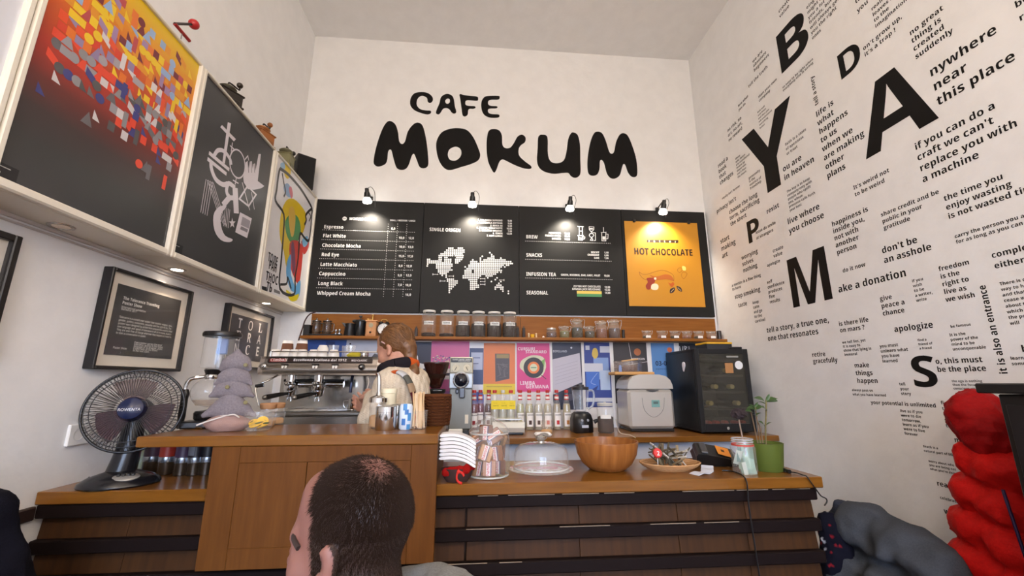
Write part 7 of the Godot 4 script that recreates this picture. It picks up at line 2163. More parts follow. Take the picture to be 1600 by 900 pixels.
# ---------------------------------------------------------------- things on the service counter
func counter_things():
	var clear := glass(Color(0.97, 0.98, 0.97), 0.09)
	var blk := mat(rgb(24, 24, 25), 0.35)
	var t: Node3D
	# napkins on a red cloth
	var at := on_y(706, 752, CT)
	at = Vector3(1.472, CT, 1.63)
	t = thing("red_napkin_basket", "small basket lined with dark red cloth under the napkins", "basket", at)
	t.scale = Vector3(0.74, 1, 0.42)
	obj("bowl", lathe(pr([0, 0, 0.055, 0, 0.075, 0.02, 0.085, 0.05, 0.082, 0.05, 0.07, 0.02, 0, 0.008]), 24), mat(rgb(58, 34, 30), 0.8), t)
	obj("cloth", nets([[0, Vector3(-0.06, 0.038, 0.05), Vector3(0.05, 0.05, 0.062), 0.017, 0.014, 0.02], [0, Vector3(0.05, 0.05, 0.062), Vector3(0.085, 0.055, 0.01), 0.014, 0.012, 0.02]], 0.006, null, null, 0.006, 40.0), cloth("red cloth", rgb(120, 16, 16), rgb(176, 28, 24), 20.0), t)
	obj("tassel", merge([[tube(smooth([Vector3(0.005, 0.045, 0.075), Vector3(0.0, 0.02, 0.09), Vector3(0.012, 0.006, 0.1), Vector3(0.028, 0.003, 0.108)], 4), 0.005)], [tube(smooth([Vector3(0.005, 0.045, 0.075), Vector3(0.03, 0.036, 0.088), Vector3(0.038, 0.026, 0.09)], 4), 0.005)], [ball(0.009, 10), T(0.008, 0.042, 0.08)]]), mat(rgb(206, 40, 30), 0.8), t)
	for i in 7:
		var b := i / 6.0
		var w := nets([[1, Vector3(0, 0, 0), Vector3(0.085, 0.009, 0.085), 0, 0, 0.01]], 0.012) if false else ext(smooth([Vector2(-0.084, 0.0), Vector2(-0.02, 0.002), Vector2(0.04, -0.01), Vector2(0.084, -0.03), Vector2(0.085, -0.0195), Vector2(0.04, 0.001), Vector2(-0.02, 0.0128), Vector2(-0.084, 0.0105)], 3, true), 0.076)
		one("napkin", w, mat(rgb(224, 222, 222), 0.9), ["white paper napkin at the bottom of the pile", "white paper napkin, second from the pile's bottom", "white paper napkin, third from the pile's bottom", "white paper napkin in the middle of the pile", "white paper napkin, third from the pile's top", "white paper napkin, second from the pile's top", "white paper napkin on top of the pile"][i], "napkin", at + Vector3(0.002, 0.086 + i * 0.0138, -0.038), Vector3(0, 0, 0), "pile of paper napkins").scale.x = 0.78
	# wafer jar
	at = stand(763.5, 751, CT, 0.085)
	var m := mpp(at)
	var r := 33.5 * m * 0.98
	var h := ytop(at, 676) - CT
	t = thing("wafer_jar", "large lidded glass jar filled with wrapped wafers", "jar", at)
	obj("glass", lathe(pr([0, 0.003, r * 0.88, 0.003, r * 0.97, 0.012, r, 0.03, r, h * 0.82, r * 0.97, h * 0.92, r * 0.9, h * 0.98, r * 0.92, h]), 40), clear, t)
	obj("rim", merge([[ring(r * 0.92, 0.0035, 40), T(0, h, 0)], [ring(r * 0.93, 0.004, 40), T(0, 0.006, 0)]]), glass(rgb(226, 230, 224), 0.4), t)
	var ht := ytop(at, 648) - CT
	obj("lid", lathe(pr([r * 0.98, h + 0.002, r * 0.98, h + 0.01, r * 0.8, h + 0.03, r * 0.45, h + 0.05, r * 0.22, h + 0.058, r * 0.16, h + 0.066, r * 0.24, ht - 0.012, r * 0.2, ht - 0.002, 0, ht]), 40), glass(Color(0.97, 0.98, 0.97), 0.09), t)
	var foil := [mat(rgb(172, 124, 76), 0.35, 0.2), mat(rgb(146, 94, 54), 0.35, 0.2), mat(rgb(112, 66, 38), 0.35, 0.2)]
	var wm := bx(0.062, 0.056, 0.014, 0.004)
	var place := [[-0.045, 0.03, 0.03, 10, 30, 85], [0.0, 0.032, 0.05, -8, 0, 88], [0.045, 0.036, 0.03, 12, -30, 84], [-0.03, 0.03, -0.035, 0, 60, 20], [0.035, 0.03, -0.035, 15, 120, 10], [-0.06, 0.085, 0.012, 8, 50, 80], [-0.016, 0.09, 0.052, -12, 10, 70], [0.034, 0.088, 0.048, 10, -20, 95], [0.06, 0.095, -0.005, 0, -60, 85], [-0.01, 0.09, -0.02, 20, 80, 40], [-0.035, 0.145, 0.03, 20, 20, 30], [0.02, 0.155, 0.045, -18, -5, 32], [0.05, 0.14, 0.01, 10, -50, 60], [0.0, 0.15, -0.03, 60, 30, 0], [-0.02, 0.17, 0.062, 8, 4, 88]]
	for i in place.size():
		var p: Array = place[i]
		var s: float = minf(1.0, (r - 0.04) / maxf(0.001, Vector2(p[0], p[2]).length()))
		var w := thing("wrapped_wafer", "foil wrapped wafer with red and blue lettering inside the lidded glass jar", "wafer", at + Vector3(p[0] * s * 1.06, p[1] + 0.006, p[2] * s * 1.06), 0, "wrapped wafers in the glass jar")
		w.rotation_degrees = Vector3(p[3], p[4], p[5])
		obj("wrapper", wm, foil[i % 3], w)
		obj("band", bx(0.056, 0.0165, 0.0005, 0.0), mat(rgb(226, 220, 216), 0.4), w, Vector3(0, 0.004, 0.0074))
		obj("lettering", words([["hanuta", 0, -0.002, 0.0175, font_b, 0.9, 1]]), mat(rgb(190, 30, 40), 0.4), w, Vector3(0, 0.002, 0.0079))
		obj("stripe", bx(0.056, 0.003, 0.0005, 0.0), mat(rgb(40, 50, 110), 0.4), w, Vector3(0, -0.007, 0.0078))
	# cake stand with dome
	at = stand(846, 748, CT, 0.13)
	t = thing("cake_dome", "clear glass cake dome on a glass plate", "cake dome", at)
	m = mpp(at)
	r = 43 * m
	obj("plate", lathe(pr([0, 0.004, r * 0.5, 0.004, r * 0.55, 0.0, r * 0.6, 0.002, r * 1.12, 0.01, r * 1.17, 0.014, r * 1.14, 0.018, r * 0.9, 0.012, 0, 0.012]), 48), glass(Color(0.95, 0.97, 0.96), 0.12), t)
	h = ytop(at, 692) - CT
	obj("dome", lathe(pr([r, 0.018, r * 1.0, 0.03, r * 0.985, h * 0.62, r * 0.93, h * 0.8, r * 0.8, h * 0.92, r * 0.55, h * 0.985, r * 0.2, h, 0.012, h + 0.004]), 48), clear, t)
	obj("rim", merge([[ring(r, 0.0035, 48), T(0, 0.021, 0)]]), glass(rgb(226, 230, 228), 0.4), t)
	obj("knob", lathe(pr([0.014, h, 0.012, h + 0.008, 0.024, h + 0.018, 0.025, h + 0.026, 0.014, h + 0.034, 0, h + 0.035]), 24), mat(rgb(206, 204, 200), 0.12, 0.9), t)
	var q := on_z(848.5, 690, 0.5)
	t = thing("brand_box", "small white box with an oval emblem behind the cake dome", "box", Vector3(q.x, KT, 0.5))
	var bh := ytop(Vector3(q.x, 0, 0.55), 677) - KT
	obj("box", bx(0.11, bh, 0.08, 0.01), mat(rgb(226, 224, 222), 0.5), t, Vector3(0, bh / 2, 0))
	obj("emblem", lathe(pr([0, 0.002, 0.03, 0.002, 0.032, 0]), 28, 1.0, 0.42), mat(rgb(150, 142, 130), 0.4), t, Vector3(0, bh * 0.55, 0.0402), Vector3(90, 0, 0))
	# turned wooden bowl
	at = stand(949, 738.5, CT, 0.07)
	t = thing("wooden_bowl", "large turned wooden bowl on the service counter", "bowl", at)
	m = mpp(at)
	r = 49.5 * m
	h = ytop(at, 688) - CT
	var bwood := wood("bowl wood", rgb(132, 80, 36), rgb(172, 112, 58), 1, 0.4, 0.2, 21)
	obj("bowl", lathe(pr([0, 0, r * 0.5, 0, r * 0.56, 0.004, r * 0.78, h * 0.24, r * 0.93, h * 0.55, r, h * 0.95, r * 0.995, h, r * 0.965, h, r * 0.9, h * 0.6, r * 0.74, h * 0.26, r * 0.5, h * 0.1, 0, h * 0.08]), 56), bwood, t)
	# wicker basket of sugar sticks
	at = stand(1048, 741, CT, 0.12)
	t = thing("wicker_basket", "shallow oval wicker basket holding sugar sticks", "basket", at, 4)
	m = mpp(at)
	r = 47 * m
	h = ytop(at, 722) - CT
	var wick := [cloth("wicker a", rgb(186, 138, 92), rgb(214, 172, 126), 40.0), cloth("wicker b", rgb(166, 116, 74), rgb(200, 156, 110), 40.0)]
	for i in 7:
		var f := i / 6.0
		var rr := r * (0.66 + 0.34 * sqrt(f))
		var pts := []
		for k in 57:
			var a := TAU * k / 56
			var j := 0.0022 * (1 if (k + i) % 2 else -1)
			pts.append(Vector3(cos(a) * (rr + j), 0.006 + f * (h - 0.006), sin(a) * (rr + j) * 0.72))
		obj("coil", tube(pts, h / 10.0, 6), wick[i % 2], t)
	obj("bottom", lathe(pr([0, 0, r * 0.68, 0, r * 0.68, 0.006, 0, 0.006]), 32, 1.0, 0.72), wick[1], t)
	var sm := bx(0.012, 0.105, 0.005, 0.002)
	var sc := [mat(rgb(108, 96, 72), 0.5), mat(rgb(140, 124, 96), 0.5), mat(rgb(86, 80, 66), 0.5), mat(rgb(206, 200, 190), 0.5)]
	var sl := ["olive brown sugar stick in the wicker basket", "tan sugar stick in the wicker basket", "dark olive sugar stick in the wicker basket", "white sugar stick in the wicker basket"]
	for i in 30:
		var a := rng.randf() * TAU
		var rr := r * 0.5 * sqrt(rng.randf())
		var k: int = [0, 1, 2, 0, 2, 3][i % 6]
		one("sugar_stick", sm, sc[k], sl[k], "sugar stick", at + Vector3(cos(a) * rr, 0.03 + 0.0018 * i, sin(a) * rr * 0.6), Vector3(rng.randf_range(25, 80), rng.randf() * 360, rng.randf_range(-60, 60)), ["olive sticks in the basket", "tan sticks in the basket", "dark olive sticks in the basket", "white sticks in the basket"][k])
	q = on_y(1029, 722, CT)
	t = thing("lollipop", "red round sweet with a white mark sticking out of the sugar sticks", "sweet", at + Vector3(-0.075, 0.075, 0.05))
	obj("sweet", lathe(pr([0, -0.006, 0.018, -0.006, 0.021, 0, 0.018, 0.006, 0, 0.006]), 24), mat(rgb(196, 36, 34), 0.35), t, Vector3.ZERO, Vector3(75, 0, 0))
	obj("mark", words([["2", 0, -0.008, 0.024, font_b, 1, 1]]), mat(rgb(236, 230, 228)), t, Vector3(0, 0, 0.0085), Vector3(-15, 0, 0))
	obj("stick", cyl(0.0016, 0.06, 8), mat(rgb(236, 232, 226), 0.6), t, Vector3(0, -0.07, -0.004))
	for i in 2: one("receipt", ext(smooth([Vector2(-0.04, 0), Vector2(-0.01, 0.006), Vector2(0.02, 0.001), Vector2(0.045, 0.01), Vector2(0.045, 0.0115), Vector2(0.02, 0.0025), Vector2(-0.01, 0.0075), Vector2(-0.04, 0.0015)], 3, true), 0.05), mat(rgb(196, 200, 210), 0.8), ["curled paper receipt under the wicker basket's rim", "crumpled paper receipt beside the card terminal"][i], "receipt", on_y([1096.0, 1103.0][i], [742.0, 737.0][i], CT) + Vector3(0, 0.001, -0.04), Vector3(0, [20, 60][i], 0), "receipts by the basket")
	# card terminal
	at = on_y(1122, 728, CT)
	at.z -= 0.02
	t = thing("card_terminal", "black card terminal with an orange label", "card terminal", at + Vector3(0, 0.022, 0), -16)
	t.rotation_degrees.x = 28
	obj("body", ext(smooth([Vector2(-0.09, 0.0), Vector2(0.085, 0.0), Vector2(0.09, 0.02), Vector2(0.06, 0.036), Vector2(-0.02, 0.052), Vector2(-0.085, 0.06), Vector2(-0.092, 0.03)], 2, true), 0.085), blk, t, Vector3(0, 0.001, -0.042))
	obj("label", bx(0.06, 0.002, 0.062, 0.0005), mat(rgb(224, 140, 44), 0.5), t, Vector3(0.032, 0.049, 0), Vector3(0, 0, -17))
	obj("label_mark", bx(0.014, 0.002, 0.014, 0.0), mat(rgb(70, 40, 20), 0.5), t, Vector3(0.03, 0.0512, 0), Vector3(0, 0, -17))
	obj("trim", bx(0.01, 0.03, 0.088, 0.003), mat(rgb(150, 150, 152), 0.3, 0.6), t, Vector3(0.08, 0.018, 0))
	obj("receipt_slot", bx(0.03, 0.012, 0.07, 0.003), mat(rgb(60, 60, 62), 0.35), t, Vector3(-0.055, 0.062, 0), Vector3(0, 0, -6))
	var pts := []
	for p in [[1128, 735], [1143, 736], [1156, 740], [1162, 744]]: pts.append(on_y(p[0], p[1], CT + 0.005))
	for p in [[1166.5, 752], [1168, 764], [1170, 790], [1176, 830], [1182, 870], [1188, 910]]: pts.append(on_z(p[0], p[1], CZ + 0.014))
	one("cable", tube(smooth(pts, 4), 0.003, 6), blk, "black cable running from the card terminal down the counter front", "cable")
	pts = [on_y(1226, 736, CT + 0.007), on_y(1245, 739, CT + 0.005), on_y(1254, 742, CT + 0.006), on_z(1260, 744, CZ + 0.009)]
	for p in [[1266, 752], [1276, 766], [1283, 775], [1290.5, 779], [1292, 784], [1288, 790]]: pts.append(on_z(p[0], p[1], CZ + 0.012))
	t = thing("power_lead", "black lead with an inline plug beside the green pot", "lead", Vector3.ZERO)
	obj("wire", tube(smooth(pts, 4), 0.0025, 6), blk, t)
	obj("plug", tube([on_y(1222, 733, CT + 0.009), on_y(1234, 737, CT + 0.008)], 0.008, 10), blk, t)
	# tip jar
	at = stand(1165.5, 743, CT, 0.048)
	t = thing("tip_jar", "clear tip jar with a red band and banknotes", "jar", at)
	m = mpp(at)
	r = 18 * m
	h = ytop(at, 684) - CT
	obj("glass", lathe(pr([0, 0.003, r * 0.92, 0.003, r, 0.012, r, h * 0.72, r * 0.88, h * 0.82, r * 0.84, h * 0.86, r * 0.86, h]), 32), clear, t)
	obj("red_band", lathe(pr([r * 0.9, h * 0.78, r * 0.91, h * 0.83]), 32), mat(rgb(196, 60, 50), 0.5), t)
	obj("screw_rim", merge([[ring(r * 0.86, 0.002, 32), T(0, h * 0.9, 0)], [ring(r * 0.86, 0.002, 32), T(0, h * 0.97, 0)]]), glass(Color(0.9, 0.92, 0.95), 0.4), t)
	for i in 7:
		var nn := ext(smooth([Vector2(-0.028, 0), Vector2(-0.01, 0.007), Vector2(0.01, -0.005), Vector2(0.03, 0.004), Vector2(0.03, 0.0052), Vector2(0.01, -0.0038), Vector2(-0.01, 0.0082), Vector2(-0.028, 0.0012)], 3, true), 0.06)
		one("banknote", nn, mat([rgb(150, 176, 160), rgb(186, 196, 186), rgb(126, 156, 150)][i % 3], 0.7), ["green banknote crumpled in the tip jar", "pale banknote crumpled in the tip jar", "blue-green banknote crumpled in the tip jar"][i % 3], "banknote", at + Vector3(0.008 * cos(i * 2.1), 0.035 + i * 0.014, 0.01 * sin(i * 2.1)), Vector3(70 + 12 * (i % 4), i * 53, 20 * (i % 3)), ["green notes in the jar", "pale notes in the jar", "blue-green notes in the jar"][i % 3])
	# dried flower on a stick
	var s0 := at + Vector3(0.01, h * 0.5, 0.0)
	var s1 := on_z(1153, 648, at.z)
	t = thing("dried_flower", "dark dried flower head on a thin stick rising from the tip jar", "dried flower", s0)
	obj("stick", tube([Vector3.ZERO, s1 - s0], 0.003, 6), mat(rgb(150, 130, 116), 0.7), t)
	obj("head", nets([[1, s1 - s0, Vector3(0.022, 0.018, 0.02)], [1, s1 - s0 + Vector3(0.016, 0.008, 0.008), Vector3(0.014, 0.012, 0.014)], [1, s1 - s0 + Vector3(-0.016, 0.004, 0), Vector3(0.012, 0.014, 0.012)]], 0.004, null, null, 0.012, 60.0), mat(rgb(44, 32, 36), 0.9), t)
	# potted plant
	at = stand(1200.5, 739.5, CT, 0.078)
	t = thing("potted_plant", "young leafy plant in a green pot on the counter's end", "plant", at)
	m = mpp(at)
	r = 25.5 * m
	h = ytop(at, 691) - CT
	obj("pot", lathe(pr([0, 0, r * 0.8, 0, r * 0.84, 0.004, r, h - 0.008, r * 1.02, h, r * 0.97, h, r * 0.93, h - 0.02, 0, h - 0.02]), 40), mat(rgb(88, 102, 42), 0.5, 0.0, 0.35), t)
	obj("soil", coffee(r * 0.93, 0.02), cloth("soil", rgb(36, 24, 18), rgb(62, 44, 34), 40.0), t, Vector3(0, h - 0.034, 0))
	var L := func(px: float, py: float, dz := 0.0) -> Vector3: return on_z(px, py, at.z + dz) - at
	obj("stem", tube(smooth([L.call(1197, 694), L.call(1196, 670), L.call(1197, 648), L.call(1197, 625)], 4), 0.0035, 8), mat(rgb(110, 100, 60), 0.7), t)
	for s in [[1184, 692, 1176, 655, 1172, 640], [1188, 692, 1182, 650, 1180, 635], [1192, 692, 1188, 668, 1183, 658]]:
		obj("stem", tube(smooth([L.call(s[0], s[1]), L.call(s[2], s[3]), L.call(s[4], s[5])], 4), 0.0025, 6), mat(rgb(120, 96, 70), 0.7), t)
	var leafm := StandardMaterial3D.new()
	leafm.albedo_color = rgb(58, 84, 40)
	leafm.roughness = 0.4
	leafm.backlight_enabled = true
	leafm.backlight = rgb(50, 80, 20)
	var leaves := [[1197, 627, 1216, 623, 0.02], [1197, 628, 1215, 626, -0.03], [1196, 628, 1202, 615, 0.0], [1196, 629, 1177, 622, 0.02], [1197, 632, 1184, 628, -0.02], [1197, 642, 1188, 636, 0.03], [1197, 665, 1206, 660, 0.02], [1195, 668, 1184, 658, 0.02], [1180, 640, 1166, 638, 0.02], [1180, 638, 1170, 632, 0.0], [1178, 640, 1190, 634, -0.02], [1176, 645, 1164, 642, 0.03], [1180, 650, 1190, 645, 0.02], [1178, 637, 1184, 628, 0.01], [1176, 648, 1184, 652, 0.03], [1174, 640, 1182, 643, 0.04]]
	for l in leaves:
		var a: Vector3 = L.call(l[0], l[1])
		var b: Vector3 = L.call(l[2], l[3], l[4])
		obj("leaf", leaf(a, b, 0.3), leafm, t)
func leaf(a: Vector3, b: Vector3, wide: float) -> ArrayMesh:
	var d := b - a
	var side := d.cross(Vector3(0.3, 0.7, 0.65)).normalized()
	var upn := side.cross(d).normalized()
	var v := PackedVector3Array()
	var n := PackedVector3Array()
	var idx := PackedInt32Array()
	for i in 9:
		var f := i / 8.0
		var w := d.length() * wide * 0.62 * sin(PI * pow(f, 0.85))
		var c := a + d * f + upn * d.length() * 0.12 * sin(PI * f)
		for s in [-1.0, 0.0, 1.0]:
			v.append(c + side * s * w + upn * absf(s) * w * 0.25)
			n.append((upn - side * s * 0.3).normalized())
	for i in 8:
		for k in 2:
			var o := i * 3 + k
			idx.append_array([o, o + 4, o + 1, o, o + 3, o + 4])
	return arr(v, n, idx)

# ---------------------------------------------------------------- people
func head_prims(neck := 0.056) -> Array:      # faces +z, ears near y = 0
	var p := [[1, Vector3(0, 0.045, -0.018), Vector3(0.075, 0.09, 0.096)], [1, Vector3(0, -0.03, 0.03), Vector3(0.058, 0.085, 0.066), 0, 0, 0.04],
		[0, Vector3(0, 0.018, 0.072), Vector3(0, 0.075, 0.062), 0.024, 0.03, 0.04], [0, Vector3(-0.03, 0.016, 0.08), Vector3(0.03, 0.016, 0.08), 0.012, 0.012, 0.02],
		[0, Vector3(0, 0.008, 0.09), Vector3(0, -0.03, 0.11), 0.008, 0.012, 0.012], [1, Vector3(0, -0.098, 0.068), Vector3(0.02, 0.015, 0.016), 0, 0, 0.03],
		[1, Vector3(0, -0.061, 0.088), Vector3(0.024, 0.006, 0.01), 0, 0, 0.006], [1, Vector3(0, -0.072, 0.086), Vector3(0.02, 0.007, 0.01), 0, 0, 0.006],
		[0, Vector3(0, -0.06, -0.035), Vector3(0, -0.2, -0.055), neck, neck + 0.006, 0.03]]
	for s in [-1, 1]:
		p.append([0, Vector3(s * 0.05, -0.06, 0.0), Vector3(s * 0.012, -0.096, 0.06), 0.02, 0.018, 0.03])
		p.append([1, Vector3(s * 0.038, -0.026, 0.06), Vector3(0.026, 0.03, 0.024), 0, 0, 0.02])
		p.append([1, Vector3(s * 0.011, -0.034, 0.1), Vector3(0.009, 0.008, 0.01), 0, 0, 0.008])
	for s in [-1, 1]: p.append([2, Vector3(s * 0.031, -0.002, 0.098), Vector3(0.018, 0.011, 0.014), 0, 0, 0.012])
	for s in [-1, 1]:
		p.append([1, Vector3(s * 0.031, -0.003, 0.081), Vector3(0.0125, 0.0115, 0.0125), 0, 0, 0.003])
		p.append([3, Vector3(s * 0.08, -0.006, -0.012), Vector3(0.008, 0.033, 0.019), Basis(Vector3(0, 1, 0), s * 0.35) * Basis(Vector3(1, 0, 0), -0.15), 0, 0.006])
		p.append([1, Vector3(s * 0.077, -0.03, -0.004), Vector3(0.007, 0.011, 0.009), 0, 0, 0.008])
	for s in [-1, 1]: p.append([2, Vector3(s * 0.089, -0.004, -0.002), Vector3(0.0095, 0.019, 0.0105), 0, 0, 0.004])
	return p
func hand_prims(w: Vector3, d: Vector3, n: Vector3, side: Vector3, curl: float) -> Array:    # wrist, finger direction, palm side, thumb side
	var p := []
	for k in 3: p.append([0, w + side * (0.018 - 0.018 * k) * 0.6, w + d * 0.085 + side * (0.026 - 0.026 * k), 0.019, 0.013, 0.012])
	for i in 4:
		var a := w + d * 0.086 + side * (0.031 - 0.0205 * i)
		var ln: float = [0.072, 0.08, 0.074, 0.058][i]
		var ang := curl * 0.5
		for k in 3:
			var b: Vector3 = a + (d * cos(ang) + n * sin(ang)) * ln * [0.45, 0.31, 0.26][k]
			p.append([0, a, b, 0.0092 - 0.0008 * k, 0.0086 - 0.0008 * k, 0.004])
			a = b
			ang += curl
	var t := w + d * 0.028 + side * 0.026
	var t1 := t + (d * 0.55 + side * 0.7 + n * 0.35).normalized() * 0.042
	p.append([0, t - side * 0.01, t1, 0.014, 0.0105, 0.01])
	p.append([0, t1, t1 + (d * 0.8 + side * 0.15 + n * 0.55).normalized() * 0.034, 0.0105, 0.0085, 0.004])
	return p
func facing(f: Vector3, pitch: float) -> Basis:
	return Basis(Vector3.UP, atan2(f.x, f.z)) * Basis(Vector3.RIGHT, pitch)
func local_prims(prims: Array, t: Transform3D) -> Array:
	var o := []
	for p in prims:
		var q: Array = p.duplicate()
		q[1] = t * p[1]
		if p[0] == 0: q[2] = t * p[2]
		o.append(q)
	return o
func barista():
	var root := thing("person", "person in a cream knitted sweater and striped scarf working the espresso machine", "person", on_y(640, 800, 0.0) * Vector3(0, 0, 0) + Vector3(1.14, 0, 0.97))
	var O := root.position
	var P := func(px: float, py: float, z: float) -> Vector3: return on_z(px, py, z) - O
	var skin := rgb(198, 142, 116)
	var f := Vector3(-0.92, 0, -0.4).normalized()
	var hb := facing(f, 0.3)
	var hc: Vector3 = P.call(617, 547, 0.95)
	var neck: Vector3 = P.call(630, 590, 0.98)
	var hip := Vector3(0.0, 0.98, 0.0)
	var shl: Vector3 = P.call(611, 600, 1.07)
	var shr: Vector3 = P.call(648, 597, 0.87)
	var ell: Vector3 = P.call(580, 655, 1.04)
	var wrl: Vector3 = P.call(583, 618, 0.83)
	var elr: Vector3 = P.call(610, 650, 0.8)
	var wrr: Vector3 = P.call(572, 640, 0.74)
	# one continuous body: trunk, legs and arms, with the finer head and hand joined on
	var trunk := [[0, neck, hip + Vector3(0, 0.1, 0), 0.09, 0.105, 0.05], [0, hip + Vector3(-0.06, 0, 0.05), hip + Vector3(0.06, 0, -0.05), 0.1, 0.1, 0.05], [0, shl, shr, 0.055, 0.055, 0.05], [0, shl, ell, 0.042, 0.036, 0.03], [0, ell, wrl, 0.035, 0.026, 0.02], [0, shr, elr, 0.042, 0.036, 0.03], [0, elr, wrr, 0.035, 0.026, 0.02]]
	for s in [-1, 1]:
		var o: Vector3 = Vector3(-0.62, 0, 0.78) * 0.085 * s
		trunk.append([0, hip + o, Vector3(0, 0.5, 0) + o + f * 0.02, 0.085, 0.058, 0.03])
		trunk.append([0, Vector3(0, 0.5, 0) + o + f * 0.02, Vector3(0, 0.08, 0) + o, 0.056, 0.04, 0.02])
		trunk.append([0, Vector3(0, 0.05, 0) + o - f * 0.03, Vector3(0, 0.045, 0) + o + f * 0.13, 0.042, 0.035, 0.02])
	var hd: Vector3 = (P.call(556, 613, 0.7) - wrl).normalized()
	var hn := (Vector3(-0.2, -0.4, -1) - hd * hd.dot(Vector3(-0.2, -0.4, -1))).normalized()
	var hs := hn.cross(hd).normalized()
	if hs.y < 0: hs = -hs
	var hands := hand_prims(wrl, hd, hn, hs, 0.55)
	var hd2: Vector3 = (P.call(553, 628, 0.64) - wrr).normalized()
	hands.append_array(hand_prims(wrr, hd2, Vector3(0, 0.3, 1).normalized(), Vector3.UP, 0.5))
	obj("body", merge([[nets(trunk, 0.015)], [nets(head_prims(0.05), 0.006), Transform3D(hb, hc)], [nets(hands, 0.0055)]]), skin_mat("barista skin", skin), root)
	# sweater
	var sw := [[0, neck + Vector3(0, -0.05, 0), hip + Vector3(0, 0.06, 0), 0.115, 0.135, 0.05], [1, (neck + hip) * 0.5 + Vector3(0, 0.08, 0), Vector3(0.15, 0.2, 0.15), 0, 0, 0.05], [0, shl, shr, 0.078, 0.078, 0.06], [0, shl, ell, 0.075, 0.062, 0.04], [0, ell, ell.lerp(wrl, 0.86), 0.062, 0.05, 0.03], [0, shr, elr, 0.07, 0.06, 0.04], [0, elr, elr.lerp(wrr, 0.86), 0.06, 0.048, 0.03]]
	obj("sweater", nets(sw, 0.011, null, null, 0.006, 22.0), rib_knit(), root)
	obj("watch_strap", lathe(pr([0.034, -0.012, 0.036, -0.008, 0.036, 0.008, 0.034, 0.012]), 20), mat(rgb(26, 24, 26), 0.5), root).transform = Transform3D(Basis(Quaternion(Vector3.UP, (wrl - ell).normalized())), wrl - (wrl - ell).normalized() * 0.008)
	var tr := []
	for i in range(7, trunk.size()):
		if (i - 7) % 3 < 2:
			var q: Array = trunk[i].duplicate()
			q[3] += 0.014
			q[4] += 0.014
			tr.append(q)
	tr.append([0, hip + Vector3(-0.06, 0, 0.05), hip + Vector3(0.06, 0, -0.05), 0.112, 0.112, 0.05])
	obj("trousers", nets(tr, 0.015), cloth("dark trousers", rgb(34, 34, 40), rgb(48, 48, 56), 12.0), root)
	# hair: cap, low ponytail and combed strands
	var hm := StandardMaterial3D.new()
	hm.albedo_texture = noise_tex(0.03, rgb(88, 56, 30), rgb(140, 96, 54), 31, 256)
	hm.uv1_triplanar = true
	hm.uv1_scale = Vector3(9, 2, 9)
	hm.roughness = 0.45
	var inv := Transform3D(hb, hc).affine_inverse()
	var k1: Vector3 = inv * P.call(641, 562, 0.99)
	var k2: Vector3 = inv * P.call(646, 580, 1.03)
	var k3: Vector3 = inv * P.call(652, 600, 1.05)
	var hp := [[1, Vector3(0, 0.05, -0.026), Vector3(0.086, 0.098, 0.102)], [2, Vector3(0, -0.05, 0.1), Vector3(0.09, 0.105, 0.075), 0, 0, 0.015], [2, Vector3(0, -0.13, 0.02), Vector3(0.1, 0.12, 0.075), 0, 0, 0.02], [0, Vector3(0, -0.02, -0.09), k1, 0.045, 0.034, 0.03], [0, k1, k2, 0.032, 0.028, 0.02], [0, k2, k3, 0.028, 0.014, 0.02]]
	var hair := obj("hair", nets(hp, 0.006, null, null, 0.004, 45.0), hm, root)
	hair.transform = Transform3D(hb, hc)
	var strands := []
	for i in 130:
		var u := rng.randf_range(-1.35, 1.35)
		var vv := rng.randf_range(0.0, 1.0)
		var a := Vector3(sin(u) * 0.087, 0.05 + cos(u) * 0.1, 0.05 - 0.07 * vv)
		a = Vector3(0, 0.05, -0.026) + (a - Vector3(0, 0.05, -0.026)).normalized() * Vector3(0.089, 0.1, 0.105)
		var e := Vector3(rng.randf_range(-0.03, 0.03), -0.03 + rng.randf_range(-0.02, 0.02), -0.115)
		var pts := []
		for k in 7:
			var q := a.lerp(e, k / 6.0) - Vector3(0, 0.05, -0.026)
			q = q / sqrt((q / Vector3(0.088, 0.1, 0.105)).length_squared())
			pts.append(Vector3(0, 0.05, -0.026) + q * (1.0 + 0.02 * rng.randf()))
		strands.append([tube(pts, 0.0022, 4)])
	tag(obj("combed_strands", merge(strands), hm, hair), "", "", "", "stuff")
	obj("hair_clip", tube([Vector3(0.082, 0.05, 0.02), Vector3(0.086, 0.03, 0.0)], 0.004, 8), mat(rgb(206, 170, 168), 0.3), hair)
	# scarf: a wrap round the neck and a striped end down the back
	var cols := [rgb(216, 92, 34), rgb(34, 30, 34), rgb(34, 30, 34), rgb(40, 34, 36), rgb(220, 98, 40), rgb(34, 30, 34)]
	var scm := func(c: Color) -> StandardMaterial3D: return cloth("scarf %s" % c, c.darkened(0.12), c.lightened(0.06), 26.0)
	var cen: Vector3 = P.call(622, 582, 0.97)
	for ly in 2:
		for i in 8:
			var pts := []
			for k in 6:
				var a := TAU * (i + k / 5.0) / 8.0
				pts.append(cen + Vector3(cos(a) * 0.083, 0.028 - 0.045 * ly + 0.022 * sin(a + 1.0 + ly), sin(a) * 0.083))
			obj("scarf_stripe", tube(pts, 0.034 - 0.004 * ly, 12), scm.call([rgb(214, 92, 36), rgb(34, 30, 34), rgb(36, 32, 36), rgb(34, 30, 34), rgb(38, 32, 34), rgb(34, 30, 34), rgb(216, 96, 40), rgb(214, 92, 36)][(i + ly) % 8]), root)
	var path := []
	for q in [[612, 583, 1.09], [624, 582, 1.115], [634, 588, 1.125], [641, 600, 1.13], [645, 613, 1.135], [648, 628, 1.135], [650, 645, 1.13], [651, 664, 1.125]]: path.append(P.call(q[0], q[1], q[2]))
	path = smooth(path, 4)
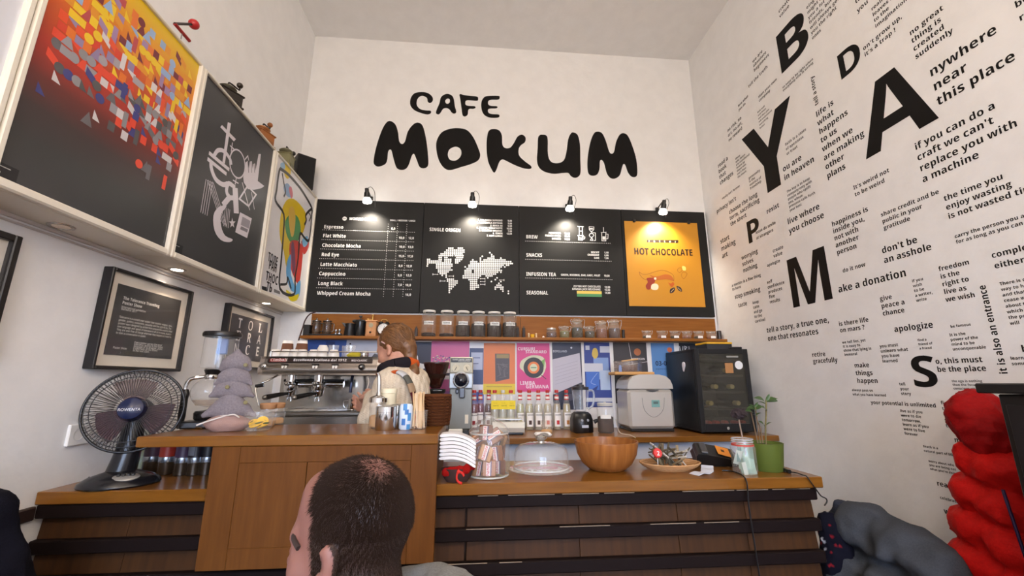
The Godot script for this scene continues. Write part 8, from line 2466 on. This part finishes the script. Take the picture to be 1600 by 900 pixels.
	var sc := [rgb(206, 92, 44), rgb(206, 206, 206), rgb(96, 96, 88), rgb(176, 146, 116), rgb(92, 30, 40), rgb(36, 30, 34), rgb(210, 92, 36)]
	for i in 7:
		var seg := path.slice(i * 4, i * 4 + 5)
		obj("scarf_stripe", tube(seg, 0.013, 12, 2.6), scm.call(sc[i]), root)
func skin_mat(called: String, c: Color) -> StandardMaterial3D:
	var m := StandardMaterial3D.new()
	m.albedo_texture = noise_tex(0.03, c.darkened(0.06), c.lightened(0.05), 17, 256)
	m.uv1_triplanar = true
	m.uv1_scale = Vector3.ONE * 6.0
	m.roughness = 0.5
	m.subsurf_scatter_enabled = true
	m.subsurf_scatter_strength = 0.12
	mats[called] = m
	return m
func rib_knit() -> StandardMaterial3D:
	var im := Image.create(64, 64, false, Image.FORMAT_L8)
	for y in 64:
		for x in 64:
			var r := 0.5 + 0.5 * sin(TAU * x / 16.0)
			var c := 0.5 + 0.5 * sin(TAU * (y / 8.0 + (0.5 if int(x / 8) % 2 else 0.0)))
			im.set_pixel(x, y, Color.from_hsv(0, 0, 0.7 * r + 0.3 * c))
	im.bump_map_to_normal_map(3.0)
	var m := StandardMaterial3D.new()
	m.albedo_texture = noise_tex(0.04, rgb(206, 190, 166), rgb(226, 212, 190), 13, 256)
	m.normal_enabled = true
	m.normal_texture = ImageTexture.create_from_image(im)
	m.normal_scale = 0.9
	m.uv1_triplanar = true
	m.uv1_scale = Vector3.ONE * 11.0
	m.roughness = 0.95
	m.metallic_specular = 0.2
	return m
# guest sitting with his back to the photographer, looking away to the left
func guest():
	var root := thing("person", "person with cropped dark hair and a bald crown, in a grey hooded top", "person", Vector3(1.42, 0, 2.72))
	var O := root.position
	var f := Vector3(-0.96, 0, -0.28).normalized()
	var apex := on_y(571, 713, 1.268)
	var hb := facing(f, 0.0)
	hb = hb.scaled_local(Vector3(0.97, 1, 0.9))
	var hc := apex - hb * Vector3(0, 0.136, -0.02) - O
	var bald := Vector3(0.0, 0.13, -0.052)
	var ns := FastNoiseLite.new()
	ns.seed = 5
	ns.frequency = 60.0
	# how much hair grows at a point of the head: 0 skin, 1 full
	var grow := func(p: Vector3) -> float:
		var e := 0.008 * ns.get_noise_3dv(p)
		var ax := absf(p.x)
		var front := 0.052 + e - 0.5 * maxf(0.0, ax - 0.045) if p.y > 0.06 else 0.034 + e
		if p.z > front: return 0.0
		var low := -0.012 if p.z > -0.02 else -0.07
		if p.z > 0.0 and p.z < 0.026 and ax > 0.05: low = -0.05
		var g := smoothstep(low - 0.02, low + 0.035, p.y + e)
		if ax > 0.081 and p.y < 0.03: return 0.0
		g *= smoothstep(front, front - 0.014, p.z)
		var bd := (p - bald).length()
		g *= lerpf(0.22, 1.0, smoothstep(0.022, 0.062, bd + 1.5 * e))
		if p.y > 0.1 and p.z > -0.02: g *= 0.75
		return g
	var skin := rgb(132, 90, 80)
	var hairc := rgb(40, 28, 22)
	var tint := func(p: Vector3) -> Color: return skin.lerp(hairc, 0.82 * grow.call(p)).lightened(0.03 * ns.get_noise_3dv(p * 0.4))
	var hm := nets(head_prims(0.064), 0.0042, null, tint)
	var neck := hc + hb * Vector3(0, -0.165, -0.055)
	var hip := Vector3(neck.x + 0.05, 0.55, neck.z + 0.02)
	var left := Vector3(f.z, 0, -f.x)
	var shl := neck + left * 0.19 + Vector3(0, -0.05, 0)
	var shr := neck - left * 0.19 + Vector3(0, -0.05, 0)
	var prims := [[0, neck, hip, 0.1, 0.13, 0.05], [0, shl, shr, 0.06, 0.06, 0.05]]
	for s in [[shl, 1.0], [shr, -1.0]]:
		var el: Vector3 = s[0] + Vector3(0, -0.28, 0) + f * 0.06 + left * s[1] * 0.05
		var wr: Vector3 = el + f * 0.24 + Vector3(0, -0.03, 0) - left * s[1] * 0.06
		prims.append([0, s[0], el, 0.052, 0.044, 0.03])
		prims.append([0, el, wr, 0.044, 0.03, 0.02])
		var kn: Vector3 = hip + left * s[1] * 0.11 + f * 0.42
		prims.append([0, hip + left * s[1] * 0.09, kn, 0.085, 0.062, 0.03])
		prims.append([0, kn, Vector3(kn.x, 0.08, kn.z) - f * 0.04, 0.06, 0.042, 0.02])
		prims.append([0, Vector3(kn.x, 0.05, kn.z) - f * 0.06, Vector3(kn.x, 0.045, kn.z) + f * 0.13, 0.045, 0.038, 0.02])
	var hands := []
	for s in [[3, 1.0], [8, -1.0]]:
		hands.append_array(hand_prims(prims[s[0]][2], (f - left * s[1] * 0.2 + Vector3(0, -0.15, 0)).normalized(), Vector3.DOWN, -left * s[1], 0.35))
	var plain := func(_p): return skin
	var body := obj("body", merge([[hm, Transform3D(hb, hc)], [nets(prims, 0.016, null, plain)], [nets(hands, 0.006, null, plain)]]), vcol(0.5), root)
	# hair strands over the scalp
	var ar := hm.surface_get_arrays(0)
	var vv: PackedVector3Array = ar[Mesh.ARRAY_VERTEX]
	var nn: PackedVector3Array = ar[Mesh.ARRAY_NORMAL]
	var ix: PackedInt32Array = ar[Mesh.ARRAY_INDEX]
	var cand := []
	for i in range(0, ix.size(), 3):
		var c := (vv[ix[i]] + vv[ix[i + 1]] + vv[ix[i + 2]]) / 3.0
		var g: float = grow.call(c)
		if g > 0.03: cand.append([i, g])
	var tf: Array[Transform3D] = []
	for rep in 4:
		for c in cand:
			if rng.randf() > c[1]: continue
			var i: int = c[0]
			var u := rng.randf()
			var w := rng.randf() * (1.0 - u)
			var p := vv[ix[i]] * (1.0 - u - w) + vv[ix[i + 1]] * u + vv[ix[i + 2]] * w
			var n := nn[ix[i]]
			var flow := p - bald
			flow = (flow - n * flow.dot(n)).normalized()
			if p.y < 0.05: flow = (flow * 0.4 + Vector3(0, -1, 0)).normalized()
			flow += Vector3(rng.randf_range(-0.35, 0.35), rng.randf_range(-0.35, 0.35), rng.randf_range(-0.35, 0.35))
			var d := (flow * 0.85 + n * 0.5).normalized()
			var x := d.cross(n).normalized()
			var ln := 0.0095 if p.y > 0.03 else 0.0045
			tf.append(Transform3D(Basis(x * 0.00042, d * ln * rng.randf_range(0.7, 1.2), x.cross(d) * 0.00042), p - n * 0.0004))
	var mm := MultiMesh.new()
	mm.transform_format = MultiMesh.TRANSFORM_3D
	mm.mesh = flat([Vector3(-1, 0, -0.6), Vector3(0, 1, 0), Vector3(1, 0, -0.6), Vector3(1, 0, -0.6), Vector3(0, 1, 0), Vector3(0, 0, 1), Vector3(0, 0, 1), Vector3(0, 1, 0), Vector3(-1, 0, -0.6)])
	mm.mesh.surface_set_material(0, mat(rgb(44, 31, 24), 0.75, 0.0, 0.25))
	mm.instance_count = tf.size()
	for i in tf.size(): mm.set_instance_transform(i, tf[i])
	var mi := MultiMeshInstance3D.new()
	mi.name = "hair"
	mi.multimesh = mm
	mi.material_override = mat(rgb(44, 31, 24), 0.75, 0.0, 0.25)
	mi.set_meta("kind", "stuff")
	root.add_child(mi)
	mi.transform = Transform3D(hb, hc)
	for s in [-1, 1]:
		obj("eyebrow", tube(smooth([Vector3(s * 0.012, 0.018, 0.0925), Vector3(s * 0.03, 0.023, 0.0885), Vector3(s * 0.05, 0.019, 0.0745), Vector3(s * 0.06, 0.01, 0.056)], 4), 0.0045, 6), mat(rgb(48, 34, 30), 0.8), root).transform = Transform3D(hb, hc)
	# hooded top
	var grey := cloth("grey sweat", rgb(112, 112, 112), rgb(138, 138, 136), 14.0)
	var sw := [[0, neck + Vector3(0, -0.11, 0), hip + Vector3(0, 0.02, 0), 0.15, 0.165, 0.06], [0, shl, shr, 0.085, 0.085, 0.06]]
	for i in [2, 3, 7, 8]:
		var q: Array = prims[i].duplicate()
		if i in [3, 8]: q[2] = q[1].lerp(q[2], 0.88)
		q[3] += 0.022
		q[4] += 0.02
		sw.append(q)
	obj("hooded_top", nets(sw, 0.014, null, null, 0.006, 14.0), grey, root)
	var hood := []
	var hcx := hc + hb * Vector3(0, -0.085, -0.06)
	for i in 14:
		var a := deg_to_rad(-150 + 300.0 * i / 13)
		var b := deg_to_rad(-150 + 300.0 * (i + 1) / 13)
		var q := func(t: float) -> Vector3: return hcx + (-f * cos(t) + left * sin(t)) * (0.1 + 0.02 * cos(t)) + Vector3(0, -0.02 + 0.012 * cos(t), 0)
		hood.append([0, q.call(a), q.call(b), 0.032 + 0.012 * cos(a), 0.032 + 0.012 * cos(b), 0.02])
	hood.append([0, hcx - f * 0.15 + Vector3(0, -0.04, 0) + left * 0.07, hcx - f * 0.15 + Vector3(0, -0.05, 0) - left * 0.07, 0.058, 0.058, 0.03])
	obj("hood", nets(hood, 0.009, null, null, 0.005, 20.0), grey, root)
	var tr := []
	for i in [4, 5, 9, 10]:
		var q: Array = prims[i].duplicate()
		q[3] += 0.016
		q[4] += 0.018
		tr.append(q)
	obj("trousers", nets(tr, 0.016), cloth("dark trousers", rgb(34, 34, 40), rgb(48, 48, 56), 12.0), root)
	# his chair
	var t := thing("dining_chair", "plain dark wooden chair under the guest in the grey top", "chair", Vector3(hip.x + O.x, 0, hip.z + O.z), rad_to_deg(atan2(f.x, f.z)))
	var wd := wood("dark chair wood", rgb(58, 38, 26), rgb(78, 52, 36), 1, 0.5)
	obj("seat", bx(0.42, 0.03, 0.42, 0.008), wd, t, Vector3(0, 0.375, 0.08))
	for sx in [-1, 1]:
		for sz in [-1, 1]: obj("leg", bx(0.035, 0.36, 0.035, 0.004), wd, t, Vector3(sx * 0.185, 0.18, 0.08 + sz * 0.185))

# ---------------------------------------------------------------- coats at the right wall and one at the left
func coats():
	var blk := mat(rgb(20, 19, 20), 0.5)
	# black cupboard whose top overhangs
	var e := on_x(1553, 600, 3.12)
	var t := thing("black_cupboard", "tall black cupboard with an overhanging top against the slogan wall", "cupboard", Vector3(3.12, 0, e.z))
	var hh := e.y
	obj("carcass", bx(0.45, hh - 0.03, 0.5, 0.004), blk, t, Vector3(0.227, (hh - 0.03) / 2, 0.25))
	obj("top", bx(0.48, 0.03, 0.58, 0.004), blk, t, Vector3(0.222, hh - 0.013, 0.25))
	obj("door", bx(0.006, hh - 0.12, 0.46, 0.002), mat(rgb(26, 24, 26), 0.4), t, Vector3(-0.0035, hh / 2, 0.25))
	obj("hook", tube([Vector3(0.3, hh - 0.12, -0.001), Vector3(0.3, hh - 0.12, -0.04), Vector3(0.3, hh - 0.09, -0.055)], 0.005), blk, t)
	obj("door_handle", bx(0.012, 0.008, 0.08, 0.003), mat(rgb(150, 140, 130), 0.3, 0.7), t, Vector3(-0.012, hh - 0.12, 0.2))
	t = thing("shoulder_bag", "dark bag with a curved handle lying on the black cupboard", "bag", Vector3(3.36, hh + 0.0025, e.z + 0.22))
	obj("bag", nets([[1, Vector3(0, 0.05, 0.08), Vector3(0.13, 0.052, 0.17)], [1, Vector3(0.02, 0.07, 0.14), Vector3(0.09, 0.05, 0.1)]], 0.012, func(p): return p.y > 0.001, null, 0.006, 20.0), cloth("dark bag", rgb(26, 23, 22), rgb(40, 36, 34), 14.0), t)
	obj("handle", tube(smooth([Vector3(-0.06, 0.012, -0.16), Vector3(-0.06, 0.05, -0.1), Vector3(-0.05, 0.09, 0.0), Vector3(-0.02, 0.1, 0.1)], 5), 0.012, 10, 1.6), cloth("dark bag", rgb(26, 23, 22), rgb(40, 36, 34), 14.0), t)
	# red puffer jacket hanging between the cupboard and the wall
	var red := cloth("red nylon", rgb(176, 20, 20), rgb(206, 30, 26), 7.0, 0.55)
	t = thing("red_jacket", "bright red quilted jacket with a hood hanging beside the black cupboard", "jacket", Vector3(3.42, 0, 1.93))
	var rows := []
	var zl := [0.06, 0.11, 0.15, 0.18, 0.2, 0.205, 0.205]
	for i in 5:
		var y := 1.12 - i * 0.125
		var q := []
		q.append([1, Vector3(0.0, y, -zl[i] * 0.42), Vector3(0.105, 0.078, zl[i] * 0.62 + 0.02), 0, 0, 0.018])
		q.append([1, Vector3(-0.01, y - 0.03, 0.06), Vector3(0.115, 0.078, 0.11), 0, 0, 0.018])
		rows.append_array(q)
	obj("body", nets(rows, 0.011, func(p): return p.x < 0.158, null, 0.012, 16.0), red, t)
	obj("hood", nets([[1, Vector3(-0.02, 1.27, 0.0), Vector3(0.1, 0.095, 0.075)], [1, Vector3(-0.03, 1.2, 0.035), Vector3(0.09, 0.08, 0.06), 0, 0, 0.04], [2, Vector3(-0.08, 1.36, 0.06), Vector3(0.06, 0.05, 0.03), 0, 0, 0.02], [0, Vector3(0, 1.2, 0.0), Vector3(0, 1.14, 0.02), 0.07, 0.08, 0.03]], 0.009, null, null, 0.012, 18.0), cloth("dark red nylon", rgb(130, 14, 18), rgb(158, 20, 22), 7.0, 0.6), t)
	obj("zip", tube([Vector3(-0.117, 1.04, 0.1), Vector3(-0.12, 0.8, 0.125), Vector3(-0.12, 0.58, 0.13)], 0.005, 6), mat(rgb(40, 24, 70), 0.4), t)
	# grey coat thrown over a chair
	var grey := cloth("grey coat", rgb(66, 70, 78), rgb(84, 88, 94), 10.0)
	t = thing("grey_coat", "slate grey coat with its collar up draped over a chair by the slogan wall", "coat", Vector3(3.28, 0, 1.55))
	obj("coat_body", nets([[0, Vector3(0.03, 0.79, -0.06), Vector3(0.02, 0.71, 0.24), 0.075, 0.08, 0.05], [0, Vector3(0, 0.74, -0.1), Vector3(-0.1, 0.36, -0.12), 0.09, 0.12, 0.06], [0, Vector3(0, 0.7, 0.1), Vector3(-0.12, 0.34, 0.1), 0.1, 0.13, 0.06], [0, Vector3(0.03, 0.68, 0.2), Vector3(-0.08, 0.34, 0.2), 0.085, 0.11, 0.06], [2, Vector3(-0.2, 0.66, 0.0), Vector3(0.16, 0.03, 0.3), 0, 0, 0.05], [0, Vector3(-0.03, 0.64, -0.18), Vector3(-0.13, 0.4, -0.22), 0.05, 0.07, 0.04]], 0.013, null, null, 0.022, 7.0), grey, t)
	obj("collar", nets([[0, Vector3(0.0, 0.81, -0.17), Vector3(-0.02, 0.74, -0.24), 0.03, 0.022, 0.02], [0, Vector3(0.0, 0.81, -0.17), Vector3(-0.03, 0.71, -0.13), 0.03, 0.026, 0.02], [0, Vector3(-0.02, 0.74, -0.24), Vector3(-0.05, 0.69, -0.2), 0.022, 0.022, 0.02]], 0.009, null, null, 0.01, 15.0), cloth("coat collar", rgb(50, 54, 66), rgb(70, 74, 86), 10.0), t)
	var wd := wood("dark chair wood", rgb(58, 38, 26), rgb(78, 52, 36), 1, 0.5)
	t = thing("dining_chair", "dark wooden chair hidden under the slate grey coat", "chair", Vector3(3.28, 0, 1.6), -90)
	obj("seat", bx(0.4, 0.03, 0.4, 0.006), wd, t, Vector3(0, 0.3, 0.1))
	for sx in [-1, 1]:
		for sz in [-1, 1]: obj("leg", bx(0.03, 0.285, 0.03, 0.004), wd, t, Vector3(sx * 0.18, 0.1425, 0.1 + sz * 0.18))
	var fn := FastNoiseLite.new()
	fn.seed = 3
	fn.frequency = 28.0
	one("patterned_scarf", nets([[0, Vector3(0, 0.14, 0), Vector3(-0.02, -0.1, 0.03), 0.05, 0.065, 0.03], [0, Vector3(0, 0.1, 0.02), Vector3(0.02, -0.26, 0.06), 0.045, 0.06, 0.03]], 0.01, null, func(p): return rgb(206, 204, 210) if fn.get_noise_3dv(p) > 0.42 else (rgb(150, 36, 46) if fn.get_noise_3dv(p * 1.3 + Vector3.ONE) > 0.46 else rgb(26, 26, 36)), 0.012, 16.0), vcol(0.9, 0.2), "dark patterned scarf with white specks beside the slate grey coat", "scarf", on_x(1306, 872, 3.2))
	# dark jacket over a chair back at the left wall
	t = thing("dark_jacket", "nearly black jacket hung over a chair back by the left wall", "jacket", Vector3(0.3, 0, 2.17))
	obj("jacket", nets([[0, Vector3(-0.12, 1.07, 0.04), Vector3(-0.12, 1.03, -0.12), 0.08, 0.075, 0.05], [0, Vector3(-0.12, 1.03, -0.12), Vector3(-0.08, 0.62, -0.24), 0.075, 0.13, 0.06], [0, Vector3(-0.11, 1.02, 0.04), Vector3(-0.06, 0.6, 0.02), 0.1, 0.15, 0.06], [0, Vector3(-0.06, 0.8, -0.16), Vector3(-0.02, 0.56, -0.26), 0.06, 0.08, 0.05]], 0.014, null, null, 0.02, 9.0), cloth("black coat", rgb(18, 18, 26), rgb(28, 28, 38), 10.0), t)
	t = thing("dining_chair", "dark wooden chair under the nearly black jacket", "chair", Vector3(0.3, 0, 2.25), 90)
	obj("seat", bx(0.4, 0.03, 0.4, 0.006), wd, t, Vector3(0, 0.4, 0.1))
	for sx in [-1, 1]:
		for sz in [-1, 1]: obj("leg", bx(0.03, 0.385, 0.03, 0.004), wd, t, Vector3(sx * 0.18, 0.1925, 0.1 + sz * 0.18))
